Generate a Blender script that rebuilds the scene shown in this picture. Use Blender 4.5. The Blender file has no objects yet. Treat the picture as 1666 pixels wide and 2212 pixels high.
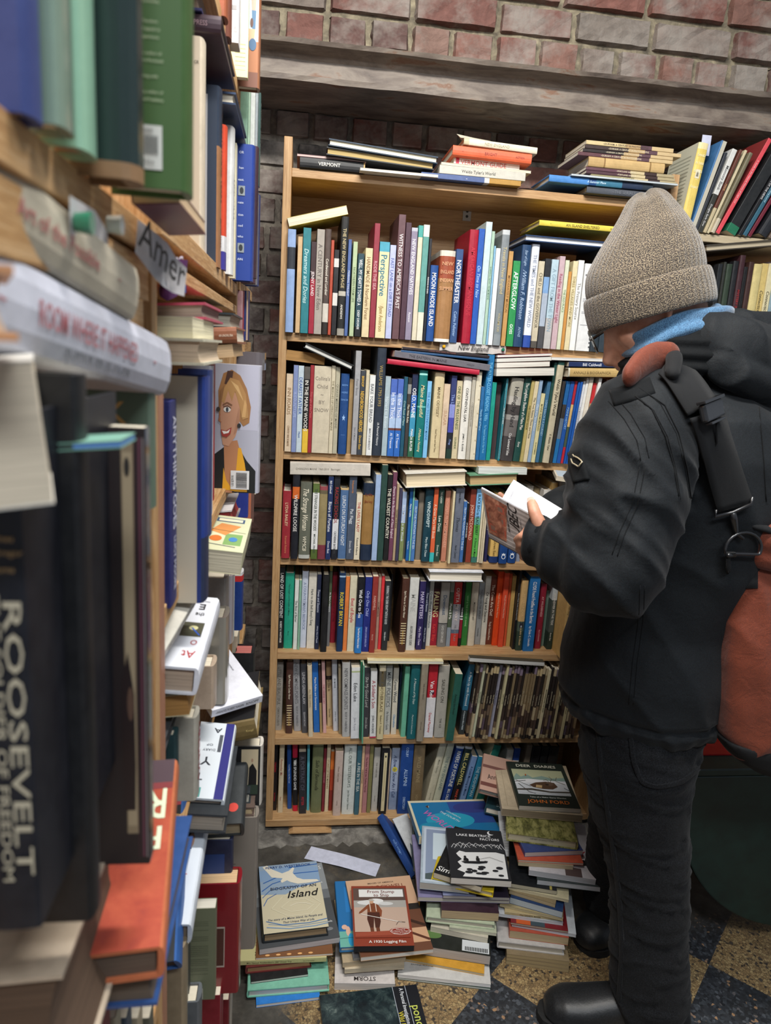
import bpy, bmesh, math, random
from mathutils import Vector, Matrix, Euler
C = bpy.context.scene.collection
random.seed(7)
# ---------------------------------------------------------------- camera
FPX, CX, CY = 1560.0, 833.0, 1106.0
ROLL, PITCH, YAW = math.atan(0.0615), math.radians(12.4), math.radians(7.5)
CF = Vector((math.sin(YAW)*math.cos(PITCH), math.cos(YAW)*math.cos(PITCH), -math.sin(PITCH)))
_r = Vector((math.cos(YAW), -math.sin(YAW), 0)); _u = _r.cross(CF)
CR = _r*math.cos(ROLL)+_u*math.sin(ROLL); CU = -_r*math.sin(ROLL)+_u*math.cos(ROLL)
CO = Vector((0, 0, 1.45))
cam = bpy.data.cameras.new('camera'); co = bpy.data.objects.new('camera', cam); C.objects.link(co)
m = Matrix((CR, CU, -CF)).transposed().to_4x4(); m.translation = CO; co.matrix_world = m
cam.sensor_fit = 'VERTICAL'; cam.sensor_height = 34.6; cam.lens = 34.6*FPX/2212
cam.clip_start = 0.02
cam.dof.use_dof = True; cam.dof.focus_distance = 1.75; cam.dof.aperture_fstop = 7.2
bpy.context.scene.camera = co
# ---------------------------------------------------------------- world, lights, exposure
S = bpy.context.scene
S.view_settings.view_transform = 'Standard'; S.view_settings.look = 'None'
S.view_settings.gamma = 1; S.view_settings.use_curve_mapping = False
S.view_settings.exposure = 0.55
W = bpy.data.worlds.new('world'); S.world = W; W.use_nodes = True
W.node_tree.nodes['Background'].inputs[0].default_value = (0.80, 0.88, 1.0, 1)
W.node_tree.nodes['Background'].inputs[1].default_value = 0.20
def area(name, loc, rot, sx, sy, power, col):
    l = bpy.data.lights.new(name, 'AREA'); l.shape = 'RECTANGLE'; l.size = sx; l.size_y = sy
    l.energy = power; l.color = col
    o = bpy.data.objects.new(name, l); o.location = loc; o.rotation_euler = rot; C.objects.link(o)
    return o
area('ceiling_lamp_front', (0.15, 0.70, 2.80), (math.radians(12), 0, 0), 1.2, 0.16, 40, (1.0, 0.96, 0.90))
area('ceiling_lamp_rear', (0.35, -0.9, 2.95), (math.radians(20), 0, 0), 1.2, 0.3, 30, (0.93, 0.97, 1.0))
# ---------------------------------------------------------------- pixel <-> world helpers (used to read real positions off the photograph)
def ray(x, y): return CF+CR*((x-CX)/FPX)-CU*((y-CY)/FPX)
def atY(x, y, Y): d = ray(x, y); return CO+d*((Y-CO.y)/d.y)
def atX(x, y, X): d = ray(x, y); return CO+d*((X-CO.x)/d.x)
def atZ(x, y, Z): d = ray(x, y); return CO+d*((Z-CO.z)/d.z)
def proj(p):
    v = Vector(p)-CO; z = v.dot(CF); return (CX+FPX*v.dot(CR)/z, CY-FPX*v.dot(CU)/z)
def along(P, D, px=None, py=None):
    """parameter s where P+s*D projects to column px (or row py)"""
    v = P-CO
    if px is not None: k = (px-CX)/FPX; A = CR
    else: k = -(py-CY)/FPX; A = CU
    a = v.dot(A)-k*v.dot(CF); b = D.dot(A)-k*D.dot(CF)
    return -a/b
# ---------------------------------------------------------------- materials
def lin(h):
    h = h.lstrip('#'); r = []
    for i in (0, 2, 4):
        c = int(h[i:i+2], 16)/255
        r.append(c/12.92 if c <= 0.04045 else ((c+0.055)/1.055)**2.4)
    return tuple(r)+(1,)
MATS = {}
def nodes(name):
    m = bpy.data.materials.new(name); m.use_nodes = True
    nt = m.node_tree; b = nt.nodes['Principled BSDF']; return m, nt, b
def N(nt, t, **k):
    n = nt.nodes.new(t)
    for a, v in k.items():
        if a in n.inputs.keys() if isinstance(a, str) else False: n.inputs[a].default_value = v
        else: setattr(n, a, v)
    return n
def ramp(nt, fac, stops):
    r = nt.nodes.new('ShaderNodeValToRGB'); e = r.color_ramp.elements
    while len(e) < len(stops): e.new(0.5)
    for i, (p, c) in enumerate(stops): e[i].position = p; e[i].color = lin(c) if isinstance(c, str) else c
    nt.links.new(fac, r.inputs[0]); return r.outputs[0]
def noise(nt, scale, detail=4, rough=0.6, vec=None, dist=0):
    n = nt.nodes.new('ShaderNodeTexNoise'); n.inputs['Scale'].default_value = scale
    n.inputs['Detail'].default_value = detail; n.inputs['Roughness'].default_value = rough; n.inputs['Distortion'].default_value = dist
    if vec is not None: nt.links.new(vec, n.inputs['Vector'])
    return n.outputs['Fac']
def coords(nt, kind='Object', scale=(1, 1, 1), rot=(0, 0, 0)):
    t = nt.nodes.new('ShaderNodeTexCoord'); mp = nt.nodes.new('ShaderNodeMapping')
    mp.inputs['Scale'].default_value = scale; mp.inputs['Rotation'].default_value = rot
    nt.links.new(t.outputs[kind], mp.inputs['Vector']); return mp.outputs[0]
def mixc(nt, fac, a, b, blend='MIX'):
    x = nt.nodes.new('ShaderNodeMix'); x.data_type = 'RGBA'; x.blend_type = blend
    def put(s, v):
        if isinstance(v, (int, float)): s.default_value = v
        elif isinstance(v, str): s.default_value = lin(v)
        elif isinstance(v, tuple): s.default_value = v
        else: nt.links.new(v, s)
    put(x.inputs[0], fac); put(x.inputs[6], a); put(x.inputs[7], b); return x.outputs[2]
def bump(nt, b, h, dist=0.001, strength=0.6):
    n = nt.nodes.new('ShaderNodeBump'); n.inputs['Strength'].default_value = strength; n.inputs['Distance'].default_value = dist
    nt.links.new(h, n.inputs['Height']); nt.links.new(n.outputs[0], b.inputs['Normal'])
def flat(hexc, rough=0.45, spec=0.4):
    """printed paper / cloth: base colour with slight scuffing"""
    k = ('f', hexc, rough)
    if k in MATS: return MATS[k]
    m, nt, b = nodes('print_'+hexc.strip('#'))
    v = coords(nt, 'Object')
    c = lin(hexc)
    f = noise(nt, 55, 3, 0.7, v)
    lo = tuple(x*0.86 for x in c[:3])+(1,); hi = tuple(min(1, x*1.06+0.008) for x in c[:3])+(1,)
    nt.links.new(ramp(nt, f, [(0.3, lo), (0.7, hi)]), b.inputs['Base Color'])
    b.inputs['Roughness'].default_value = rough; b.inputs['Specular IOR Level'].default_value = spec
    MATS[k] = m; return m
def ink(hexc, rough=0.5):
    k = ('i', hexc, rough)
    if k in MATS: return MATS[k]
    m, nt, b = nodes('ink_'+hexc.strip('#')); b.inputs['Base Color'].default_value = lin(hexc)
    b.inputs['Roughness'].default_value = rough
    MATS[k] = m; return m
def gloss(hexc, rough=0.2, name='gloss'):
    k = ('g', hexc, rough)
    if k in MATS: return MATS[k]
    m, nt, b = nodes(name+'_'+hexc.strip('#'))
    v = coords(nt, 'Object'); f = noise(nt, 18, 4, 0.6, v)
    b.inputs['Base Color'].default_value = lin(hexc)
    b.inputs['Roughness'].default_value = rough; b.inputs['Coat Weight'].default_value = 0.6; b.inputs['Coat Roughness'].default_value = 0.12
    bump(nt, b, f, 0.004, 0.25)
    MATS[k] = m; return m
def mottled(name, stops, scale=12, rough=0.4, stretch=(1, 1, 1), detail=6):
    k = ('m', name)
    if k in MATS: return MATS[k]
    m, nt, b = nodes(name); v = coords(nt, 'Object', stretch)
    nt.links.new(ramp(nt, noise(nt, scale, detail, 0.65, v, 0.4), stops), b.inputs['Base Color'])
    b.inputs['Roughness'].default_value = rough
    MATS[k] = m; return m
def pages_mat(hexc):
    k = ('p', hexc)
    if k in MATS: return MATS[k]
    m, nt, b = nodes('page_edges_'+hexc.strip('#'))
    v = coords(nt, 'Object', (900, 9, 9)); f = noise(nt, 1.0, 2, 0.5, v)
    c = lin(hexc); lo = tuple(x*0.72 for x in c[:3])+(1,)
    nt.links.new(ramp(nt, f, [(0.30, lo), (0.58, c)]), b.inputs['Base Color'])
    b.inputs['Roughness'].default_value = 0.85; bump(nt, b, f, 0.0006, 0.5)
    MATS[k] = m; return m
def wood(name, stops, scale=(3, 3, 40), rough=0.55, wave=6):
    k = ('w', name)
    if k in MATS: return MATS[k]
    m, nt, b = nodes(name)
    v = coords(nt, 'Object', scale)
    f = noise(nt, wave, 6, 0.65, v, 1.2)
    v2 = coords(nt, 'Object', (scale[0]*9, scale[1]*9, scale[2]*9)); f2 = noise(nt, 5, 3, 0.6, v2)
    base = ramp(nt, f, stops)
    nt.links.new(mixc(nt, 0.35, base, ramp(nt, f2, [(0.3, '#8c7660'), (0.7, '#ffffff')]), 'MULTIPLY'), b.inputs['Base Color'])
    b.inputs['Roughness'].default_value = rough; bump(nt, b, f2, 0.001, 0.3)
    MATS[k] = m; return m
PLY = [(0.30, '#a87f54'), (0.5, '#c49d6e'), (0.72, '#d3b084')]
PINE = [(0.30, '#a97c4c'), (0.48, '#c69b66'), (0.60, '#d8b384'), (0.72, '#b88a58')]
wood_x = wood('birch_plywood_along', PLY, (1.2, 14, 40), 0.5)
wood_z = wood('birch_plywood_upright', PLY, (40, 14, 1.2), 0.5)
pine_y = wood('raw_pine_along', PINE, (30, 1.5, 26), 0.6)
pine_z = wood('raw_pine_upright', PINE, (30, 26, 1.5), 0.6)
paint_z = wood('pinkish_worn_upright', [(0.3, '#a3745a'), (0.6, '#b98468'), (0.8, '#c4957c')], (30, 26, 1.5), 0.5)
# ---------------------------------------------------------------- mesh helpers
class MB:
    def __init__(s): s.v = []; s.f = []; s.mi = []; s.mats = []; s.T = Matrix.Identity(4)
    def mat(s, m):
        if m not in s.mats: s.mats.append(m)
        return s.mats.index(m)
    def add(s, vs, fs, m):
        i = len(s.v); k = s.mat(m)
        s.v += [tuple(s.T @ Vector(v)) for v in vs]; s.f += [tuple(a+i for a in f) for f in fs]; s.mi += [k]*len(fs)
    def box(s, a, b, m):
        x0, y0, z0 = a; x1, y1, z1 = b
        s.add([(x0, y0, z0), (x1, y0, z0), (x1, y1, z0), (x0, y1, z0), (x0, y0, z1), (x1, y0, z1), (x1, y1, z1), (x0, y1, z1)],
              [(0, 3, 2, 1), (4, 5, 6, 7), (0, 1, 5, 4), (1, 2, 6, 5), (2, 3, 7, 6), (3, 0, 4, 7)], m)
    def poly(s, pts, m): s.add(pts, [tuple(range(len(pts)))], m)
    def tube(s, pts, r, m, n=8, closed=False, flatk=1.0):
        pts = [Vector(p) for p in pts]; L = len(pts); rr = r if isinstance(r, (list, tuple)) else [r]*L
        vs = []; up = Vector((0, 0, 1)); prev = None
        for i, p in enumerate(pts):
            d = (pts[min(i+1, L-1)]-pts[max(i-1, 0)]) if not closed else (pts[(i+1) % L]-pts[i-1])
            d.normalize()
            if prev is None:
                a = d.cross(up) if abs(d.dot(up)) < 0.95 else d.cross(Vector((1, 0, 0)))
            else: a = prev-d*prev.dot(d)
            a.normalize(); prev = a; b = d.cross(a)
            for k in range(n):
                t = 2*math.pi*k/n; vs.append(tuple(p+a*math.cos(t)*rr[i]+b*math.sin(t)*rr[i]*flatk))
        fs = []
        for i in range(L if closed else L-1):
            j = (i+1) % L
            for k in range(n): fs.append((i*n+k, i*n+(k+1) % n, j*n+(k+1) % n, j*n+k))
        if not closed: fs += [tuple(range(n-1, -1, -1)), tuple((L-1)*n+k for k in range(n))]
        s.add(vs, fs, m)
    def build(s, name, parent=None, smooth=False, bevel=0):
        me = bpy.data.meshes.new(name); me.from_pydata(s.v, [], s.f)
        for m in s.mats: me.materials.append(m)
        me.polygons.foreach_set('material_index', s.mi)
        if smooth: me.polygons.foreach_set('use_smooth', [True]*len(s.f))
        me.update()
        o = bpy.data.objects.new(name, me); C.objects.link(o)
        if parent: o.parent = parent
        if bevel:
            md = o.modifiers.new('bevel', 'BEVEL'); md.width = bevel; md.segments = 2; md.limit_method = 'ANGLE'
        return o
def empty(name, M, parent=None):
    o = bpy.data.objects.new(name, None); C.objects.link(o); o.empty_display_size = 0.02
    o.matrix_world = M if isinstance(M, Matrix) else Matrix.Translation(M)
    if parent: o.parent = parent
    return o
def tag(o, label, cat, group=None):
    o['label'] = label; o['category'] = cat
    if group: o['group'] = group
    return o
def struct(o): o['kind'] = 'structure'; return o
# ---------------------------------------------------------------- lettering
TXT = {}
def glyphs(s):
    if s in TXT: return TXT[s]
    cu = bpy.data.curves.new('t', 'FONT'); cu.body = s; cu.resolution_u = 2; cu.size = 1; cu.offset = 0.008
    o = bpy.data.objects.new('t', cu); C.objects.link(o)
    bpy.context.view_layer.update()
    me = o.to_mesh()
    vs = [(v.co.x, v.co.y) for v in me.vertices]; fs = [tuple(p.vertices) for p in me.polygons]
    o.to_mesh_clear(); bpy.data.objects.remove(o); bpy.data.curves.remove(cu)
    if not vs: TXT[s] = ([], [], 1); return TXT[s]
    x0 = min(v[0] for v in vs); x1 = max(v[0] for v in vs); y0 = 0.0; y1 = 0.72
    vs = [((v[0]-x0)/(y1-y0), (v[1]-y0)/(y1-y0)) for v in vs]
    TXT[s] = (vs, fs, (x1-x0)/(y1-y0)); return TXT[s]
def put_text(mb, s, P, X, Yv, n, hgt, length, m, shear=0.0, center=True, maxw=1.25):
    """letters with cap height hgt fitted to length; P = centre of the line; X text direction, Yv up, n outward normal"""
    vs, fs, L = glyphs(s)
    if not vs: return
    sx = hgt
    if length and length < 0: sx = -length/L
    elif length and L*hgt > length: sx = length/L
    if length and length > 0 and sx < 0.55*hgt: hgt = sx/0.55
    w = L*sx
    P = Vector(P); X = Vector(X); Yv = Vector(Yv); n = Vector(n)
    o = P-X*(w/2 if center else 0)-Yv*(hgt/2)
    mb.add([tuple(o+X*(v[0]*sx+v[1]*hgt*shear)+Yv*(v[1]*hgt)+n*0.00025) for v in vs], fs, m)
# ---------------------------------------------------------------- books
# local frame: spine at y=0 facing -y, height along z, thickness along x (front cover at x=t), fore edge at y=w
UP = {'front': None}
BOOKS = []
def cover_mesh(t, w, h, kind, cols, rnd=0.10, back=None, sleeve=False):
    mb = MB(); b = 0.0026 if kind == 'h' else 0.0007
    b = min(b, t*0.3)
    out = []
    if kind == 'h':
        out.append((0, w)); out.append((0, 0.006)); k = rnd*t+0.001
        for i in range(7):
            a = math.pi*i/6; out.append((t/2-t/2*math.cos(a)*(1 if 0 < i < 6 else 0.985), -k*math.sin(a)))
        out.append((t, 0.006)); out.append((t, w))
    else:
        r = min(0.0012, t*0.2)
        out = [(0, w), (0, r), (r*0.3, r*0.3), (r, 0), (t-r, 0), (t-r*0.3, r*0.3), (t, r), (t, w)]
    n = len(out); inn = []
    for i, (x, y) in enumerate(out):
        xi = min(max(x, b), t-b); yi = y if i in (0, n-1) else y+b
        if i not in (0, n-1): yi = max(y+b, b*0.5)
        inn.append((xi, yi))
    zs = [0]; 
    for f, c in cols[:-1]: zs.append(f*h)
    zs.append(h)
    for k in range(len(zs)-1):
        z0, z1 = zs[k], zs[k+1]; m = cols[k][1]
        if isinstance(m, str): m = flat(m)
        vs = []; 
        for (x, y) in out: vs += [(x, y, z0), (x, y, z1)]
        fs = [(2*i, 2*i+2, 2*i+3, 2*i+1) for i in range(n-1)]
        mb.add(vs, fs, m)
        vs = []
        for (x, y) in inn: vs += [(x, y, z0), (x, y, z1)]
        mb.add(vs, [(2*i, 2*i+1, 2*i+3, 2*i+2) for i in range(n-1)], m)
        mb.add([(out[0][0], w, z0), (inn[0][0], w, z0), (inn[0][0], w, z1), (out[0][0], w, z1)], [(0, 1, 2, 3)], m)
        mb.add([(out[-1][0], w, z0), (inn[-1][0], w, z0), (inn[-1][0], w, z1), (out[-1][0], w, z1)], [(3, 2, 1, 0)], m)
        if k == 0:
            for i in range(n-1):
                mb.add([out[i]+(0,), inn[i]+(0,), inn[i+1]+(0,), out[i+1]+(0,)], [(0, 1, 2, 3)], m)
        if k == len(zs)-2:
            for i in range(n-1):
                mb.add([out[i]+(h,), out[i+1]+(h,), inn[i+1]+(h,), inn[i]+(h,)], [(0, 1, 2, 3)], m)
    return mb
def page_mesh(t, w, h, kind, pc):
    mb = MB(); b = 0.0026 if kind == 'h' else 0.0007
    b = min(b, t*0.3); m = pages_mat(pc); ins = 0.0032 if kind == 'h' else 0.0004
    if t < 0.008: ins = min(ins, 0.0015)
    x0, x1, y0, y1, z0, z1 = b, t-b, b, w-ins, ins, h-ins
    if kind == 'h' and t > 0.015:   # concave fore edge
        pts = [(x0, y0), (x1, y0)]; q = 0.10*t
        for i in range(7):
            a = i/6; pts.append((x1+(x0-x1)*a, y1-q*math.sin(math.pi*a)))
        n = len(pts); vs = [p+(z0,) for p in pts]+[p+(z1,) for p in pts]
        mb.add(vs, [tuple(range(n-1, -1, -1)), tuple(range(n, 2*n))]+[(i, (i+1) % n, n+(i+1) % n, n+i) for i in range(n)], m)
    else: mb.box((x0, y0, z0), (x1, y1, z1), m)
    return mb
def spine_text(mb, title, t, h, kind, tcol, rnd=0.10, flip=False, size=0.55, extra=None):
    """title: 'MAIN|SUB', a leading ^ makes stacked horizontal lines, a leading / italic"""
    k = (rnd*t+0.001) if kind == 'h' else 0
    y = -k-0.0002
    sh = 0
    tc = tcol.split(',')
    if title.startswith('^'):
        parts = title[1:].split('|'); n = len(parts)
        for i, s in enumerate(parts):
            put_text(mb, s, (t/2, y, h*(0.86-0.09*i)), (1, 0, 0), (0, 0, 1), (0, -1, 0), min(0.011, t*0.22), t*0.84, ink(tc[0]))
        return
    X, Yv = (Vector((0, 0, -1)), Vector((1, 0, 0))) if not flip else (Vector((0, 0, 1)), Vector((-1, 0, 0)))
    if title.startswith('/'): sh = 0.25; title = title[1:]
    parts = title.split('|')
    spans = {1: [(0.10, 0.80)], 2: [(0.07, 0.62), (0.66, 0.93)], 3: [(0.05, 0.20), (0.24, 0.72), (0.76, 0.94)]}[min(3, len(parts))]
    if flip: spans = [(1-b, 1-a) for a, b in spans][::1]
    for i, s in enumerate(parts[:3]):
        a, b = spans[i]; L = (b-a)*h
        sz = t*size*(1 if i == (1 if len(parts) == 3 else 0) else 0.66)
        if kind == 'h': sz *= 0.8
        zc = h*(1-(a+b)/2)
        if len(s) < 13 and i == 0 and len(parts) > 1: zc = zc
        yield_mb = mb if i == 0 else MB()
        put_text(yield_mb, s, (t/2, y, zc), X, Yv, (0, -1, 0), sz, L, ink(tc[min(i, len(tc)-1)]), sh)
        if i and yield_mb.v: extra.append(yield_mb)
def art_mesh(items, w, h, side, t, off=0.0):
    """flat print on a cover; items in unit cover coordinates (u across, v up), painted in order"""
    mb = MB()
    if side == 'front': f = lambda u, v, e: (t+e, u*w, v*h); X = (0, 1, 0); n = (1, 0, 0)
    elif side == 'back': f = lambda u, v, e: (-e, (1-u)*w, v*h); X = (0, -1, 0); n = (-1, 0, 0)
    else: f = lambda u, v, e: (u*t, -e-off, v*h); X = (1, 0, 0); n = (0, -1, 0)
    e = 0.00015
    for it in items:
        e += 0.00008
        k = it[0]
        if k == 'r':
            _, u0, v0, u1, v1, c = it; mb.poly([f(u0, v0, e), f(u1, v0, e), f(u1, v1, e), f(u0, v1, e)], ink(c) if isinstance(c, str) else c)
        elif k == 'p': mb.poly([f(u, v, e) for u, v in it[1]], ink(it[2]) if isinstance(it[2], str) else it[2])
        elif k == 'e':
            _, u, v, a, b, c = it; mb.poly([f(u+a*math.cos(q*math.pi/12), v+b*math.sin(q*math.pi/12), e) for q in range(24)], ink(c) if isinstance(c, str) else c)
        elif k == 'l':      # polyline with width (fraction of w)
            _, pts, wd, c = it; mm = ink(c)
            for (a, b) in zip(pts[:-1], pts[1:]):
                dx, dy = (b[0]-a[0])*w, (b[1]-a[1])*h; L = math.hypot(dx, dy) or 1; nx, ny = -dy/L*wd/2, dx/L*wd*w/h/2
                nx, ny = -dy/L*wd/2, dx/L*wd/2*w/h
                mb.poly([f(a[0]+nx, a[1]+ny, e), f(a[0]-nx, a[1]-ny, e), f(b[0]-nx, b[1]-ny, e), f(b[0]+nx, b[1]+ny, e)], mm)
        elif k == 't':      # text: (t, string, uc, vc, cap height fraction of h, max length fraction of w, colour[, shear[, angle]])
            _, s, u, v, hh, ll, c = it[:7]; sh = it[7] if len(it) > 7 else 0; an = it[8] if len(it) > 8 else 0
            Xv = Vector(X); Z = Vector((0, 0, 1)); ca, sa = math.cos(math.radians(an)), math.sin(math.radians(an))
            P = Vector(f(u, v, e))
            put_text(mb, s, P, Xv*ca+Z*sa, -Xv*sa+Z*ca, n, hh*h, ll*w, ink(c), sh)
    return mb
LABELS = {}
def uniq(l):
    if l in LABELS: LABELS[l] += 1; print('DUPLABEL', l)
    LABELS.setdefault(l, 1)
    if len(l.split()) > 16: print('LONG', len(l.split()), l)
    return l
def book(label, M, t, w, h, col, kind='p', bands=None, pc='#e6dcc6', title=None, tcol='#f0f0f0', group=None, front=None, back=None,
         flip=False, size=0.55, cat='book', name=None, simple=False, rnd=0.10, spine=None, anchor=None):
    """M: world matrix of the local frame; anchor: local point taken as the thing's base"""
    name = name or ('hardcover_book' if kind == 'h' else 'paperback_book')
    cols = bands or [(1, col)]
    root = empty(name, M)
    cover_mesh(t, w, h, kind, cols, rnd).build('cover', root)
    page_mesh(t, w, h, kind, pc).build('page_block', root)
    if title:
        mb = MB(); ex = []; spine_text(mb, title, t, h, kind, tcol, rnd, flip, size, ex)
        if mb.v: mb.build('title_lettering', root)
        for e_ in ex: e_.build('small_lettering', root)
    if spine: art_mesh(spine, w, h, 'spine', t, 0.0 if kind == 'p' else rnd*t+0.001).build('spine_print', root)
    if front: art_mesh(front, w, h, 'front', t).build('cover_print', root)
    if back: art_mesh(back, w, h, 'back', t).build('back_cover_print', root)
    tag(root, uniq(label), cat, group)
    return root
def frame(loc, z=(0, 0, 1), x=(1, 0, 0)):
    """matrix whose local z and x point along z, x"""
    z = Vector(z).normalized(); x = Vector(x); x = (x-z*x.dot(z)).normalized(); y = z.cross(x)
    m = Matrix((x, y, z)).transposed().to_4x4(); m.translation = Vector(loc); return m
def lean(loc, deg): # standing, spine to -Y, leaning by deg to +X
    a = math.radians(deg); return frame(loc, (math.sin(a), 0, math.cos(a)), (math.cos(a), 0, -math.sin(a)))
import colorsys
def cname(hexc):
    r, g, b = [int(hexc[i:i+2], 16)/255 for i in (1, 3, 5)]
    h, s, v = colorsys.rgb_to_hsv(r, g, b); h *= 360
    if v < 0.22: return 'black' if s < 0.6 or v < 0.14 else ('dark blue' if 190 < h < 270 else 'near-black')
    if s < 0.10: return 'white' if v > 0.85 else ('light grey' if v > 0.68 else ('grey' if v > 0.4 else 'dark grey'))
    if s < 0.22 and v > 0.8 and 20 < h < 75: return 'cream'
    if s < 0.30 and 25 < h < 75 and v > 0.55: return 'beige'
    if h < 14 or h > 342:
        return 'pink' if (s < 0.4 and v > 0.7) else ('maroon' if v < 0.5 else 'red')
    if h < 40:
        if s > 0.65 and v > 0.8: return 'orange'
        return 'brown' if v < 0.65 else 'tan'
    if h < 68: return 'yellow' if s > 0.4 and v > 0.7 else ('olive' if v < 0.7 else 'pale yellow')
    if h < 160: return ('dark ' if v < 0.45 else ('pale ' if s < 0.35 else ''))+'green'
    if h < 195: return ('dark ' if v < 0.4 else ('pale ' if s < 0.35 else ''))+'teal'
    if h < 262: return 'navy' if v < 0.45 else ('slate blue' if s < 0.3 and v < 0.7 else ('pale blue' if s < 0.35 else 'blue'))
    return 'purple' if v < 0.6 else 'mauve'
ORD = ['', 'first', 'second', 'third', 'fourth', 'fifth', 'sixth', 'seventh', 'eighth', 'ninth', 'tenth', 'eleventh', 'twelfth']
def nth(k): return ORD[k] if k < 13 else ('%dth' % k)
def short(s, n=4): return ' '.join(s.split()[:n])
CLEAR = {1.487: .372, 1.176: .286, .879: .272, .596: .258, .324: .248, .052: .247}
def row_of_books(rows, zs, Yf, ox, oy, sc, rowname, group, jit=0.004, pcs=('#e9e2cf', '#d9cdb2', '#e2d6bd', '#cfc0a0')):
    """rows: (x0, x1, ytop, colour, title, text colour, {opts}) in zoomed pixels"""
    info = []
    prevX = -9; prevlean = 0
    rnd = random.Random(rowname)
    for r in rows:
        x0, x1, yt, col, title, tcol = r[:6]; o = r[6] if len(r) > 6 else {}
        px0, px1, pyt = ox+x0/sc, ox+x1/sc, oy+yt/sc
        Y = Yf+rnd.uniform(-jit, jit)+o.get('dy', 0)
        ln = o.get('lean', 0)
        if 'yb' in o:
            P = atZ(px0, oy+o['yb']/sc, zs); Y = P.y
        base = Vector((0, Y, zs))
        X0 = along(base, Vector((1, 0, 0)), px=px0); X1 = along(base, Vector((1, 0, 0)), px=px1)
        if X0 < prevX: X0 = prevX
        X1 = max(X1, X0+0.0045); a = math.radians(ln)
        if ln > prevlean and prevX > -8:  pass
        D = Vector((math.sin(a), 0, math.cos(a)))
        t = (X1-X0)*math.cos(a)-0.0004
        B = Vector((X0, Y, zs+(t*math.sin(a) if a > 0 else 0)+0.0003))
        if a < 0: B = Vector((X0, Y, zs+0.0003))
        L = along(B, D, py=pyt)
        L = max(0.10, min(0.36, CLEAR.get(round(zs, 3), .36) if o.get('dy', 0) > -.012 else .36, L))
        if a < 0 : pass
        info.append((B, ln, t, L, col, title, tcol, o)); prevX = X1+0.0002; prevlean = ln
    keys = []
    for i in info:
        ti = i[5]; k = None
        if ti and not ti.startswith('~'):
            k = ti.lstrip('^/').split('|')[0]
            if ti[0] == '^': k = ' '.join(ti[1:].split('|')[:2])
        if 'key' in i[7]: k = i[7]['key']
        keys.append(k)
    used = {}
    for n, (B, ln, t, L, col, title, tcol, o) in enumerate(info):
        kind = o.get('k', 'p' if t < 0.02 else 'h')
        cn = o.get('cn', cname(col)); word = 'hardcover' if kind == 'h' else 'paperback'
        if 'label' in o: lab = o['label']
        elif keys[n] and keys[n] not in used and keys.count(keys[n]) == 1:
            lab = "%s %s reading '%s' in the %s" % (cn, word, short(keys[n], 5), rowname)
        else:
            j = n-1; c = 1
            while j >= 0 and not (keys[j] and keys.count(keys[j]) == 1): j -= 1; c += 1
            sz = 'thin ' if t < 0.012 else ''
            if j >= 0: lab = "%s%s book, %s right of '%s' in the %s" % (sz, cn, nth(c), short(keys[j], 3 if c < 13 else 2), rowname.replace(" of the bookcase", ""))
            else: lab = "%s%s book, %s from the left in the %s" % (sz, cn, nth(n+1), rowname)
        title2 = title.lstrip('~') if title else None
        w = o.get('w', min(0.19, max(0.125, L*0.66)))
        bands = o.get('bands')
        book(lab, lean(B, ln), t, w, L, col, kind, bands=[(f, c) for f, c in bands] if bands else None, pc=o.get('pc', rnd.choice(pcs)),
             title=title2, tcol=tcol, group=group, flip=False, size=o.get('size', 0.55), spine=o.get('spine'), rnd=o.get('rnd', 0.10), front=o.get('front'), back=o.get('back'))
# ---------------------------------------------------------------- room
def brick_mat():
    m, nt, b = nodes('old_brick')
    v = coords(nt, 'Object'); at = nt.nodes.new('ShaderNodeAttribute'); at.attribute_name = 'tone'
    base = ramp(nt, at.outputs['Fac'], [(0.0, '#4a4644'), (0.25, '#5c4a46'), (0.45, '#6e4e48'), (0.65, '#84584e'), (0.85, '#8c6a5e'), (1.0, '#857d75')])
    f = noise(nt, 22, 8, 0.7, v, 0.5); f2 = noise(nt, 5, 5, 0.7, v)
    c = mixc(nt, 0.55, base, ramp(nt, f, [(0.3, '#6a6460'), (0.5, '#c0b8b2'), (0.7, '#ffffff')]), 'MULTIPLY')
    st = ramp(nt, f2, [(0.44, (0, 0, 0, 1)), (0.62, (.85, .85, .85, 1))])
    c = mixc(nt, st, c, '#8f8880'); nt.links.new(c, b.inputs['Base Color'])
    b.inputs['Roughness'].default_value = 0.75; bump(nt, b, f, 0.006, 0.9); return m
BRICK = brick_mat()
MORTAR = mottled('old_mortar', [(0.3, '#4c473e'), (0.5, '#79715f'), (0.7, '#a0967e')], 30, 0.95)
DMORTAR = mottled('sooty_mortar', [(0.3, '#47433e'), (0.5, '#6c665e'), (0.75, '#938c80')], 30, 0.95)  # greyer, slightly darker mortar colour for the wall below the lintel
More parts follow.
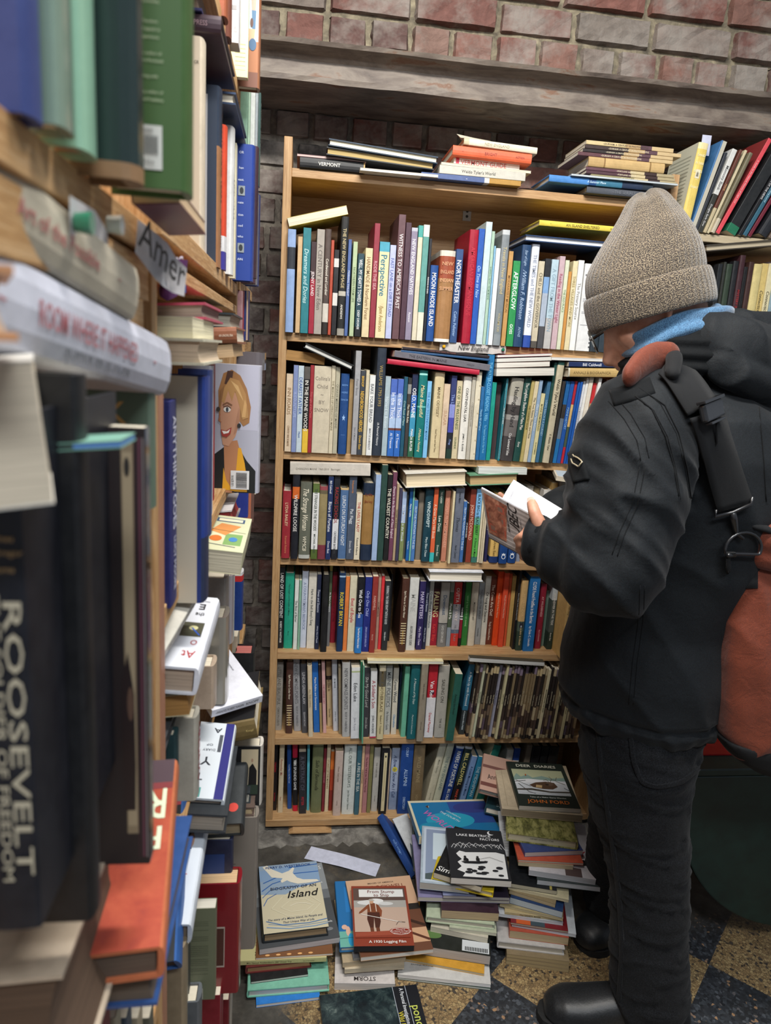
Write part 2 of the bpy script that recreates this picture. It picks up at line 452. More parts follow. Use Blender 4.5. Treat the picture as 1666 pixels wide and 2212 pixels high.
def brick_wall(name, x0, x1, z0, z1, Y, course, lens, mortar, tone, depth=0.012, seed=1, rough=0.004, th=0.1, gap=0.005):
    """rough bricks standing proud of a mortar bed, one mesh"""
    rnd = random.Random(seed); mb = MB()
    nx = 60; nz = 20; vs = []; fs = []
    for j in range(nz+1):
        for i in range(nx+1):
            vs.append((x0+(x1-x0)*i/nx, Y+rnd.uniform(-.003, .003), z0+(z1-z0)*j/nz))
    for j in range(nz):
        for i in range(nx): a = j*(nx+1)+i; fs.append((a, a+1, a+nx+2, a+nx+1))
    mb.add(vs, fs, mortar); mb.box((x0, Y+0.004, z0), (x1, Y+th, z1), mortar)
    tones = [0.5]*(len(mb.f)); z = z0; row = 0
    while z < z1-0.02:
        L = lens[row % len(lens)]; h = course*(1+rnd.uniform(-.04, .04)); x = x0-rnd.uniform(0, L)
        while x < x1:
            l = L*(1+rnd.uniform(-.08, .08)); a, b = max(x, x0), min(x+l, x1); g = gap
            if b-a > 0.03:
                n = max(5, int(l/0.02)); k = 6; wl = [0, .05, .25, .5, .75, .95, 1]; ul = [0, .06/ (l/.1)]+[.06/(l/.1)+(1-.12/(l/.1))*q_/(n-2) for q_ in range(1, n-2)]+[1-.06/(l/.1), 1]; vs = []; d = depth*rnd.uniform(.5, 1.2); zz = z+rnd.uniform(-.002, .002)
                for j in range(k+1):
                    for i in range(n+1):
                        u, w = ul[i], wl[j]; e = min(i, n-i, j, k-j)
                        yy = Y-d*(0.0 if e == 0 else 1)+rnd.uniform(-rough, rough)*0.5
                        ir = rnd.uniform(-.0032, .0032) if e == 0 else 0
                        vs.append((a+g+(b-a-2*g)*u+ir, yy+(0.006 if e == 0 else 0), min(z1, zz+g+(h-2*g)*w+ir)))
                fs = [(j*(n+1)+i, j*(n+1)+i+1, (j+1)*(n+1)+i+1, (j+1)*(n+1)+i) for j in range(k) for i in range(n)]
                mb.add(vs, fs, BRICK); tv = min(1, max(0, rnd.gauss(tone, 0.24))); tones += [tv]*len(fs)
            x += l
        z += h; row += 1
    o = mb.build(name, smooth=False)
    at = o.data.attributes.new('tone', 'FLOAT', 'FACE'); at.data.foreach_set('value', tones)
    return struct(o)
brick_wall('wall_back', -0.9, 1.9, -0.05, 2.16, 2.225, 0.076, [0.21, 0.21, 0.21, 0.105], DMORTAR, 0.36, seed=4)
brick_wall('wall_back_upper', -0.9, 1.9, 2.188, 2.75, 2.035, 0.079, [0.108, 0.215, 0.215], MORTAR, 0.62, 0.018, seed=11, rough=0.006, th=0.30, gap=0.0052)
# rolled steel lintel
rust = mottled('rusty_painted_steel', [(0.25, '#3a322e'), (0.42, '#685d55'), (0.58, '#857b70'), (0.66, '#76543f'), (0.8, '#a0978a')], 7, 0.6, (1, 3, 3), 9)
mb = MB(); prof = [(2.01, 2.090), (1.985, 2.092), (1.983, 2.104), (2.030, 2.116), (2.045, 2.124), (2.045, 2.160), (2.035, 2.170), (1.995, 2.178), (1.99, 2.188), (2.30, 2.188), (2.30, 2.09)]
nseg = 60; vs = []; rnd = random.Random(3)
for i in range(nseg+1):
    for (y, z) in prof: vs.append((-0.9+2.8*i/nseg, y+rnd.uniform(-.0012, .0012), z+rnd.uniform(-.0012, .0012)))
k = len(prof); mb.add(vs, [(i*k+j, (i+1)*k+j, (i+1)*k+(j+1) % k, i*k+(j+1) % k) for i in range(nseg) for j in range(k)], rust)
struct(mb.build('trim_1', smooth=False))
# floor: diagonal terrazzo tiles with a worn cement border at the wall
def floor_mat():
    m, nt, b = nodes('terrazzo_floor')
    ge = nt.nodes.new('ShaderNodeNewGeometry'); P = ge.outputs['Position']
    mp = nt.nodes.new('ShaderNodeMapping'); mp.vector_type = 'POINT'
    mp.inputs['Location'].default_value = (0, 0, 0); mp.inputs['Rotation'].default_value = (0, 0, math.radians(45))
    sh = nt.nodes.new('ShaderNodeVectorMath'); sh.operation = 'SUBTRACT'; sh.inputs[1].default_value = (0.51, 1.412, 0.02)
    nt.links.new(P, sh.inputs[0]); nt.links.new(sh.outputs[0], mp.inputs[0])
    ck = nt.nodes.new('ShaderNodeTexChecker'); ck.inputs['Scale'].default_value = 2.5
    ck.inputs['Color1'].default_value = (0, 0, 0, 1); ck.inputs['Color2'].default_value = (1, 1, 1, 1)
    nt.links.new(mp.outputs[0], ck.inputs[0])
    def vor(s):
        n = nt.nodes.new('ShaderNodeTexVoronoi'); n.inputs['Scale'].default_value = s; nt.links.new(P, n.inputs['Vector']); return n
    v1 = vor(150); v2 = nt.nodes.new('ShaderNodeTexVoronoi'); v2.feature = 'DISTANCE_TO_EDGE'; v2.inputs['Scale'].default_value = 150; nt.links.new(P, v2.inputs['Vector'])
    hs = nt.nodes.new('ShaderNodeSeparateColor'); nt.links.new(v1.outputs['Color'], hs.inputs[0])
    tan = ramp(nt, hs.outputs[0], [(0.0, '#3b3430'), (0.08, '#5d5448'), (0.12, '#8c7350'), (0.5, '#a88b60'), (1.0, '#c0a676')])
    dark = ramp(nt, hs.outputs[1], [(0.0, '#26282c'), (0.5, '#34373c'), (0.85, '#454a50'), (0.95, '#5a5f66'), (0.985, '#b08a66')])
    grout = ramp(nt, v2.outputs['Distance'], [(0.0, (0, 0, 0, 1)), (0.10, (1, 1, 1, 1))])
    tan = mixc(nt, grout, '#5a4a36', tan)
    c = mixc(nt, ck.outputs[0], tan, dark)
    # worn border near the wall
    f = noise(nt, 9, 8, 0.7, P); cem = ramp(nt, f, [(0.3, '#3a3834'), (0.5, '#55524c'), (0.62, '#6a665e'), (0.75, '#7e6f56')])
    sx = nt.nodes.new('ShaderNodeSeparateXYZ'); nt.links.new(P, sx.inputs[0])
    yr = nt.nodes.new('ShaderNodeMapRange'); yr.inputs[1].default_value = 1.50; yr.inputs[2].default_value = 1.60; nt.links.new(sx.outputs['Y'], yr.inputs[0])
    ad = nt.nodes.new('ShaderNodeMath'); ad.operation = 'MULTIPLY_ADD'; ad.inputs[1].default_value = 1; nt.links.new(yr.outputs[0], ad.inputs[0])
    f3 = noise(nt, 6, 5, 0.7, P); sub = nt.nodes.new('ShaderNodeMath'); sub.operation = 'SUBTRACT'; sub.inputs[1].default_value = 0.5; nt.links.new(f3, sub.inputs[0]); nt.links.new(sub.outputs[0], ad.inputs[2])
    xl = nt.nodes.new('ShaderNodeMapRange'); xl.inputs[1].default_value = 0.06; xl.inputs[2].default_value = -0.0; nt.links.new(sx.outputs['X'], xl.inputs[0])
    mx = nt.nodes.new('ShaderNodeMath'); mx.operation = 'MAXIMUM'; mx.use_clamp = True; nt.links.new(ad.outputs[0], mx.inputs[0]); nt.links.new(xl.outputs[0], mx.inputs[1])
    c = mixc(nt, mx.outputs[0], c, cem)
    dirt = ramp(nt, noise(nt, 4, 6, 0.7, P), [(0.35, '#9a958e'), (0.6, '#ffffff')]); c = mixc(nt, 0.6, c, dirt, 'MULTIPLY')
    nt.links.new(c, b.inputs['Base Color']); b.inputs['Roughness'].default_value = 0.5
    bump(nt, b, f, 0.004, 0.4); return m
mb = MB(); FM = floor_mat(); mb.box((-1.2, -1.0, -0.05), (2.6, 2.3, 0.0), FM); struct(mb.build('floor'))
conc = mottled('rough_concrete', [(0.25, '#46433e'), (0.45, '#6b6761'), (0.6, '#8a867e'), (0.8, '#b0aba0')], 26, 0.95, (1, 1, 1), 9)
mb = MB(); rnd = random.Random(5); nx, ny = 150, 16; vs = []
for j in range(ny+1):
    for i in range(nx+1):
        u = j/ny; y = 1.90+0.34*u; z = 0.0 if j == 0 else min(0.024, 0.004+0.045*(u**0.8))+rnd.uniform(-.003, .003)+0.003*math.sin(i*0.7+j)
        vs.append((-0.9+2.8*i/nx, y+(rnd.uniform(-.012, .012) if j == 0 else 0), z))
mb.add(vs, [(j*(nx+1)+i, j*(nx+1)+i+1, (j+1)*(nx+1)+i+1, (j+1)*(nx+1)+i) for j in range(ny) for i in range(nx)], conc)
struct(mb.build('trim_2', smooth=False))
# ---------------------------------------------------------------- back bookcase
BY = 1.95; BX0, BX1 = -0.051, 0.985
ZS = {1: 1.487, 2: 1.176, 3: 0.879, 4: 0.596, 5: 0.324, 6: 0.052}
bc = tag(empty('bookcase', Vector((0.45, 2.07, 0.028))), 'tall light plywood bookcase against the brick wall with six packed rows', 'bookcase')
def bpart(name, a, b, m, bev=0.0015):
    mb = MB(); mb.box(a, b, m); o = mb.build(name, bc, bevel=bev); o.matrix_parent_inverse = bc.matrix_world.inverted(); return o
bpart('side_panel', (BX0, BY, 0.03), (BX0+0.021, 2.2, 1.955), wood_z)
bpart('side_panel', (BX1-0.021, BY, 0.03), (BX1, 2.2, 1.955), wood_z)
bpart('back_panel', (BX0+0.021, 2.188, 0.03), (BX1-0.021, 2.2, 1.87), wood_x, 0)
bpart('top_shelf', (BX0+0.021, BY, 1.863), (BX1-0.021, 2.188, 1.884), wood_x)
for k, z in ZS.items():
    a = BX0 if k == 6 else BX0+0.021
    bpart('shelf' if k < 6 else 'bottom_shelf', (a+(0.0005 if k == 6 else 0), BY+(0.001 if k < 6 else -0.002), z-0.022), (BX1-0.021, 2.188, z), wood_x)
mb = MB(); steel = gloss('#b9bbbd', 0.35, 'zinc'); dk = ink('#222222')
pz = atY(1009, 460, 2.187); mb.box((pz.x-0.012, 2.184, pz.z-0.022), (pz.x+0.012, 2.187, pz.z+0.022), steel); mb.box((pz.x-0.012, 2.150, pz.z+0.020), (pz.x+0.012, 2.187, pz.z+0.022), steel)
for dz in (-0.010, 0.004): mb.tube([(pz.x, 2.1838, pz.z+dz), (pz.x, 2.1832, pz.z+dz)], 0.004, dk, 8)
o = mb.build('angle_bracket', bc); o.matrix_parent_inverse = bc.matrix_world.inverted()
mb = MB()
for i in range(4):
    mb.box((0.02+0.004*i, 1.935-0.004*i, 0.0135+i*0.0032), (0.15-0.006*i, 2.02, 0.0165+i*0.0032), wood_x)
tag(mb.build('wood_shim'), 'splintered flat wood shims wedged under the bookcase on the concrete', 'shim')
# right-hand bookcase
b2 = tag(empty('bookcase', Vector((1.4, 2.07, 0.028))), 'pale shelf unit at the right edge, partly hidden behind the man', 'bookcase')
bc = b2; pale = wood('cream_painted_board', [(0.3, '#b9aa8c'), (0.7, '#d2c5a8')], (1.2, 14, 30), 0.5)
for k, z in {1: 1.815, 2: 1.487, 3: 1.18, 4: 0.88, 5: 0.60, 6: 0.05}.items():
    bpart('shelf', (1.0085, BY+0.001, z-0.020), (1.72, 2.188, z), pale if k == 1 else wood_x)
bpart('side_panel', (0.987, BY, 0.03), (1.008, 2.2, 1.80), wood_z)
bpart('side_panel', (1.72, BY, 0.03), (1.741, 2.2, 1.95), wood_z)
bpart('back_panel', (1.0085, 2.188, 0.03), (1.7195, 2.2, 1.80), wood_x, 0)
# ---------------------------------------------------------------- the packed rows of the back bookcase (x0, x1, top, colour, title, lettering colour, options)
k_h = dict(k='h')
R1a = [
(50,105,800,'#8fa9d4','~|','#3a5a9a',dict(bands=[(.62,'#8fa9d4'),(.83,'#2b2f38'),(1,'#93acd6')])),
(118,150,850,'#cfae82',None,''),
(152,205,790,'#2a7d86','/Dreamers and Dories','#bfe0e0'),
(207,243,885,'#8c2233','JENNY LAND','#f0e0e0',dict(bands=[(.6,'#9e2438'),(1,'#3a2426')])),
(243,295,800,'#a8a096','A CENTURY in New Eden','#6e6660'),
(297,338,800,'#4c413c','Cordwood and Lumber','#e8e0d0',dict(bands=[(.12,'#2a2420'),(.3,'#cfc9bd'),(.35,'#4c413c'),(1,'#54453f')],k='h')),
(339,360,875,'#b14a33','~|','#e8c8a0'),
(362,396,940,'#1d1c1f',None,'',dict(bands=[(.35,'#1d1c1f'),(.5,'#d8d6d0'),(.55,'#1d1c1f'),(.8,'#242325'),(.9,'#cfcdc8'),(1,'#1d1c1f')])),
(400,450,715,'#20201e','THE NEW ENGLAND IMAGE|ANDREWS','#c2b184,#e8e4da',dict(k='h',bands=[(.06,'#9b968a'),(.34,'#1e1e1c'),(.38,'#b9b4a6'),(1,'#20201e')],key='THE NEW ENGLAND IMAGE')),
(452,475,870,'#4d659c','MORNING TWILIGHT','#c9d4ea'),
(485,515,885,'#aebf98','NORTHERN FARM LIFE','#6d7d5a'),
(520,562,965,'#24434e',"WELL, MY HEART'S TOWED A|DEEP DEGREE",'#e8ecec',dict(bands=[(.12,'#16191d'),(1,'#24434e')],key="WELL, MY HEART'S TOWED")),
(568,617,928,'#dac9a0','HANDMADE & Northern Forest','#8b6a44'),
(620,657,760,'#8f2e3d','~RODE THE SEA','#d6a4a8',dict(k='p')),
(660,727,885,'#e0d2a6','Perspective|/Jane Anderson','#1f6f86,#a08040',dict(k='p',size=.62,bands=[(.90,'#e0d2a6'),(1,'#4a9fb5')])),
(730,770,908,'#b6bcdc','FAST LANE on a DIRT ROAD','#5d6aa8'),
(775,822,700,'#63454a',"WITNESS TO AMERICA'S PAST",'#e2dad8',dict(k='p')),
(825,862,755,'#4b303d',None,''),
(863,905,790,'#8d8499','NEW ENGLAND NATIVES|Rawson','#efecf2',dict(bands=[(.97,'#8d8499'),(1,'#b9b9c4')],key='NEW ENGLAND NATIVES')),
(909,940,775,'#d5cdb4',None,'',dict(bands=[(.9,'#d5cdb4'),(1,'#4aa39b')])),
(941,982,770,'#c9d6cc',None,'',dict(bands=[(.25,'#ded9c6'),(.9,'#5f9a92'),(1,'#dfe2d4')])),
(985,1003,865,'#22242a','INDIANS IN EDEN','#ececec'),
(1003,1057,1045,'#1d4b8e','MOON RHODE ISLAND','#ffffff',dict(size=.7)),
(1060,1165,945,'#a1764a','^NEW|ENGLAND|INDIAN|SUMMER','#d9a37a',dict(k='h',bands=[(.035,'#efe9dc'),(.70,'#a1764a'),(.94,'#9a4b30'),(1,'#d8d2c4')],rnd=.2,key='NEW ENGLAND INDIAN SUMMER')),
(1168,1215,935,'#2f4d7e','NORTHEASTER|Cathie Pelletier','#ffffff,#9dbbe2',dict(size=.62)),
(1245,1305,803,'#a3132f','~AMERICAN ROMANESQUE','#c2283e',dict(k='h')),
(1306,1345,797,'#2257b0','/On Time to Nov','#a9ccf4'),
(1348,1390,750,'#c3d6da',None,'',dict(k='p')),
(1391,1412,815,'#a9c4b0','SHIPPING NEWS FROM MAINE','#6d9580'),
(1413,1421,915,'#86b6d6',None,''),
(1422,1458,930,'#e6e9ea','~','#777777'),
(1459,1510,805,'#7c8488','Travels in New England|VOLUME XXI','#c8b98a',dict(k='h',bands=[(.1,'#8a9195'),(.5,'#7c8488'),(.96,'#82898d'),(1,'#c4c8ca')],key='Travels in New England')),
(1515,1545,950,'#bf9358','MODERATELY MUSICAL','#8a6232'),
(1550,1597,1015,'#2c9150','AFTERGLOW|GOSS','#ffffff',dict(size=.62,key='AFTERGLOW'))]
R1b = [
(80,135,820,'#1f4066','/Star of Light|/William F. Robinson|NYHS','#9fb8d6',dict(k='h',key='Star of Light')),
(138,185,815,'#dfe4ee','THE TIMES and THE NEW WORLD','#8d95a8',dict(bands=[(.12,'#2c4fa4'),(1,'#dfe4ee')])),
(190,225,920,'#c6bba2','CHILD and the GOVERNOR','#6e6656',dict(bands=[(.08,'#55504a'),(.2,'#c6bba2'),(1,'#c9bfa6')])),
(228,262,905,'#3c3f48',None,'',dict(bands=[(.25,'#4a4a4e'),(.62,'#a8b4c4'),(.8,'#7ba0cc'),(1,'#26282e')])),
(266,308,910,'#b9c9d4','~A GIFT FROM THE TOWN','#8ea6b5',dict(bands=[(.35,'#b8b6b4'),(1,'#b3cad6')])),
(312,345,890,'#c4aab0','Reading in the Winter Light','#a04a68'),
(348,372,915,'#d1d6bc','THE OLD PLACE','#7a9a70'),
(373,392,985,'#c98f48','~','#f0d8a8'),
(394,424,920,'#ddd0a8','THREE VILLAGES AND MORE','#a09060'),
(426,460,915,'#eeeeea','The Primary Source','#8a8a88'),
(466,548,935,'#e4e5e4',None,'',dict(k='p',label='white plastic-comb-bound report with page of text at the far right of the first row',spine=[('r',.1,.86,.55,.88,'#6d6d70'),('r',.1,.80,.8,.805,'#8c8c90'),('r',.1,.60,.85,.605,'#a4a4a8'),('r',.1,.585,.85,.59,'#a4a4a8'),('r',.1,.57,.7,.575,'#a4a4a8'),('r',.1,.45,.85,.455,'#a4a4a8'),('r',.1,.435,.6,.44,'#a4a4a8'),('r',.1,.3,.7,.305,'#a4a4a8')]+[('r',.88,.04+.05*i,.99,.06+.05*i,'#55585c') for i in range(19)])),
(550,600,830,'#27323a',None,''),(602,640,840,'#2f3b44',None,''),(642,700,845,'#31383c',None,'')]
row_of_books(R1a, ZS[1], 1.937, 600, 240, 3.143, 'first row of the bookcase', 'books standing in the first row')
row_of_books(R1b, ZS[1], 1.937, 1080, 240, 2.843, 'first row of the bookcase', 'books standing in the first row')
R2a = [
(60,120,365,'#dcc7ab','~INN ROADS|COUNTRY INNS IN MAINE','#9a7a58'),
(120,163,285,'#8291bd','A COUNTY LIFE','#aebbe0'),
(163,213,290,'#c3d2da','DEAREST FATHER|Hunt','#3a5aa0',dict(size=.62,key='DEAREST FATHER')),
(215,268,300,'#23201f','IN THE MAINE WOODS','#f0ece2',dict(bands=[(.28,'#e6bd3c'),(.86,'#1d1b1a'),(1,'#5a5650')],size=.6)),
(268,302,285,'#9a2b33','First Light of the Moon','#d06a6a'),
(303,455,290,'#cfc4ac',"^Collins's|Child|~|BY|SNOW",'#8a8072',dict(k='p',key="Collins's Child")),
(456,491,290,'#d3c8ad','THE MARSHES OF LIVINGSTON MAINE','#8c8464'),
(492,532,300,'#b5af98','QUAKER MEETING OF MAINE','#8a8672'),
(540,615,360,'#1c4680','^BEEN|HERE|SINCE','#6d9ad6',dict(k='h',key='BEEN HERE SINCE',spine=[('p',[(.5,.50),(.56,.47),(.7,.47),(.6,.45),(.64,.42),(.5,.44),(.36,.42),(.4,.45),(.3,.47),(.44,.47)],'#9cc0ea'),('r',.25,.24,.75,.243,'#6d9ad6')])),
(617,655,415,'#a08358',None,'',dict(dy=.012)),
(658,710,155,'#a2a2a4','Peter Brent|State of Maine','#7d7d80',dict(key='State of Maine history',size=.45,k='p')),
(712,756,335,'#3a3f46','BISHOP|NEIGHBORHOOD HEROES|Down East','#e8b83c',dict(key='NEIGHBORHOOD HEROES',size=.72)),
(758,790,330,'#cdc3a6',None,'',dict(k='h')),
(793,845,375,'#e0e2e0','BAKE YOUR BREAD|MARCUS & BRADLEY','#6a6c70'),
(848,928,95,'#2a3340','WILLIAMS 1793-1993|/A Pictorial History','#a08a52,#d8dadc',dict(k='h',key='WILLIAMS A Pictorial History',size=.45)),
(932,980,385,'#a4b6be','~Harvard to Boston','#d8e4ea'),
(983,1040,410,'#4470b6','In the Thick|Al Trescot','#e8eefa',dict(bands=[(.34,'#2c66b8'),(.37,'#6a3c30'),(.50,'#aec6e6'),(.8,'#86a0d4'),(1,'#4a68b8')],size=.62,label="blue 'In the Thick' sea-photo paperback, left of the pair in the second row")),
(1042,1095,410,'#4470b6','In the Thick|Al Trescot','#e8eefa',dict(bands=[(.34,'#2c66b8'),(.37,'#6a3c30'),(.50,'#aec6e6'),(.8,'#86a0d4'),(1,'#4a68b8')],size=.62,label="blue 'In the Thick' sea-photo paperback, right of the pair in the second row")),
(1097,1130,390,'#1c5268','/Cross Roads of Maine','#a5c8c4'),
(1132,1165,400,'#3c3836','Men With Rules','#e0dcc8',dict(bands=[(.8,'#3c3836'),(.92,'#8c8c88'),(1,'#2a2a2a')])),
(1167,1218,365,'#2d5aa0','OSLO, MAINE|MARCIA BUTLER','#ffffff',dict(bands=[(.25,'#2c6448'),(.55,'#3d94b8'),(.75,'#3568b8'),(1,'#1d2748')],size=.62,key='OSLO, MAINE')),
(1225,1300,330,'#107472','/Maine Beautiful|/Wallace Nutting','#e2d8a8',dict(k='h',bands=[(.58,'#107472'),(.595,'#7ad0c4'),(.945,'#107472'),(.965,'#a2e0d8'),(1,'#107472')],key='Maine Beautiful')),
(1303,1342,430,'#7dbbe6','~THE ROAD TO LONDON MAINE','#3f7fb4'),
(1362,1450,345,'#d4c39a','MAINE ODYSSEY|Good Times and Hard Times','#7a6848',dict(k='h',size=.36,key='MAINE ODYSSEY')),
(1452,1507,455,'#d6bfa4','~SUGAR','#c09a7c'),
(1512,1560,380,'#3e4a80','The Lobster|/Trap','#8ea2dc',dict(bands=[(.12,'#20382e'),(.32,'#20222c'),(.5,'#4a4ea8'),(.66,'#8c92d6'),(1,'#323c6e')],key='The Lobster')),
(1562,1612,425,'#cfc19e','ONE OF THE WILDERNESS|LEGENDE','#54683c',dict(key='ONE OF THE WILDERNESS'))]
R2b = [
(118,190,380,'#e6e3da','CONTINENTAL LIAR|JAMES G. BLAINE','#3a3836',dict(k='h',key='CONTINENTAL LIAR',size=.4)),
(192,226,390,'#b9b3a4','~CONTINENTAL LIAR','#9a9486',dict(cn='greyish')),
(228,276,340,'#ded5bd',None,'',dict(spine=[('r',.6,.06+.155*i,1.0,.075+.155*i,'#b8ae94') for i in range(6)])),
(280,311,480,'#2a6aa0','Nearly All of Maine','#9fd0ea'),
(312,372,170,'#1b6fa6','THE WATER-CLOSET READING, 1900s|The Trampled Gardens of a New World','#7cc8f0',dict(key='THE WATER-CLOSET READING',size=.5,k='p')),
(374,412,440,'#1d9a88','~','#5ad0bc'),
(414,456,440,'#4a3a3c',None,'',dict(dy=.03)),
(458,498,405,'#1a8090','TAIL GALLANT OF MAINE','#e0f0f0',dict(spine=[('r',.05,.02,.12,.98,'#dff0f2'),('r',.88,.02,.95,.98,'#dff0f2')],lean=1)),
(500,612,395,'#5a5556','Hauling by Hand|Our Leeward Isles','#2c2a2c,#e8e6e4',dict(k='h',bands=[(.3,'#3f3b3c'),(.5,'#6d6866'),(.56,'#9b9894'),(.68,'#4a4544'),(.78,'#b8b4ac'),(1,'#aaa698')],key='Hauling by Hand',size=.42,lean=3)),
(614,675,390,'#1f4a44','The Longfellow Shadow of a Maine Man|Zany','#e8e8e0',dict(k='h',lean=3,key='The Longfellow Shadow')),
(678,708,425,'#b8a86a','~THE COUNTRY DOOR','#5a5028',dict(lean=3)),
(710,746,430,'#dbcda8','The Tree States; Them and Now','#6a6250',dict(lean=3)),
(748,779,420,'#93acc8','/Once In a Maine Autumn','#e2ecf4',dict(lean=3)),
(781,816,540,'#d8d0a0','MAINE REMEMBERED|IN NOVEMBER','#8c8450',dict(lean=3,key='MAINE REMEMBERED')),
(818,851,430,'#3e6e92','LONG REACH & A JOURNEY','#9cc0da',dict(lean=3)),
(853,879,260,'#1f4a44',None,'',dict(lean=3,k='p')),
(881,941,250,'#c9bfa4',"Waldo Tyler's World|F. Waldo Tyler",'#4c463a',dict(k='h',lean=3,key="Waldo Tyler's World",bands=[(.965,'#c9bfa4'),(1,'#1f4a44')])),
(945,972,430,'#34302e',None,'',dict(lean=3.5)),
(974,1008,430,'#2a68a8',None,'',dict(lean=4,bands=[(.3,'#2272b0'),(.55,'#6d7c8c'),(.72,'#3a3634'),(1,'#1f64a4')])),
(1010,1045,430,'#1f56a8','~MAINE HISTORY','#8ec0f0',dict(lean=4)),
(1047,1070,430,'#b02a34',None,'',dict(lean=4,bands=[(.2,'#c22a38'),(.45,'#4c5a48'),(.72,'#dcb878'),(1,'#b52838')])),
(1072,1094,435,'#1a58ac',None,'',dict(lean=4)),
(1095,1117,435,'#1c5ab0','~','#80b0e0',dict(lean=4)),
(1119,1140,430,'#dfe2e8','~THE MANUSCRIPTS OF MAINE','#9aa0b0',dict(lean=4)),
(1141,1166,400,'#ecece8','~','#999999',dict(lean=4)),
(1168,1205,395,'#e4dccc',None,'',dict(lean=4)),
(1207,1240,445,'#c63030',None,'',dict(lean=4,bands=[(.5,'#dcc8a0'),(.75,'#c9a070'),(1,'#c02c30')])),
(1242,1278,400,'#e8e8e6','~MEMORIAL','#888888',dict(lean=4)),
(1280,1310,485,'#e0dcd6',None,'',dict(lean=4)),
(1312,1350,415,'#5a3428',None,'',dict(lean=4)),
(1352,1420,440,'#cc5a24',None,'',dict(lean=4,k='h'))]
row_of_books(R2a, ZS[2], 1.940, 600, 720, 4.165, 'second row of the bookcase', 'books standing in the second row')
row_of_books(R2b, ZS[2], 1.940, 960, 720, 4.165, 'second row of the bookcase', 'books standing in the second row')
R3a = [
(82,170,380,'#9c2a34','LYDIA BAILEY|Kenneth Roberts','#e6c8a0,#d88a60',dict(k='h',key='LYDIA BAILEY',size=.42)),
(178,252,215,'#191b24','WILDFIRE LOOSE','#f0ece6',dict(k='h',bands=[(.72,'#191b24'),(.86,'#d4692a'),(1,'#1c1d26')],size=.62)),
(258,376,290,'#66695c','/The Strange Woman|WMCB','#f0e8d0',dict(k='h',bands=[(.05,'#b9bbb4'),(1,'#66695c')],key='The Strange Woman',size=.6)),
(384,452,305,'#e8e8e6','THE STRANGER IN THE WOODS|MICHAEL FINKEL','#3a4a3a',dict(bands=[(.13,'#54682e'),(.88,'#e9e9e7'),(1,'#5d7038')],size=.45,key='THE STRANGER IN THE WOODS')),
(452,535,335,'#8a7a58','~','',dict(k='h',bands=[(.2,'#7a3440'),(.9,'#96875e'),(.95,'#6a6048'),(1,'#984a50')])),
(537,590,235,'#1c2f5c','Bill Caldwell|Rivers of Fortune|Down East','#e8ecf4',dict(key='Rivers of Fortune',size=.62)),
(595,658,235,'#1b1d26','~RACING SCHOOL|CATHERINE BATEMAN','#a03030,#44464a',dict(bands=[(.12,'#1b1d26'),(.49,'#dfe0e2'),(1,'#1b1d26')],cn='black and white')),
(662,746,355,'#4a6a94','LUNCH ON SATURDAY NIGHT','#e2e8ee',dict(bands=[(.01,'#c8a870'),(.98,'#4f6e98'),(1,'#d0b078')])),
(748,825,230,'#4b5566','The disappearance of Sally|Pat Flagg|Down East','#d98a40,#d8dce2',dict(key='The disappearance of Sally',size=.42,k='p')),
(828,887,415,'#dfd4bb','THE LIVELY LADY|Kenneth Roberts','#b0302c,#3a3430',dict(size=.5,key='THE LIVELY LADY')),
(890,1005,300,'#96703e','^Lydia|Bailey','#7c3a1e',dict(k='h',bands=[(.21,'#1e2c42'),(.85,'#9a7440'),(1,'#1c2a3e')],rnd=.2,label='thick navy hardcover with torn brown jacket panel in the third row of the bookcase')),
(1010,1065,215,'#9db4d6','~|','#5a7ab0',dict(k='p')),
(1067,1128,105,'#28463e',None,'',dict(k='p')),
(1131,1181,215,'#181818','THE WILDEST COUNTRY','#e8e2d0',dict(size=.68)),
(1183,1226,190,'#6d3e54','~Deserts in the Backlands of New England','#e2ccd6',dict(label='mauve paperback right of THE WILDEST COUNTRY in the third row of the bookcase')),
(1228,1254,310,'#b09a7a','~CROSSING THE MAINE','#5c5040'),
(1255,1288,350,'#3c3850','~','#b8b4c8'),
(1290,1334,390,'#8a9a88','/Early Morning in the Woods','#dfe8ee',dict(bands=[(.55,'#7e8a58'),(1,'#a4b8d8')])),
(1336,1349,150,'#6a6a60',None,'',dict(dy=.02)),
(1350,1394,305,'#1c62a8','Maine Wildlife|Tom Seymour','#e8f2fa',dict(key='Maine Wildlife')),
(1396,1411,350,'#7cc0aa',None,''),
(1413,1452,480,'#4878b4','FROM THE MOUNTAINS TO THE SEA','#c8dcf0'),
(1456,1512,390,'#7c7264','~','#5a5248',dict(dy=.015,k='h'))]
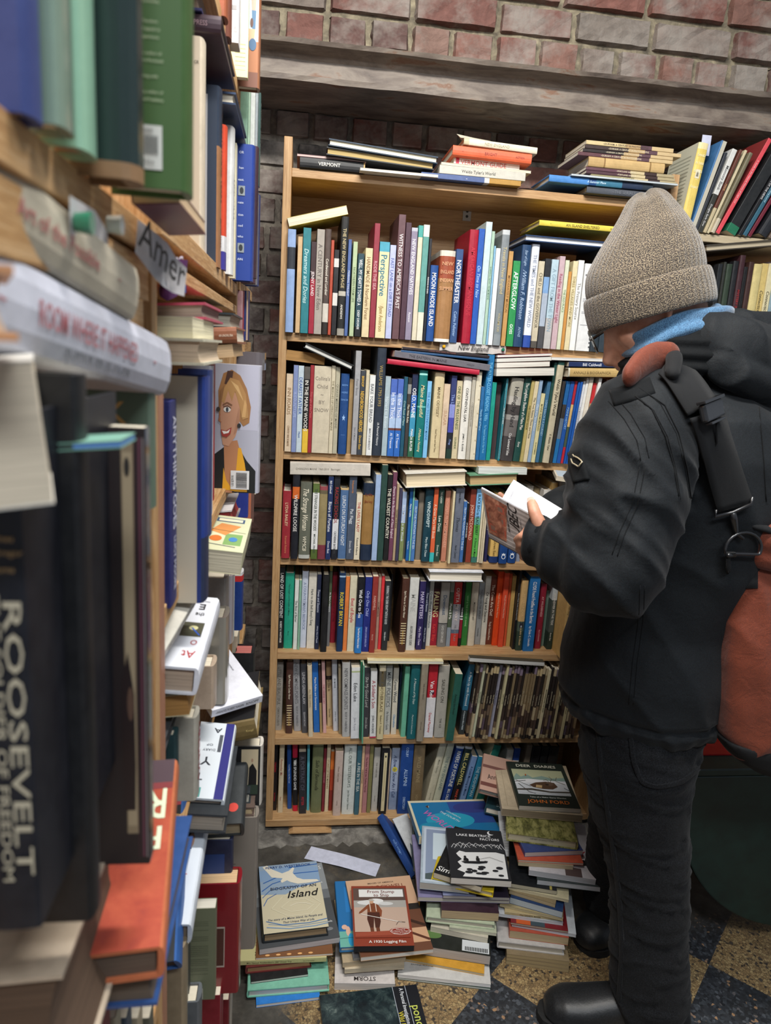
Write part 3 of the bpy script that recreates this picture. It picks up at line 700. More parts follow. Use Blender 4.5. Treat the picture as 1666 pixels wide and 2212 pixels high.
R3b = [
(45,127,360,'#123c4a','WINDSWEPT|Mary Ellen Chase','#d8ecec,#cfe0e0',dict(k='h',key='WINDSWEPT',size=.5)),
(129,176,350,'#d8623a','A Great Mary Hill Book','#f6d4b8',dict(bands=[(.13,'#3cb4b4'),(1,'#d8623a')],size=.6,key='A Great Hill Book')),
(178,236,355,'#24443a','THE ALLAGASH|Lew Dietz|Down East','#dfe4d8',dict(k='p',key='THE ALLAGASH',size=.5)),
(248,300,380,'#b97a62','WHISPERS FROM SOMEWHERE','#e0a890',dict(k='p',dy=.008)),
(322,346,390,'#d8cba4',None,'',dict(dy=-.014)),
(350,436,350,'#686e7c','/Eminent Mainers|Thomas|North Country','#30343e',dict(k='p',size=.4,key='Eminent Mainers')),
(437,474,490,'#3e6aa6','~FROM THE MOUNTAINS TO THE SEA','#c8dcf0'),
(476,498,510,'#15161a','UP GRADE IN EDEN','#ececec',dict(size=.6)),
(500,556,365,'#8a3c2c','~JOHN MCDONALD','#e6b8a0',dict(k='p')),
(560,618,365,'#5aa454','BLACK BAG to BLACKBERRY|A Doctor in Maine','#143024',dict(bands=[(.08,'#3c7468'),(.52,'#5aac4c'),(.62,'#64a89c'),(1,'#7cb4e2')],key='BLACK BAG to BLACKBERRY',size=.52,k='p')),
(620,640,400,'#d9ceb4',None,''),(641,662,400,'#cfc2a4',None,''),(663,682,405,'#d5c8ac',None,''),
(690,722,410,'#2c2a52','/Crash Barry','#d0d0e0',dict(dy=.01,key='Crash')),
(742,832,400,'#d8b266','~FOGGED DAY|Down East','#6a5024',dict(bands=[(.09,'#1b3468'),(1,'#d8b266')],dy=.006)),
(842,926,420,'#14407e',None,'',dict(k='h',spine=[('e',.5,.10,.25,.035,'#f0f4f8'),('e',.5,.10,.18,.026,'#14407e'),('p',[(.3,.12),(.3,.15),(.42,.135),(.5,.16),(.58,.135),(.7,.15),(.7,.12)],'#f0f4f8')],label='blue hardcover with white shield emblem under the held book, left one of the two')),
(930,1015,420,'#14407e',None,'',dict(k='h',dy=.01,spine=[('e',.5,.10,.25,.035,'#f0f4f8'),('e',.5,.10,.18,.026,'#14407e'),('p',[(.3,.12),(.3,.15),(.42,.135),(.5,.16),(.58,.135),(.7,.15),(.7,.12)],'#f0f4f8')],label='blue hardcover with white shield emblem under the held book, right one of the two')),
(1020,1060,430,'#8a93a8',None,'',dict(dy=.02)),
(1062,1130,330,'#c9c4ba',None,'',dict(dy=.06,k='h')),(1132,1195,350,'#8a7a5a',None,'',dict(dy=.06,k='h')),
(1200,1310,370,'#d5d2cc','~','',dict(dy=.03,k='h')),(1312,1368,300,'#b89a62',None,'',dict(dy=.03,k='p')),
(1385,1446,255,'#9a9890','HISTORY OF MAINE','#3c3c38',dict(dy=.02,k='h',size=.3)),(1450,1560,265,'#2b4058',None,'',dict(dy=.02,k='h')),(1562,1640,440,'#26303c',None,'',dict(dy=.02,k='h'))]
row_of_books(R3a, ZS[3], 1.942, 590, 980, 4.76, 'third row of the bookcase', 'books standing in the third row')
row_of_books(R3b, ZS[3], 1.942, 900, 980, 4.76, 'third row of the bookcase', 'books standing in the third row')
R4a = [
(45,102,120,'#15171a','LAND OF LOST CONTENT|ROBERT H. WHITTAKER','#e4e4e0',dict(yb=955,key='LAND OF LOST CONTENT',size=.55)),
(105,198,180,'#1f9c80','The Length and Breadth of Maine|Moody','#1a6a58',dict(yb=950,size=.25,key='The Length and Breadth')),
(203,245,250,'#dce2dc','The Best of Barter','#4a5a50',dict(yb=965)),
(247,273,255,'#8ab49a','~','#4e7a5c',dict(yb=968)),
(275,338,160,'#c9d0e0',"A COUNTRYMAN'S BEDROCK",'#8a94b4',dict(yb=945,k='h')),
(342,424,180,'#dcd6c8',"Hark to the Bell Buoy's Song",'#4a5050',dict(yb=955,k='p',size=.3)),
(426,470,195,'#1c2440','/Times and Seasons|/Write Out of People','#c8cee0',dict(yb=965,label="navy 'Times and Seasons' book, left copy beside Bell Buoy's Song")),
(483,548,195,'#1a1a1c','~','',dict(yb=990,k='h')),
(550,580,100,'#4e5a44',"Mr. Barker's Adventure",'#f0f0ec',dict(yb=935,bands=[(.5,'#6e6e70'),(.93,'#4a563c'),(1,'#c4b860')])),
(582,636,165,'#951e30','THE LANGUAGE OF LOVE','#6a1020',dict(yb=895,k='h')),
(640,712,180,'#173458','ROBERT BRYAN','#f0d23c',dict(yb=985,k='h',size=.72,label='dark blue hardcover with big yellow lettering in the fourth row of the bookcase',bands=[(.95,'#173458'),(.97,'#a8c4dc'),(1,'#173458')])),
(714,756,215,'#e08040','~','#f4b88a',dict(yb=975)),
(758,830,215,'#d9d2b6','Best of Boyle','#c03048',dict(yb=985,size=.5,k='p')),
(832,908,220,'#2458a8','Well Out to Sea|Year-Round on Matinicus Island','#ffffff',dict(yb=1000,bands=[(.35,'#2e7cc4'),(.52,'#264e98'),(1,'#14161c')],key='Well Out to Sea',size=.55)),
(910,982,220,'#1e2a7a','/Only One Child|DRIAN DORN BARLOW','#aeb8f0',dict(yb=990,k='p',size=.42,key='Only One Child')),
(985,1042,215,'#92322c','FAREWELL|Bourne','#e0b0a0',dict(yb=1000,size=.42,key='FAREWELL')),
(1044,1074,210,'#b08a78','~A COMPANION','#6a4438',dict(yb=965)),
(1076,1108,210,'#d8343a','~','#7a1418',dict(yb=965)),
(1112,1172,260,'#25292c',"SUDDENLY, THE CIDER DIDN'T TASTE SO GOOD|Islandport",'#e0e4e4',dict(yb=975,key='SUDDENLY, THE CIDER',k='p',size=.42)),
(1174,1196,190,'#1e1e22',None,'',dict(yb=880)),
(1283,1358,235,'#4c2c20','Spit Place to Cedar River|WILLIAM M. CLARK','#f0e4cc,#d8a83c',dict(yb=990,k='h',size=.34,key='Spit Place, Cedar River',label="brown hardcover 'Spit Place to Cedar River' with gold stripes in the fourth row",spine=[('r',.15,.12+.034*i,.85,.12+.034*i+.012,'#e0cfa4') for i in range(9)])),
(1362,1455,225,'#d4d4ce','MAINE|AN EXPLORERS GUIDE','#b8b8b4,#5a5a58',dict(yb=975,k='p',size=.5,key='MAINE AN EXPLORERS GUIDE')),
(1465,1528,265,'#2c2458','MARY PETERS|Mary Ellen Chase','#d8d0f0',dict(yb=970,size=.55,key='MARY PETERS')),
(1530,1566,215,'#1c2440','/Times and Seasons|/Write Out of People','#c8cee0',dict(yb=965,label="navy 'Times and Seasons' book, right copy beside MARY PETERS")),
(1568,1612,255,'#d8d8d0','Green Wood & Chloroform','#3a4a5a',dict(yb=930,label="thin white 'Green Wood & Chloroform' paperback in the fourth row"))]
R4b = [
(137,202,275,'#6a1424','FALLING|Karin Blay','#f0e4a8,#e04040',dict(yb=925,bands=[(.55,'#9c1a30'),(.9,'#4a0e18'),(1,'#2a0a10')],size=.8,k='p',key='FALLING')),
(203,298,275,'#9c9c98','Downeast|GIGI GEORGES','#3c5878,#d8d8d4',dict(yb=935,k='h',bands=[(.36,'#7a7a78'),(.375,'#3a3c3e'),(1,'#b4b0a8')],key='Downeast',size=.5)),
(300,342,275,'#5c6c5c','Maine & Me','#f0f0e8',dict(yb=935,bands=[(.3,'#8c98a4'),(.7,'#4e5c48'),(.85,'#3a4a3c'),(1,'#8a8c84')],size=.6)),
(343,422,275,'#c23030','OUTTA MY WAY|HILARY PLAY','#f0e0d8,#8a8a90',dict(yb=930,bands=[(.2,'#c8342e'),(.26,'#5a6a80'),(.66,'#a8a8b0'),(1,'#c03030')],size=.42,k='p',key='OUTTA MY WAY')),
(424,453,275,'#1c1618','~THE RIDE','#e8e8e8',dict(yb=935,bands=[(.13,'#1c1618'),(.42,'#8e1830'),(.44,'#e8e8e8'),(.46,'#1c1618'),(.48,'#e8e8e8'),(.5,'#1c1618'),(1,'#1a1416')])),
(455,514,275,'#2e7a34','~WHY IS THE STATE OF MAINE','#a8dc9c',dict(yb=925,k='p',size=.3,cn='green')),
(520,590,275,'#d4ccb8','MUSCONGUS BAY','#5a564c',dict(yb=925,size=.3)),
(593,650,280,'#94989a','THORN ON THE SPRUCE|Chamberlain','#5e6468',dict(yb=915,key='THORN ON THE SPRUCE',size=.35)),
(652,708,210,'#d2d0c4','Of Song and Seasons','#3c3c38',dict(yb=920,size=.5)),
(708,766,215,'#6a3222','The Cows Are Out!|Trudy Chambers Price','#f0dcc8',dict(yb=915,key='The Cows Are Out!',k='p',size=.5)),
(768,827,165,'#e04a18','~WILLIE COLE & Maine Names','#f6c8a0',dict(yb=925,k='p',size=.28,label='bright orange paperback, tallest of the orange ones in the fourth row')),
(830,888,180,'#dc4e30','~WILLIE COLE & Maine Names','#f6c8b0',dict(yb=940,k='p',size=.28,label='orange-red paperback, middle of the three orange ones in the fourth row')),
(890,916,185,'#d65a34','~','#f6c8b0',dict(yb=930,label='narrow orange paperback, right of the three orange ones in the fourth row')),
(920,960,210,'#c8a462',None,'',dict(yb=935)),
(962,1006,160,'#16161a','Maine on Wheels: The State and Everything in Its Path','#dcdcd8',dict(yb=965,key='Maine on Wheels',size=.4,k='p')),
(1012,1080,255,'#d0ac74','AFTER UNDER|HURRY & CRASH','#e8c890',dict(yb=975,bands=[(.28,'#2e4034'),(.42,'#4c5c50'),(1,'#d0ac74')],spine=[('e',.5,.36,.3,.04,'#2c2c34'),('e',.5,.35,.1,.016,'#b8c0c8'),('p',[(.25,.38),(.28,.43),(.38,.40)],'#2c2c34'),('p',[(.75,.38),(.72,.43),(.62,.40)],'#2c2c34')],size=.5,key='tan book with dark animal head',label='tan hardcover with a dark animal head on its spine in the fourth row',k='h')),
(1093,1198,215,'#1f6cac','CLYDE Found Fruitflies in the Berries|by Dale C. Lincoln','#ffffff',dict(yb=985,k='p',size=.34,key='Found Fruitflies in the Berries')),
(1208,1272,290,'#8e1c34','~AT WILDERNESS|East to Katahdin','#e8b8b8',dict(yb=955,k='h',size=.4)),
(1275,1306,360,'#7e988a','~','#c8d8d0',dict(yb=930)),
(1308,1388,330,'#2c3430','AN ANSWER IN THE TIDE|Down East','#e8e8e4',dict(yb=965,bands=[(.28,'#22342c'),(.8,'#4a5450'),(1,'#c0c8cc')],k='p',size=.4,key='AN ANSWER IN THE TIDE')),
(1480,1560,430,'#d2ac6c','~Handy to Home|Tom Hennessey','#5a4424',dict(yb=1065,k='p',size=.42,label="large tan 'Handy to Home' book sticking out at the right end of the fourth row",w=.21))]
row_of_books(R4a, ZS[4], 1.955, 590, 1200, 4.76, 'fourth row of the bookcase', 'books standing in the fourth row')
row_of_books(R4b, ZS[4], 1.955, 900, 1200, 4.76, 'fourth row of the bookcase', 'books standing in the fourth row')
R5a = [
(60,137,140,'#9a958c','LITTLE AND BEAUTIFUL|CAROLYN CHUTE','#6c675e',dict(yb=840,k='h',key='LITTLE AND BEAUTIFUL')),
(175,247,140,'#4a2e26','Spit Place to Cedar River|WILLIAM M. CLARK','#f0e4cc,#d8a83c',dict(yb=875,k='h',size=.34,lean=-1,label="brown hardcover 'Spit Place to Cedar River' with gold stripes in the fifth row",spine=[('r',.15,.12+.034*i,.85,.12+.034*i+.012,'#e0cfa4') for i in range(9)])),
(262,338,95,'#a4a4a6','NEW COMPASS POINTS|ROY P. FAIRFIELD','#6c6c70',dict(yb=850,k='h',lean=-3,label="light grey 'NEW COMPASS POINTS' hardcover, left of its two copies in the fifth row")),
(343,406,165,'#4c4e54','LINDA GREENLAW|SEAWORTHY','#c4c4c8',dict(yb=870,k='h',lean=-3,size=.6,label='dark grey hardcover with large pale lettering, fourth from left in the fifth row')),
(412,460,180,'#d6c6a8','ALL THE LIVING','#a89878',dict(yb=912,k='h',lean=-3)),
(466,528,140,'#1f66b4','Maine Politics and Government','#e8f0f8',dict(yb=868,lean=-3.5,k='p',size=.34)),
(530,556,175,'#5a3c30',None,'',dict(yb=875,lean=-3.5,bands=[(.45,'#a48c60'),(1,'#3c2620')])),
(562,598,135,'#d2a6a4','~THE YANKEE CAT','#a05a64',dict(yb=875,lean=-3.5)),
(605,660,135,'#c8b288','Last One In|Down East','#5a3c28',dict(yb=800,lean=-3.5,k='h',bands=[(.72,'#c8b288'),(.78,'#2c2420'),(1,'#ab8c64')],key='Last One In')),
(664,720,95,'#c4c8d0','IN MAINE|JOHN N. COLE','#6a7078',dict(yb=850,lean=-3.5,k='h',key='IN MAINE',size=.42)),
(722,753,190,'#8e8066','~','#ccbd9c',dict(yb=885,lean=-3)),
(756,838,150,'#b4b4b2','NEW COMPASS POINTS|ROY P. FAIRFIELD','#6a6a6c',dict(yb=910,lean=-2.5,k='h',label="light grey 'NEW COMPASS POINTS' hardcover, right of its two copies in the fifth row")),
(845,932,200,'#dcdee2','Eden Lake|Jane Roper','#34343a,#a8a8b0',dict(yb=932,k='p',size=.42,lean=-2,key='Eden Lake',bands=[(.93,'#dcdee2'),(.95,'#b0bc8a'),(1,'#e6e6e2')])),
(936,948,80,'#2f7a58',None,'',dict(yb=940,dy=-.01,lean=-2)),(952,968,80,'#5aa084',None,'',dict(yb=985,lean=-2,label='thin green booklet poking out past the shelf edge in the fifth row')),
(975,1032,200,'#3c3a3e','/She My Good Lord|Down East','#b8b4b0',dict(yb=915,lean=-2,key='She My Good Lord')),
(1040,1106,235,'#dcdcdc',"A Soldier's Son|JOHN E. HODGKINS",'#a02838,#4c4c50',dict(yb=925,lean=-2,key="A Soldier's Son",bands=[(.02,'#c03050'),(1,'#dcdcdc')])),
(1112,1180,180,'#c9bc94','~MAINE ANOTHER PLACE|Robert P. Tristram','#6e5e3a',dict(yb=935,k='h',lean=-1,bands=[(.72,'#cfc298'),(.93,'#5a564c'),(1,'#b8ae94')])),
(1184,1248,180,'#b9bab4',"MAINE POLITICS|An Insider's Guide",'#64686a',dict(yb=890,lean=-1,key='MAINE POLITICS',k='p',size=.6)),
(1258,1313,200,'#d4cdbc','Green Wood|Chloroform','#3c4450,#3a8ac0',dict(yb=888,lean=-1,label="cream 'Green Wood and Chloroform' book with blue lettering in the fifth row",size=.6)),
(1315,1337,190,'#1c2c44','~','#b0b8c8',dict(yb=835)),
(1343,1410,185,'#6cb496','~','#4c9478',dict(yb=910,k='h')),
(1420,1512,170,'#0f5c62','/A Measure of My Days|/The Journal of a Country Doctor','#c8dcd8',dict(yb=930,k='h',size=.3,key='A Measure of My Days')),
(1516,1590,165,'#948a78','~THE OUTER FRINGE|DREW RUNNER','#5e5648',dict(yb=955,k='h',size=.25))]
R5b = [
(75,168,165,'#c02030','Van Reid|Daniel Plainway','#ffffff,#c04040',dict(yb=920,bands=[(.55,'#e2e0e2'),(1,'#bc1e2e')],k='p',size=.42,label='red and white paperback with a dark purple dot in the fifth row',spine=[('e',.5,.62,.26,.035,'#3c1430')])),
(176,285,180,'#aeaaa0','SAILING ON|THE ICE','#5a5850',dict(yb=915,k='h',size=.38,key='SAILING ON THE ICE',rnd=.05,lean=0)),
(300,378,265,'#245c50','~Among the Rows','#16362e',dict(yb=955,dy=-.02,lean=3.2,k='p',size=.3,label='green and gold book jutting forward at a slant in the fifth row',back=[('r',0,0,1,1,'#6e7a48'),('r',.2,0,.6,1,'#8e8c4c'),('r',0,.55,1,1,'#4c6a48')])),
(430,490,165,'#236078','A Place Up with Firewood|A Companion to Birds of MAINE','#e0ecf0',dict(yb=890,lean=3.6,bands=[(.35,'#2c3436'),(1,'#2a6a88')],size=.42,key='A Place Up with Firewood'))]
row_of_books(R5a, ZS[5], 1.955, 580, 1400, 4.76, 'fifth row of the bookcase', 'books standing in the fifth row')
row_of_books(R5b, ZS[5], 1.955, 900, 1400, 4.76, 'fifth row of the bookcase', 'books standing in the fifth row')
rr = random.Random(21); R5c = []; x = 505; i = 0
SEP = ['#2a2220', '#8a7658', '#3a2c26', '#7c6850', '#4a3a30', '#6a5848', '#b8a888', '#4c3a34', '#5a4a58']
SPECIAL = {590: ('#cfd2b4', '#8a8c70'), 745: ('#a8a8bc', '#606078'), 800: ('#cfc8a0', '#6a6450'), 1255: ('#d4c8a4', '#2a2420'), 1380: ('#b4a884', '#2a2420'), 1470: ('#c0b48c', '#403830')}
while x < 1600:
    wd = rr.choice([26, 28, 30, 34]); sp = [v for q, v in SPECIAL.items() if x <= q < x+wd]
    top = 178+max(0, (x-505)*0.04)+rr.uniform(-14, 22)
    if sp: b = None; c = sp[0][0]
    else:
        c = rr.choice(['#30241f', '#3a2c24', '#4a3a2e', '#261e1c']); b = [(.05, rr.choice(['#a89878', '#2a2220'])), (rr.uniform(.12, .2), rr.choice(SEP)), (rr.uniform(.22, .34), rr.choice(SEP)), (rr.uniform(.36, .5), rr.choice(SEP)), (.9, rr.choice(['#2b2320', '#2b2320', '#4c3c32', '#8c7a5c'])), (1, rr.choice(['#cdb98e', '#bfae8c', '#2a2220', '#8c7c90']))]
    tt = rr.choice(['MADAWASKA AND THE VALLEY', 'THE RIVER TOWN', 'OLD ORCHARD', 'HARBOR VILLAGES', 'ALONG THE COAST', 'THE LAKE REGION', 'MILL TOWN ALBUM', 'THE HILL FARMS', 'ISLAND YEARS'])
    R5c.append((x, x+wd-1, top, c, '~'+tt, '#d8ccae' if not sp else sp[0][1], dict(bands=b, lean=3.9, yb=925+rr.uniform(-14, 14), k='p', pc='#e4dcc8', size=.4,
        label='slim %s local-history paperback, %s in the leaning sepia set of the fifth row' % ('dark brown' if not sp else cname(c), ORD[i+1] if i < 12 else '%dth' % (i+1)))))
    x += wd; i += 1
row_of_books(R5c, ZS[5], 1.955, 900, 1400, 4.76, 'fifth row of the bookcase', 'leaning set of sepia local-history paperbacks')
R6a = [
(135,177,80,'#1c1416','~Unspoken|No Ordinary','#b01828',dict(yb=765,bands=[(1,'#1c1416')],size=.5)),
(190,242,65,'#d3c4a4','/Remember Me|Peter','#a85a4c',dict(yb=785,k='h',key='Remember Me')),
(290,335,80,'#1f4f96','Third Mate in the Main Line','#c8d8f0',dict(yb=745,lean=-2,k='h',size=.4)),
(345,398,80,'#17171a','THIS SPLENDID GAME','#ececec',dict(yb=770,lean=-2,bands=[(.09,'#c81c34'),(.8,'#17171a'),(1,'#b8183c')],size=.62,k='h',spine=[('e',.5,.73,.3,.03,'#9a9c98')])),
(410,484,165,'#2a2a30','~A PORTRAIT OF|PETER','#5a5a66,#c03040',dict(yb=800,lean=-2,k='p')),
(488,516,80,'#5cb4c4','~','#e0f0f4',dict(yb=765,lean=-1.5)),
(525,636,70,'#6e7450','/Sails of Bermuda','#3a3c28',dict(yb=782,k='h',size=.42,bands=[(.97,'#6e7450'),(1,'#a0a478')])),
(638,667,130,'#7c2430','~THE BACKYARD','#c08088',dict(yb=775,k='h')),
(670,708,70,'#d8c8a6','~STORIES OF THE MARSHES','#907850',dict(yb=778)),
(712,748,160,'#c85a30',None,'',dict(yb=768,bands=[(.35,'#8c2c20'),(.7,'#b84828'),(1,'#d8742c')])),
(754,836,155,'#c9b4a8','/Dawn East Lane|Lothrop','#8a7468',dict(yb=815,k='h',size=.3,key='Dawn East Lane')),
(844,970,60,'#d3d8d2','ALL OUR YESTERDAYS|James Oliver and Jane F. Robertson','#6a746c',dict(yb=800,k='h',size=.32,rnd=.06,key='ALL OUR YESTERDAYS')),
(974,1022,100,'#3a6472','A FIRE IN THE SEA','#d8dcd4',dict(yb=810,size=.62)),
(1024,1052,100,'#dcb690',"A WARDEN'S WAY",'#6a4630',dict(yb=798,size=.5)),
(1054,1101,70,'#b27c7c','The Rebel Yell & the Yankee Hurrah','#6c2c3c',dict(yb=790,size=.42)),
(1103,1141,90,'#847e50','~','#b8b080',dict(yb=790)),
(1147,1212,115,'#bcb8b0','THE OTHER WISE|NOTHING','#7c786e',dict(yb=770,k='h',key='THE OTHER WISE',size=.3)),
(1225,1304,125,'#16161a','~','#7c6c40',dict(yb=805,k='p',spine=[('r',.28,.05,.72,.93,'#d8caa0'),('r',.4,.86,.6,.89,'#2a2a2a'),('r',.47,.2,.53,.8,'#a08c58')],label='black book with a long cream spine panel in the bottom row')),
(1306,1322,150,'#d0b8a0',None,'',dict(yb=770)),
(1327,1408,125,'#a8b4cc','/A Bow In Snow An I Call','#3c4a70',dict(yb=758,k='p',bands=[(.3,'#8494b0'),(1,'#acb8d0')],size=.42,spine=[('e',.5,.66,.32,.04,'#e6d43c')])),
(1415,1542,75,'#18448c','COLBY|ALUMNI|DIRECTORY','#b8d0f0',dict(yb=800,k='p',size=.3,key='ALUMNI DIRECTORY')),
(1546,1660,90,'#7c684a','~WILD MAINE|VOYAGES','#a8946c',dict(yb=800,k='h',size=.4))]
R6b = [
(225,292,55,'#cdc6ac','/Maine Odyssey|Good Times','#8e8a78',dict(yb=660,lean=9,k='h',size=.3,label="pale leaning 'Maine Odyssey' hardcover in the bottom row")),
(295,360,55,'#c4c4ac','THE NEW ENGLAND','#7a8c84',dict(yb=660,lean=9,k='h',size=.5,label='pale grey-green hardcover leaning beside Maine Odyssey in the bottom row')),
(372,445,85,'#1c3c80','RIVERS OF FORTUNE|BILL CALDWELL','#f0f0e8',dict(yb=670,lean=9.5,k='h',size=.6,label="blue 'RIVERS OF FORTUNE' hardcover leaning in the bottom row",bands=[(.97,'#1c3c80'),(1,'#b8c0cc')])),
(450,518,90,'#201c1c','BILL CALDWELL|MAINE MAGIC','#f0e088,#e05a40',dict(yb=672,lean=9.5,k='h',size=.6,label="black 'MAINE MAGIC' hardcover leaning in the bottom row",bands=[(.45,'#1c1a1c'),(.97,'#243430'),(1,'#b8bcc0')])),
(530,580,180,'#7f9cc8','A Cold Morning in Maine','#24406c',dict(yb=675,lean=10,size=.42,k='p')),
(590,645,185,'#2a88ac','THE MIDSHIPMAN','#d0ecf4',dict(yb=675,lean=10,size=.5)),
(670,740,75,'#1c6a5c',None,'',dict(yb=680,lean=12,k='h',bands=[(1,'#1c6a5c')],back=[('r',0,0,1,1,'#c8c8a8')])),
(900,960,120,'#cfcac0',None,'',dict(yb=640,lean=3,k='h')),(965,1020,110,'#2c3a80','~','#c8d0f0',dict(yb=640,lean=3,bands=[(.8,'#dcdcd8'),(1,'#2c4c9c')])),(1060,1110,80,'#8c8070',None,'',dict(yb=640,lean=4)),(1115,1190,90,'#26262a',None,'',dict(yb=640,lean=4,k='h')),(1195,1260,90,'#1e2022',None,'',dict(yb=640,lean=4,k='h')),(1265,1350,90,'#2a2624',None,'',dict(yb=640,lean=4,k='h'))]
row_of_books(R6a, ZS[6], 1.965, 560, 1590, 4.76, 'bottom row of the bookcase', 'books standing in the bottom row')
row_of_books(R6b, ZS[6], 1.965, 860, 1590, 4.165, 'bottom row of the bookcase', 'books standing in the bottom row')
# ---------------------------------------------------------------- lying and slanting books
def mat3(x, y, z, o):
    m = Matrix((x, y, z)).transposed().to_4x4(); m.translation = o; return m
def edge(label, P0, P1, t, depth, face='spine', col='#888888', kind=None, up=(0, 0, 1), **k):
    P0 = Vector(P0); P1 = Vector(P1); d = (P1-P0); L = d.length; d.normalize(); up = Vector(up); up = (up-d*up.dot(d)).normalized()
    aw = -d.cross(up)
    kind = kind or ('p' if t < 0.016 else 'h')
    if face == 'spine': M = mat3(up, aw, -d, P1); w, h = depth, L
    elif face == 'spineinv': M = mat3(-up, aw, d, P0+up*t); w, h = depth, L
    elif face == 'pages': M = mat3(up, -aw, d, P0+aw*depth); w, h = depth, L
    elif face == 'end': M = mat3(up, d, aw, P0); w, h = L, depth
    elif face == 'endinv': M = mat3(up, -d, -aw, P1+aw*depth); w, h = L, depth
    elif face == 'endback': M = mat3(-up, -d, aw, P1+up*t); w, h = L, depth
    return book(label, M, t, w, h, col, kind, **k)
def slab(label, A, B, Cc, t, col='#888888', mode='front', kind=None, **k):
    A = Vector(A); B = Vector(B); Cc = Vector(Cc); e1 = B-A; W_ = e1.length; e1.normalize()
    e2 = Cc-A; e2 = e2-e1*e2.dot(e1); H = e2.length; e2.normalize(); n = e1.cross(e2)
    kind = kind or ('p' if t < 0.016 else 'h')
    if mode == 'front': M = mat3(n, e1, e2, A-n*t)
    elif mode == 'back': M = mat3(-n, -e1, e2, B)
    elif mode == 'inv': M = mat3(n, -e1, -e2, B+e2*H-n*t)
    elif mode == 'invback': M = mat3(-n, e1, -e2, A+e2*H)
    return book(label, M, t, W_, H, col, kind, **k)
def thick(P, px, dirv=(0, 0, 1)):
    """world length along dirv at P that spans px pixels"""
    a = proj(P); b = proj(Vector(P)+Vector(dirv)*0.01); return 0.01*px/math.hypot(a[0]-b[0], a[1]-b[1])
def flatY(label, x0, y0, x1, y1, th, Y=1.945, depth=0.16, face='spine', col='#888888', dy=0, **k):
    P0 = atY(x0, y0, Y); P1 = atY(x1, y1, Y+dy)
    return edge(label, P0, P1, thick(P0, th), depth, face, col, **k)
class Z:
    def __init__(s, o, sc): s.ox, s.oy = o; s.sc = sc
    def __call__(s, x, y): return (s.ox+x/s.sc, s.oy+y/s.sc)
def zf(z, label, x0, y0, x1, y1, th, **k):
    a = z(x0, y0); b = z(x1, y1); return flatY(label, *a, *b, th/z.sc, **k)
GT = 'books lying on top of the bookcase'
z = Z((600, 240), 3.143)
def topz(z, label, x0, x1, zz, th, **k):   # item resting at height zz, level
    base = Vector((0, k.get('Y', 1.945), zz)); X0 = along(base, Vector((1, 0, 0)), px=z(x0, 0)[0]); X1 = along(base, Vector((1, 0, 0)), px=z(x1, 0)[0])
    Y = k.pop('Y', 1.945); P0 = Vector((X0, Y, zz)); dz = k.pop('dz', 0); yaw = k.pop('yaw', 0); L = X1-X0
    P1 = Vector((X0+L*math.cos(math.radians(yaw)), Y+L*math.sin(math.radians(yaw)), zz+dz)); t = k.pop('t', None) or thick(P0, th/z.sc)
    k.setdefault('group', GT)
    edge(label, P0, P1, t, k.pop('depth', 0.15), k.pop('face', 'spine'), k.pop('col'), **k); return zz+t
T0 = 1.8845
a = topz(z, "black hardcover reading VERMONT lying at the left end on top of the bookcase", 150, 590, T0, 0, t=.026, col='#141416', kind='h', title='VERMONT', tcol='#e8e4da', bands=[(.02, '#b89250'), (1, '#141416')], size=.4)
a = topz(z, "thin pink-edged book on the black VERMONT book", 132, 600, a+.0005, 0, t=.005, col='#b48a8c', depth=.15, face='pages', pc='#d8c4bc')
a = topz(z, "large cream-edged black hardcover slanting over the VERMONT book", 330, 1062, a+.001, 0, t=.018, Y=1.93, dz=-.012, depth=.2, col='#23272a', kind='h', face='pages', pc='#b9a26c')
a = topz(z, "large dark blue book with yellow lettering, uppermost at the left on top of the bookcase", 345, 1088, a+.002, 0, t=.016, Y=1.925, dz=-.018, depth=.2, col='#22384e', kind='h', face='pages', pc='#efe8cf', front=[('t', 'DEAD', .5, .2, .06, .5, '#c8d24a'), ('t', 'MY LAST', .4, .35, .05, .5, '#c8d24a'), ('t', 'DAYS', .6, .5, .05, .5, '#c8d24a')])
b0 = topz(z, "slate blue and tan book, lowest in the middle pile on top of the bookcase", 975, 1650, T0, 0, t=.0125, Y=1.925, col='#4c5f8e', bands=[(.32, '#b0863c'), (.37, '#c8c8c8'), (1, '#4c5f8e')], title='~', size=.4)
b1 = topz(z, "pale 'Waldo Tyler World' book lying in the middle pile on top of the bookcase", 1098, 1680, b0+.0005, 0, t=.020, Y=1.925, col='#c3c0b4', kind='p', title="Waldo Tyler's World", tcol='#4a463c', size=.36)
topz(z, "thin white booklet lying beside the VERMONT book on top of the bookcase", 560, 1090, T0+.0005, 0, t=.006, Y=1.915, col='#dedad2', face='pages', pc='#e6e2d8', depth=.16)
b2 = topz(z, "thin cream board book under the white VERMONT paperback on top of the bookcase", 1110, 1720, b1+.0005, 0, t=.006, Y=1.925, dz=-.001, col='#d8cfba', face='pages', pc='#ded6c2')
b3 = topz(z, "white paperback with red VERMONT lettering in the middle pile on top of the bookcase", 1195, 1640, b2+.0005, 0, t=.018, Y=1.945, col='#e4d8cc', bands=[(.92, '#e4d8cc'), (.97, '#c43048'), (1, '#e4d8cc')], title='VERMONT GUIDE', tcol='#c05048', size=.6, kind='p')
b4 = topz(z, "orange hardcover lying in the middle pile on top of the bookcase", 1185, 1720, b3+.0005, 0, t=.024, Y=1.93, dz=-.004, col='#d4623c', kind='h', title='~|BRIGHT|ACTION', tcol='#8c3020', size=.35)
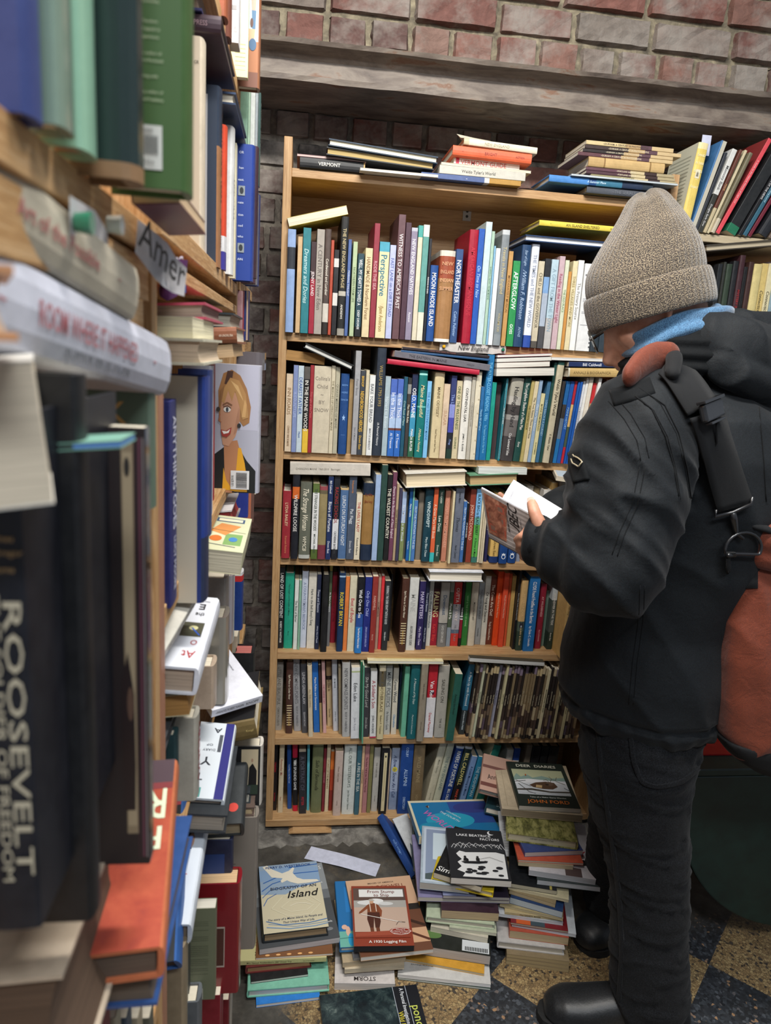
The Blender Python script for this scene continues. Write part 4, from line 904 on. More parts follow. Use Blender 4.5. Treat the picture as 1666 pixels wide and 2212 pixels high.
b5 = topz(z, "worn cream hardcover, uppermost in the middle pile on top of the bookcase", 1262, 1760, b4+.003, 0, t=.016, Y=1.93, dz=-.006, col='#d8cfb4', kind='h', bands=[(.93, '#dcd4bc'), (1, '#c4b898')], title='NEW ENGLAND', tcol='#a89e80', size=.5)
mb = MB(); P = atY(1020, 283, 1.95)
mb.add([(P.x-.03, 1.94, b5+.002), (P.x+.05, 1.95, b5+.004), (P.x+.06, 2.0, b5+.001), (P.x-.01, 2.01, b5+.012), (P.x-.035, 1.97, b5+.018), (P.x+.01, 1.96, b5+.010)], [(0, 1, 5), (1, 2, 5), (2, 3, 5), (3, 4, 5), (4, 0, 5)], flat('#d8d2bc'))
tag(mb.build('torn_paper'), 'torn crumpled cream paper scrap lying on the uppermost cream hardcover', 'paper scrap')
z2 = Z((1080, 240), 2.843)
c0 = topz(z2, "dark grey hardcover at the bottom of the right pile on top of the bookcase", 530, 1030, T0, 0, t=.017, Y=1.93, col='#4c5058', kind='h', title='~THE SERIALS', tcol='#6c7078')
c1 = topz(z2, "blue hardcover with sea photo spine in the right pile on top of the bookcase", 300, 935, c0+.0005, 0, t=.017, Y=1.925, col='#3a6aa4', kind='h', bands=[(.1, '#24303c'), (.3, '#20304a'), (.55, '#3a7490'), (.62, '#244a80'), (1, '#4a86c8')], title='/A Summer Place', tcol='#c8e4f4', size=.4)
c2 = topz(z2, "thin wide pale grey booklet above the blue hardcover on top of the bookcase", 440, 1095, c1+.0005, 0, t=.004, Y=1.915, col='#b4c0c8', face='pages', pc='#ccd4d8', depth=.2)
zz = c2; cols = ['#5a3a40', '#4c3038', '#7a6a50']
for i, (xa, xb, cc, nm) in enumerate([(560, 1085, '#8a8260', 'lowest'), (530, 1075, '#4c3038', 'middle'), (528, 1070, '#5e3e48', 'upper')]):
    zz = topz(z2, "sepia local-history paperback, %s of three just above the pale grey booklet" % nm, xa, xb, zz+.0005, 0, t=.0075, Y=1.93, col=cc, bands=[(.2, '#a89a78'), (.34, '#3a2a28'), (.5, '#c4b48c'), (1, cc)], title='~PORTLAND HARBOR', tcol='#d8ccae', size=.5)
zz = topz(z2, "tan cloth hardcover in the middle of the right pile on top of the bookcase", 540, 1005, zz+.0005, 0, t=.024, Y=1.93, col='#c2a470', kind='h', bands=[(.18, '#c2a470'), (.2, '#8a6c40'), (.78, '#c2a470'), (.8, '#8a6c40'), (1, '#b89a68')])
for i, (xa, xb, cc, t, nm) in enumerate([(480, 1060, '#5c3a40', .009, 'first'), (510, 1062, '#2c2424', .008, 'second'), (522, 1112, '#3a2c2a', .009, 'third'), (530, 1065, '#cbb88a', .010, 'fourth')]):
    zz = topz(z2, "sepia local-history paperback, %s above the tan cloth hardcover" % nm, xa, xb, zz+.0005, 0, t=t, Y=1.93, col=cc, bands=[(.25, '#c8b084'), (.38, '#5a4048'), (.55, '#b89c70'), (1, cc)], title='~DURHAM: A CENTURY IN PHOTOGRAPHS', tcol='#d8ccae' if i != 3 else '#4a3a30', size=.45)
# on top of the upright books
G2 = 'books laid flat across the upright rows'
zf(z, "cream-edged yellow book slanting across the left end of the first row", 78, 785, 480, 700, 62, Y=1.935, face='pages', col='#c8b048', kind='p', pc='#e6dfc6', group=G2)
zf(z2, "yellow-spined 'AN ISLAND SHELTERED' hardcover lying on the first row", 240, 703, 790, 752, 36, Y=1.93, face='spine', col='#e0cc50', kind='h', title='~|AN ISLAND SHELTERED|Shelter Island', tcol='#6a5a28', depth=.17, group=G2)
zf(z2, "dark blue hardcover with white pages lying under the yellow-spined book", 155, 795, 760, 850, 38, Y=1.925, face='pages', col='#1f3a62', kind='h', pc='#e4e8ec', depth=.17, group=G2)
z3 = Z((600, 720), 4.165)
zf(z3, "plain tan box-like book lying on the left end of the second row", 72, 238, 420, 285, 92, Y=1.95, face='pages', col='#b58a54', kind='p', pc='#b08650', depth=.14, group=G2)
zf(z3, "black hardcover with white pages propped at a slant over the second row", 232, 128, 668, 332, 50, Y=1.925, face='pages', col='#262a2c', kind='h', pc='#e2e2dc', depth=.16, group=G2)
e = zf(z3, "bright red hardcover lying under the grey book in the second row", 985, 275, 1810, 376, 48, Y=1.925, face='spine', col='#b5203c', kind='h', depth=.15, group=G2)
zf(z3, "grey 'EASTERN IN MAINE' book lying on the red hardcover", 1048, 212, 1905, 340, 60, Y=1.925, face='spine', col='#6c6a72', kind='p', title='THE EASTERN IN MAINE|HOLDY', tcol='#3c3a40', size=.4, group=G2)
zf(z3, "thin blue paperback with white edge lying above the grey EASTERN book", 1110, 170, 1910, 250, 20, Y=1.925, face='spine', col='#24507c', kind='p', group=G2)
zf(z3, "dark maroon paperback, uppermost over the red hardcover in the second row", 1125, 145, 1905, 225, 26, Y=1.93, face='spine', col='#2a2024', kind='p', title='~WHO WAS WHO IN MAINE', tcol='#7a4a40', group=G2)
z4 = Z((960, 720), 4.165)
zf(z4, "thick white-edged paperback, lowest of four lying in the second row", 468, 386, 990, 380, 72, Y=1.925, face='pages', col='#8a8a80', kind='p', pc='#e0dcd2', group=G2)
zf(z4, "white-edged brown paperback, second of four lying in the second row", 472, 312, 950, 298, 48, Y=1.93, face='pages', col='#6a4438', kind='p', pc='#e8e4da', group=G2)
zf(z4, "white-edged dark paperback, third of four lying in the second row", 472, 262, 965, 246, 38, Y=1.93, face='pages', col='#3a3c38', kind='p', pc='#e8e6de', group=G2)
zf(z4, "white-edged red paperback, uppermost of four lying in the second row", 478, 218, 972, 202, 24, Y=1.93, face='pages', col='#8c3048', kind='p', pc='#eceae4', group=G2)
zf(z4, "tan 'ANNALS' hardcover lying near the man's chin in the second row", 1112, 392, 1720, 400, 82, Y=1.925, face='spine', col='#c6a86c', kind='h', title='ANNALS & BIOGRAPHICA|Walter', tcol='#8a744a', size=.35, group=G2, bands=[(.98, '#c6a86c'), (1, '#d8d4c4')])
zf(z4, "navy 'Rivers of Fortune' hardcover lying near the man's chin", 1120, 300, 1720, 312, 44, Y=1.925, face='spine', col='#1c2f5c', kind='p', title='Bill Caldwell|Rivers of Fort', tcol='#e8ecf4', size=.6, group=G2)
zf(z4, "thin white paperback lying on the navy Rivers of Fortune book", 965, 240, 1640, 262, 26, Y=1.93, face='pages', col='#dfe0de', kind='p', pc='#e8e8e4', group=G2)
z5 = Z((590, 980), 4.76)
zf(z5, "pale 'CHANGING MAINE' hardcover lying on the left of the third row", 175, 214, 1000, 230, 124, Y=1.935, face='spine', col='#cfc8bc', kind='p', title='CHANGING MAINE  1960-2010   Barringer|~', tcol='#8a8478', size=.17, depth=.17, group=G2)
z6 = Z((900, 980), 4.76)
zf(z6, "thick white-jacketed hardcover with cream pages lying in the third row", -112, 352, 517, 326, 150, Y=1.92, face='pages', col='#e4e0d4', kind='h', pc='#dccbaa', depth=.17, group=G2)
zf(z6, "worn green cloth hardcover lying in the third row", 545, 332, 1045, 312, 112, Y=1.925, face='pages', col='#6a9c7c', kind='h', pc='#b69a6c', depth=.15, group=G2)
zf(z6, "white-edged paperback lying on the worn green hardcover", 635, 206, 1135, 216, 68, Y=1.93, face='pages', col='#d4d8d0', kind='p', pc='#dce0dc', group=G2)
P0 = atY(*z6(1440, 250), 1.93); P1 = atY(*z6(1760, 300), 1.92)
slab("pale blue scenic paperback sticking out beside the man's sleeve", atY(*z6(1440, 232), 1.88), atY(*z6(1790, 285), 1.86), atY(*z6(1262, 95), 2.02), .012, '#dcd4c0', 'front', kind='p', group=G2, front=[('r', .05, .05, 1, .95, '#b4c4d0'), ('e', .6, .5, .25, .1, '#8a96a0'), ('e', .4, .7, .2, .08, '#c8d4da')])
z7 = Z((900, 1200), 4.76)
zf(z7, "blue and white hardcover 'BATH IRON WORKS' lying on the fourth row", 128, 262, 682, 270, 100, Y=1.93, face='pages', col='#dfe4ec', kind='h', pc='#ded6c4', depth=.16, group=G2, front=[('r', 0, 0, .35, 1, '#2456b4')])
z8 = Z((580, 1400), 4.76)
zf(z8, "thin cream map-covered book lying on the fifth row", 1020, 158, 1800, 165, 28, Y=1.93, face='pages', col='#d8d0a8', kind='p', pc='#e6e4d4', depth=.16, group=G2, front=[('r', .1, .1, .9, .9, '#c4b478'), ('e', .5, .4, .2, .15, '#6a6448'), ('e', .6, .7, .2, .1, '#57513c')])
z9 = Z((900, 1400), 4.76)
zf(z9, "thin white-edged dark book lying on the sepia paperbacks of the fifth row", 545, 140, 1312, 186, 42, Y=1.93, face='pages', col='#3c3a30', kind='p', pc='#dcdcd8', depth=.15, group=G2)
# ---------------------------------------------------------------- right-hand bookcase
RC = [
(28,130,225,'#dcc468',"^SAND|IN THEIR|SHOES|~|SHAY",'#f0e8c0',dict(k='h',lean=6,key='SAND IN THEIR SHOES',bands=[(.09,'#e4d4a0'),(.93,'#dcc468'),(1,'#e6d8a4')],spine=[('r',.3,.60,.75,.70,'#d8d0b8'),('p',[(.4,.62),(.65,.62),(.6,.67),(.45,.68)],'#7c7868')],back=[('r',0,0,1,1,'#c8c8b4')]+[('r',.08,.1+.045*i,.85,.105+.045*i,'#8c8c80') for i in range(18)])),
(134,190,205,'#3c6ea0',None,'',dict(k='p',lean=14,bands=[(1,'#3c6ea0')],spine=[('r',.25,0,1,1,'#b8b4a4')],label='leaning blue hardcover with pale spine edge on the right-hand bookcase')),
(192,224,330,'#2c3038',None,'',dict(lean=15)),
(226,282,290,'#3c3c3c','Memory Bank|Douglas Earle Gow','#6c6c6c,#d0d0d0',dict(lean=17,bands=[(.46,'#33342f'),(1,'#cfd0cc')],k='p',size=.6,key='Memory Bank')),
(284,322,300,'#6a3a2a','~MAINE','#c89a68',dict(lean=18,bands=[(.3,'#b8aa88'),(1,'#5e3428')],k='p')),
(324,352,305,'#c4b898',None,'',dict(lean=19,k='p')),
(354,408,330,'#7c7660',None,'',dict(lean=20,k='h',bands=[(.18,'#b8ae98'),(1,'#6c6650')])),
(414,462,180,'#d24a54','A Guide to the Natural History of Cape Cod','#f0b8b8',dict(lean=24,k='p',size=.4,key='red guide',back=[('r',0,0,1,1,'#7c2c2c')],label='pinkish red paperback leaning steeply on the right-hand bookcase')),
(520,640,300,'#1e2224','~','#404448',dict(lean=25,k='p',label='large black paperback with green foot leaning on the right-hand bookcase',bands=[(.1,'#1f6a4c'),(1,'#1c1e20')])),
(645,690,260,'#1b1c20',"~QUEEN OF THE NEWS",'#d0d0d0',dict(lean=25,k='p')),
(700,745,280,'#2f5c70','Great Coves: A Boating Journal','#a8d0e0',dict(lean=25,k='p',size=.42)),
(750,790,330,'#6a2030',None,'',dict(lean=26,k='p')),(850,960,300,'#1c1e24',None,'',dict(lean=27,k='h')),(965,1000,420,'#6c5c50',None,'',dict(lean=27,k='p'))]
row_of_books(RC, 1.8153, 1.945, 1460, 260, 4.81, 'top of the right-hand bookcase', 'books leaning on the right-hand bookcase')
mb = MB(); Pm = atY(1529, 292, 1.975); mb.box((Pm.x-.014, 1.975, Pm.z-.05), (Pm.x+.012, 1.9755, Pm.z), flat('#c4c8dc'))
tag(mb.build('bookmark'), 'pale lilac paper slip standing up behind the yellow SAND IN THEIR SHOES book', 'bookmark')
z10 = Z((1460, 260), 4.81)
zf(z10, "large pale-edged hardcover lying flat in the right-hand bookcase", 320, 1362, 1080, 1300, 70, Y=1.93, face='pages', col='#4a443c', kind='h', pc='#b4a890', depth=.2)
RD = [(300,345,1490,'#1c2024',None,'',{}),(348,380,1470,'#2a2c28',None,'',{}),(382,440,1490,'#2c3a2c','~','#7a8a70',dict(k='h')),(444,500,1460,'#191a1e','~','#4a4c50',dict(k='h')),(502,560,1400,'#241a1c','~MYSTERY INKED','#a03030',dict(k='h',bands=[(.4,'#c8c8cc'),(.42,'#281c1e'),(1,'#3c2026')])),(562,600,1520,'#141416',None,'',{}),(602,655,1470,'#3c2420',None,'',dict(k='h')),
(658,740,1490,'#cdbd82','~','#8a7c4a',dict(k='h')),(742,800,1485,'#cdb672','/Connecticut Prime','#3c3424',dict(k='p')),(802,868,1485,'#d4cba4','/Connecticut Place','#4c4430',dict(k='p')),(870,905,1490,'#3a5c90',None,'',dict(bands=[(.35,'#dcd8c4'),(.5,'#3460a8'),(1,'#8aa0a8')])),(907,985,1450,'#b4a4ac','ISLAND','#5c5058',dict(k='h',size=.42)),(988,1050,1440,'#c48c78',None,'',dict(k='h')),(1052,1120,1470,'#8c3c30',None,'',dict(k='h')),(1122,1200,1480,'#c8c0a8',None,'',dict(k='h'))]
row_of_books(RD, 1.4873, 1.945, 1460, 260, 4.81, 'first shelf of the right-hand bookcase', 'books standing in the right-hand bookcase')
# ---------------------------------------------------------------- paper signs
def curved_sign(name, label, pts, w, mat, items=(), shade=None, tiltz=0.0, curl=0.004):
    """pts: centre line along the sign (world points); w: height of the strip (world vector)"""
    mb = MB(); n = len(pts); vs = []
    for p in pts: vs += [tuple(Vector(p)-Vector(w)/2), tuple(Vector(p)+Vector(w)/2)]
    mb.add(vs, [(2*i, 2*i+2, 2*i+3, 2*i+1) for i in range(n-1)], mat)
    return mb, vs
signm = flat('#cfc9c4', 0.3); P0 = atY(950, 748, 1.942); P1 = atY(1093, 748+8, 1.942)
mb = MB(); n = 10; vs = []; rnd = random.Random(9)
for i in range(n+1):
    p = P0.lerp(P1, i/n); hh = 0.0125 if 1 < i < n-1 else 0.011+rnd.uniform(-.002, .001)
    yo = 0.0015*math.sin(i*1.3)
    vs += [(p.x, p.y+yo, p.z-hh+rnd.uniform(-.0008, .0008)), (p.x, p.y+yo-.001, p.z+hh)]
mb.add(vs, [(2*i, 2*i+2, 2*i+3, 2*i+1) for i in range(n)], signm)
so = tag(mb.build('paper_sign', smooth=True), 'paper strip reading New England pinned to the first shelf of the bookcase', 'sign')
mb = MB(); put_text(mb, 'New England', P0.lerp(P1, .5)+Vector((0, -.003, 0)), (P1-P0).normalized(), (0, 0, 1), (0, -1, 0), .0125, .082, ink('#4c4846'), .2); mb.build('lettering', so)
for pz, cc, nm in ((P0.lerp(P1, .06), '#e0a818', 'yellow'), (P0.lerp(P1, .95), '#1d7a5a', 'green')):
    mb = MB(); mb.tube([pz+Vector((0, -.002, 0)), pz+Vector((0, -.006, 0))], .0042, gloss(cc, .3, 'pin'), 12); mb.tube([pz+Vector((0, -.006, 0)), pz+Vector((0, -.008, 0))], [.0046, .003], gloss(cc, .3, 'pin'), 12)
    tag(mb.build('push_pin'), '%s push pin holding the New England paper strip' % nm, 'push pin', 'push pins')
# ---------------------------------------------------------------- piles of books on the floor
class Pile:
    def __init__(s, z, z0=0.0005, group=None): s.z = z; s.h = z0; s.group = group
    def add(s, label, x0, y0, x1, y1, t, depth, face='end', col='#888', **k):
        s.h += k.pop('gap', 0); P0 = atZ(*s.z(x0, y0), s.h); P1 = atZ(*s.z(x1, y1), s.h)
        r = edge(label, P0, P1, t, depth, face, col, group=k.pop('group', s.group), **k); s.h += t+0.0004
        s.last = (P0, P1, r); return r
za = Z((500, 1780), 4.165); zb = Z((860, 1740), 3.622); zc = Z((860, 1590), 4.165)
G = 'leftmost pile on the floor'
p = Pile(za, group=G)
blue_p = '#2f7fd0'
p.add("bright blue paperback at the bottom of the leftmost floor pile", 222, 1655, 797, 1580, .008, .2, col=blue_p, pc='#d9d6d2')
p.add("mint green thick paperback, second from the bottom in the leftmost floor pile", 148, 1565, 880, 1505, .020, .23, col='#7fbfa6', pc='#d8d4ce', front=[('t', 'MAINE DOWNEAST COASTAL', .5, .25, .03, .8, '#4a8a78')])
p.add("thin black pamphlet on the mint green paperback", 175, 1440, 690, 1370, .006, .16, col='#1c1c1e', pc='#cfccc4')
p.add("maroon hardcover with tan pages in the leftmost floor pile", 135, 1350, 720, 1290, .018, .15, col='#6a2a28', kind='h', pc='#b58d62')
p.add("pale yellow-green 'A Maine Woman' travel book in the leftmost floor pile", 65, 1275, 855, 1240, .012, .15, 'spine', col='#b9b37e', kind='p', title="Mrs. Hannah Rowlandson's 1887 Ocean Trip|/Ina C Permenter", tcol='#5a5636', size=.34,
      front=[('r', 0, 0, .5, 1, '#c4be8a'), ('t', "A Maine Woman's Travel", .40, .80, .035, .9, '#4c4830', 0, 0), ('t', 'Mrs. H', .22, .80, .05, .3, '#2c2a20'), ('l', [(.05, .5), (.95, .52)], .003, '#8a8458')])
p.add("sepia photo book with firelit cover in the leftmost floor pile", 218, 1225, 912, 1182, .006, .17, col='#a87848', pc='#dcd2c8', front=[('r', 0, 0, 1, 1, '#7a5030')]+[('e', .15+.14*i, .03, .03, .015, '#e8b070') for i in range(5)])
p.add("grey photo-covered large paperback under the Biography of an Island book", 250, 1180, 975, 1068, .016, .26, col='#55585a', kind='p', pc='#b9b4b4',
      front=[('r', 0, 0, 1, 1, '#4c4f52'), ('r', 0, .62, 1, 1, '#8e9294'), ('r', 0, .5, 1, .62, '#6c7073')]+[('e', .12+.11*i, .08+.03*(i % 3), .05, .02, '#7c7f82') for i in range(8)]+[('t', 'S', .95, .93, .05, .1, '#d8dcdc'), ('t', 'Photographs', .8, .72, .03, .4, '#d8dcdc'), ('t', 'Campbell Nichols', .8, .2, .025, .3, '#d8dcdc')])
BI = [('r', 0, 0, 1, 1, '#cfc6a8'), ('p', [(0, .55), (0, 1), (1, 1), (1, .66), (.6, .6), (.4, .52)], '#93a7bb'), ('p', [(0, .75), (0, .92), (.6, .97), (1, .9), (1, .7), (.5, .72)], '#88a4c4'),
  ('l', [(.05, .72), (.3, .80), (.6, .83), (1, .83)], .02, '#2f62a8'), ('l', [(.02, .60), (.2, .70), (.4, .74)], .018, '#2f62a8'), ('l', [(.5, .93), (1, .95)], .02, '#2f62a8'), ('l', [(.02, .5), (.15, .6), (.4, .64), (.7, .62), (1, .66)], .012, '#2f62a8'), ('l', [(.03, .38), (.1, .48), (.25, .54)], .012, '#2f62a8'),
  ('p', [(.06, .98), (.14, 1.0), (.22, .93), (.38, .85), (.50, .88), (.57, .93), (.60, .92), (.56, .84), (.62, .76), (.72, .72), (.95, .70), (.98, .67), (.8, .66), (.62, .66), (.5, .70), (.45, .73), (.36, .70), (.34, .73), (.38, .77), (.2, .80), (.14, .88)], '#e6deca'),
  ('l', [(.3, .33), (.45, .42), (.7, .42), (.85, .34), (.7, .26), (.45, .26), (.3, .33)], .012, '#dfd8bc'), ('l', [(.15, .33), (.35, .49), (.75, .49), (.95, .34), (.75, .2), (.4, .2), (.15, .33)], .012, '#dfd8bc'), ('l', [(.45, .34), (.55, .37), (.7, .36), (.78, .33)], .012, '#e4dec8'),
  ('l', [(.05, .16), (.3, .09), (.7, .08), (1, .11)], .014, '#4a7ab4'), ('l', [(.05, .08), (.4, .03), (.8, .03), (1, .05)], .016, '#7a9cc4'), ('l', [(.08, .12), (.5, .05), (1, .07)], .008, '#7a9cc4'),
  ('t', 'PERRY D. WESTBROOK', .5, .955, .036, .84, '#2a4c86'), ('t', 'BIOGRAPHY OF AN', .54, .615, .042, .84, '#3a4250'), ('t', 'Island', .66, .51, .105, .58, '#18181a', .3), ('t', 'The story of a Maine Island, Its People and', .5, .17, .026, .86, '#32425c', .25), ('t', 'Their Unique Way of Life.', .55, .12, .026, .5, '#32425c', .25)]
p.add("'BIOGRAPHY OF AN Island' hardcover with pale blue bird jacket on the leftmost pile", 290, 1072, 872, 1000, .024, .228, col='#1e2428', kind='h', pc='#9a8262', gap=.002, front=BI, bands=[(1, '#20262a')])
# white paper strip
mb = MB(); q = [atZ(*za(*c), .0015) for c in ((655, 310), (720, 200), (1342, 362), (1297, 474))]
n = 8; vs = []
for i in range(n+1):
    a = q[0].lerp(q[3], i/n); b = q[1].lerp(q[2], i/n); h = 0.004*math.sin(i/n*math.pi)**2
    vs += [(a.x, a.y, a.z+h), (b.x, b.y, b.z+h*0.6)]
mb.add(vs, [(2*i, 2*i+2, 2*i+3, 2*i+1) for i in range(n)], flat('#d3d6e8', .6))
tag(mb.build('paper_strip', smooth=True), 'blank white paper strip lying on the floor behind the front piles', 'paper strip')
# second pile
p = Pile(za, group='second pile on the floor')
p.add("white paperback with upside-down STORM title at the bottom of the second floor pile", 925, 1490, 1470, 1497, .018, .21, 'endinv', col='#cfc8c4', kind='p', pc='#d4ccc4', front=[('t', 'STORM', .5, .94, .055, .55, '#3a3432')])
p.add("cream-edged paperback, second from the bottom in the second floor pile", 1018, 1345, 1555, 1305, .011, .19, col='#c8baa0', pc='#c4b69c', gap=.012)
p.add("tan-edged paperback, third from the bottom in the second floor pile", 1000, 1292, 1568, 1240, .013, .2, col='#bca888', pc='#bba98c')
p.add("thin curled magazine with coffee-bean cover in the second floor pile", 1095, 1230, 1660, 1172, .007, .2, col='#8c8c90', pc='#a8a298', front=[('r', .1, 0, 1, .5, '#3a2a24')]+[('e', .2+.09*i, .08, .03, .02, '#a8765a') for i in range(8)])
hb = p.h
P0 = atZ(*za(980, 1112), hb); 
slab("large blue and green hardcover with a swimmer on the cover in the second floor pile", atZ(*za(982, 1112), hb+.014), atZ(*za(1500, 1085), hb+.014), atZ(*za(862, 520), hb+.018), .014, '#2a6a9c', 'front', kind='h', group=p.group,
     front=[('r', 0, 0, 1, 1, '#2470ac'), ('r', .15, .5, .8, .9, '#2a7cc0'), ('r', 0, 0, 1, .22, '#6fb4a4'), ('e', .10, .28, .05, .035, '#e0b49c'), ('e', .16, .22, .04, .07, '#e0b49c'), ('e', .2, .1, .05, .09, '#2a9cd0'), ('l', [(.0, .12), (.5, .14)], .01, '#2a6a60')])
slab("tan 'IMAGES OF AMERICA' paperback with tree-trunk photo under the film case", atZ(*za(1165, 1200), hb+.026), atZ(*za(1818, 1125), hb+.026), atZ(*za(985, 520), hb+.028), .011, '#c99f78', 'front', kind='p', pc='#d8d2c8', group=p.group,
     front=[('r', 0, .0, 1, .55, '#6c4430'), ('r', 0, .52, 1, .6, '#26221f'), ('r', .0, .1, 1, .28, '#d0a480'), ('l', [(.5, .5), (1, .3)], .05, '#3c2418'), ('l', [(.6, .3), (1, .12)], .04, '#5a3020'), ('r', 0, .6, 1, 1, '#cfa888'), ('t', 'IMAGES OF AMERICA', .52, .93, .022, .4, '#4a3a30'), ('t', 'ROCKWELL', .62, .87, .05, .5, '#7c4030')])
p.h = hb+.028
FS = [('r', 0, 0, 1, 1, '#8a3a26'), ('r', .03, .22, .96, .96, '#5e4a42'), ('r', .03, .60, .96, .74, '#a8a49e'), ('r', .03, .22, .96, .62, '#c2a896'),
  ('r', .13, .80, .93, .935, '#e6e6e2'), ('t', 'From Stump', .53, .895, .052, .76, '#6e1f16'), ('t', 'to Ship', .53, .832, .052, .44, '#6e1f16'),
  ('e', .33, .70, .24, .045, '#d8d8d6'), ('e', .42, .73, .14, .04, '#e2e2e0'), ('e', .6, .68, .13, .03, '#d0d0ce'),
  ('p', [(.27, .66), (.36, .70), (.46, .66), (.47, .52), (.26, .52)], '#7c4428'), ('p', [(.27, .66), (.12, .54), (.11, .51), (.15, .52), (.27, .60)], '#86492c'), ('p', [(.46, .66), (.52, .56), (.5, .46), (.46, .47), (.46, .56)], '#86492c'),
  ('p', [(.26, .53), (.47, .53), (.48, .38), (.45, .28), (.38, .28), (.37, .45), (.35, .28), (.29, .28), (.25, .42)], '#4a2418'), ('p', [(.29, .28), (.35, .28), (.36, .17), (.30, .17)], '#6a3a24'), ('p', [(.39, .28), (.45, .28), (.46, .17), (.40, .17)], '#6a3a24'),
  ('e', .345, .705, .035, .03, '#c89c7c'), ('e', .345, .735, .055, .014, '#b8b0a4'), ('r', .315, .735, .375, .758, '#b8b0a4'), ('l', [(.31, .68), (.32, .54)], .015, '#d8c8b8'), ('l', [(.41, .68), (.42, .54)], .015, '#d8c8b8'),
  ('l', [(.14, .50), (.84, .36)], .012, '#e8e4dc'), ('l', [(.78, .37), (.9, .36), (.78, .37), (.74, .32)], .008, '#4a3a34'), ('r', .03, .12, .96, .20, '#8a3a26'), ('p', [(.03, .2), (.96, .24), (.96, .17), (.03, .14)], '#9c4a34'),
  ('e', .80, .215, .19, .06, '#8c2c1c'), ('l', [(.62, .215), (.68, .255), (.8, .27), (.92, .255), (.98, .215), (.92, .175), (.8, .16), (.68, .175), (.62, .215)], .008, '#e8d8cc'), ('t', 'Selected to', .80, .245, .018, .18, '#f0e8e0'), ('t', 'The National Film Registry,', .80, .215, .018, .33, '#f0e8e0'), ('t', 'Library of Congress', .80, .185, .018, .26, '#f0e8e0'),
  ('t', 'A 1930 Logging Film', .56, .055, .04, .62, '#f4efe8')]
PL = gloss('#16161a', .3, 'case_plastic')
o = slab("'From Stump to Ship' black film case with logger picture on the second pile", atZ(*za(1103, 1102), p.h+.0175), atZ(*za(1647, 1095), p.h+.0175), atZ(*za(1058, 560), p.h+.0175), .0145, '#16161a', 'front', kind='p', pc='#1a1a1c', bands=[(1, PL)], name='dvd_case', cat='film case',
     front=[('r', .015, .01, .985, .99, '#8a3a26')]+[tuple([it[0]]+list(it[1:])) for it in FS])
# third pile
p = Pile(zb, group='third pile on the floor')
p.add("dark green thin folder at the bottom of the third floor pile", 0, 1362, 722, 1448, .006, .2, col='#2c4038', pc='#c8ccc4')
p.add("white 'SOUVENIR PROGRAM' booklet at the bottom of the third floor pile", -5, 1345, 724, 1425, .009, .22, col='#d3d1cc', pc='#e0dedb', front=[('t', 'SOUVENIR PROGRAM', .26, .15, .018, .3, '#3c3c3c'), ('t', 'PRICE $3.00', .85, .12, .018, .2, '#3c3c3c')])
p.add("yellow-orange paperback with red name lettering in the third floor pile", 40, 1215, 672, 1335, .007, .2, col='#d49c34', pc='#b8a888', front=[('t', 'DAVE SILVERBRAND', .5, .16, .055, .76, '#b5341e')])
p.add("thick grey-edged paperback with barcode sticker in the third floor pile", 130, 1160, 718, 1250, .026, .2, 'endback', col='#1e221e', kind='p', pc='#b5ada6', back=[('e', .2, .2, .14, .06, '#5c7c44'), ('e', .3, .5, .12, .08, '#3c5a34'), ('e', .4, .3, .06, .04, '#a8683c'), ('r', .62, .02, .98, .19, '#d8dcde')]+[('r', .66+.022*i, .03, .672+.022*i, .09, '#1c1c1c') for i in range(14)])
p.add("white-edged paperback above the barcode book in the third floor pile", 252, 985, 700, 1078, .015, .19, col='#cbc3b0', pc='#ccc4b0')
p.add("short pale paperback jutting right in the third floor pile", 400, 975, 770, 1022, .008, .17, col='#b8bca4', pc='#c8c4b0')
p.add("pale green hardcover with white pages in the third floor pile", 222, 912, 752, 975, .016, .19, col='#b9c4a8', kind='h', pc='#cdc4b2')
p.add("plum-covered paperback with tan pages in the third floor pile", 335, 882, 785, 908, .024, .19, col='#3a2430', kind='p', pc='#b9a27e')
p.add("lilac large paperback with grey-white edges in the third floor pile", 155, 748, 872, 768, .012, .24, col='#8a84a8', kind='p', pc='#bdb8ac')
p.add("dark purple photo paperback in the third floor pile", 350, 728, 870, 745, .009, .2, col='#3c3450', pc='#b0aaa4', front=[('r', 0, 0, .5, 1, '#8a90b0'), ('r', .5, 0, 1, 1, '#2c2438')])
z9q = p.h
slab("pale blue picture-framed book at the back left of the third floor pile", atZ(*zb(172, 600), z9q+.028), atZ(*zb(560, 640), z9q+.028), atZ(*zb(198, 158), z9q+.040), .02, '#a9b8c4', 'front', kind='p', pc='#b8b4ac', group=p.group,
     front=[('r', .05, .03, 1, .97, '#c2cedc'), ('r', .10, .06, 1, .94, '#8c9ab4'), ('r', .25, .4, 1, .88, '#cddce4'), ('p', [(.1, .06), (1, .06), (1, .18), (.5, .22), (.1, .15)], '#4c5a5c')])
p.add("yellow hardcover with cream pages in the third floor pile", 262, 610, 742, 722, .016, .2, col='#d8bc28', kind='h', pc='#c9bc98', gap=.018)
p.add("black paperback with white handwritten-style title under the Lake Beatrice book", 275, 565, 648, 682, .016, .2, col='#17181a', kind='p', pc='#c8bca4', front=[('t', 'Sims', .20, .10, .09, .35, '#f0f0ec', .2)])
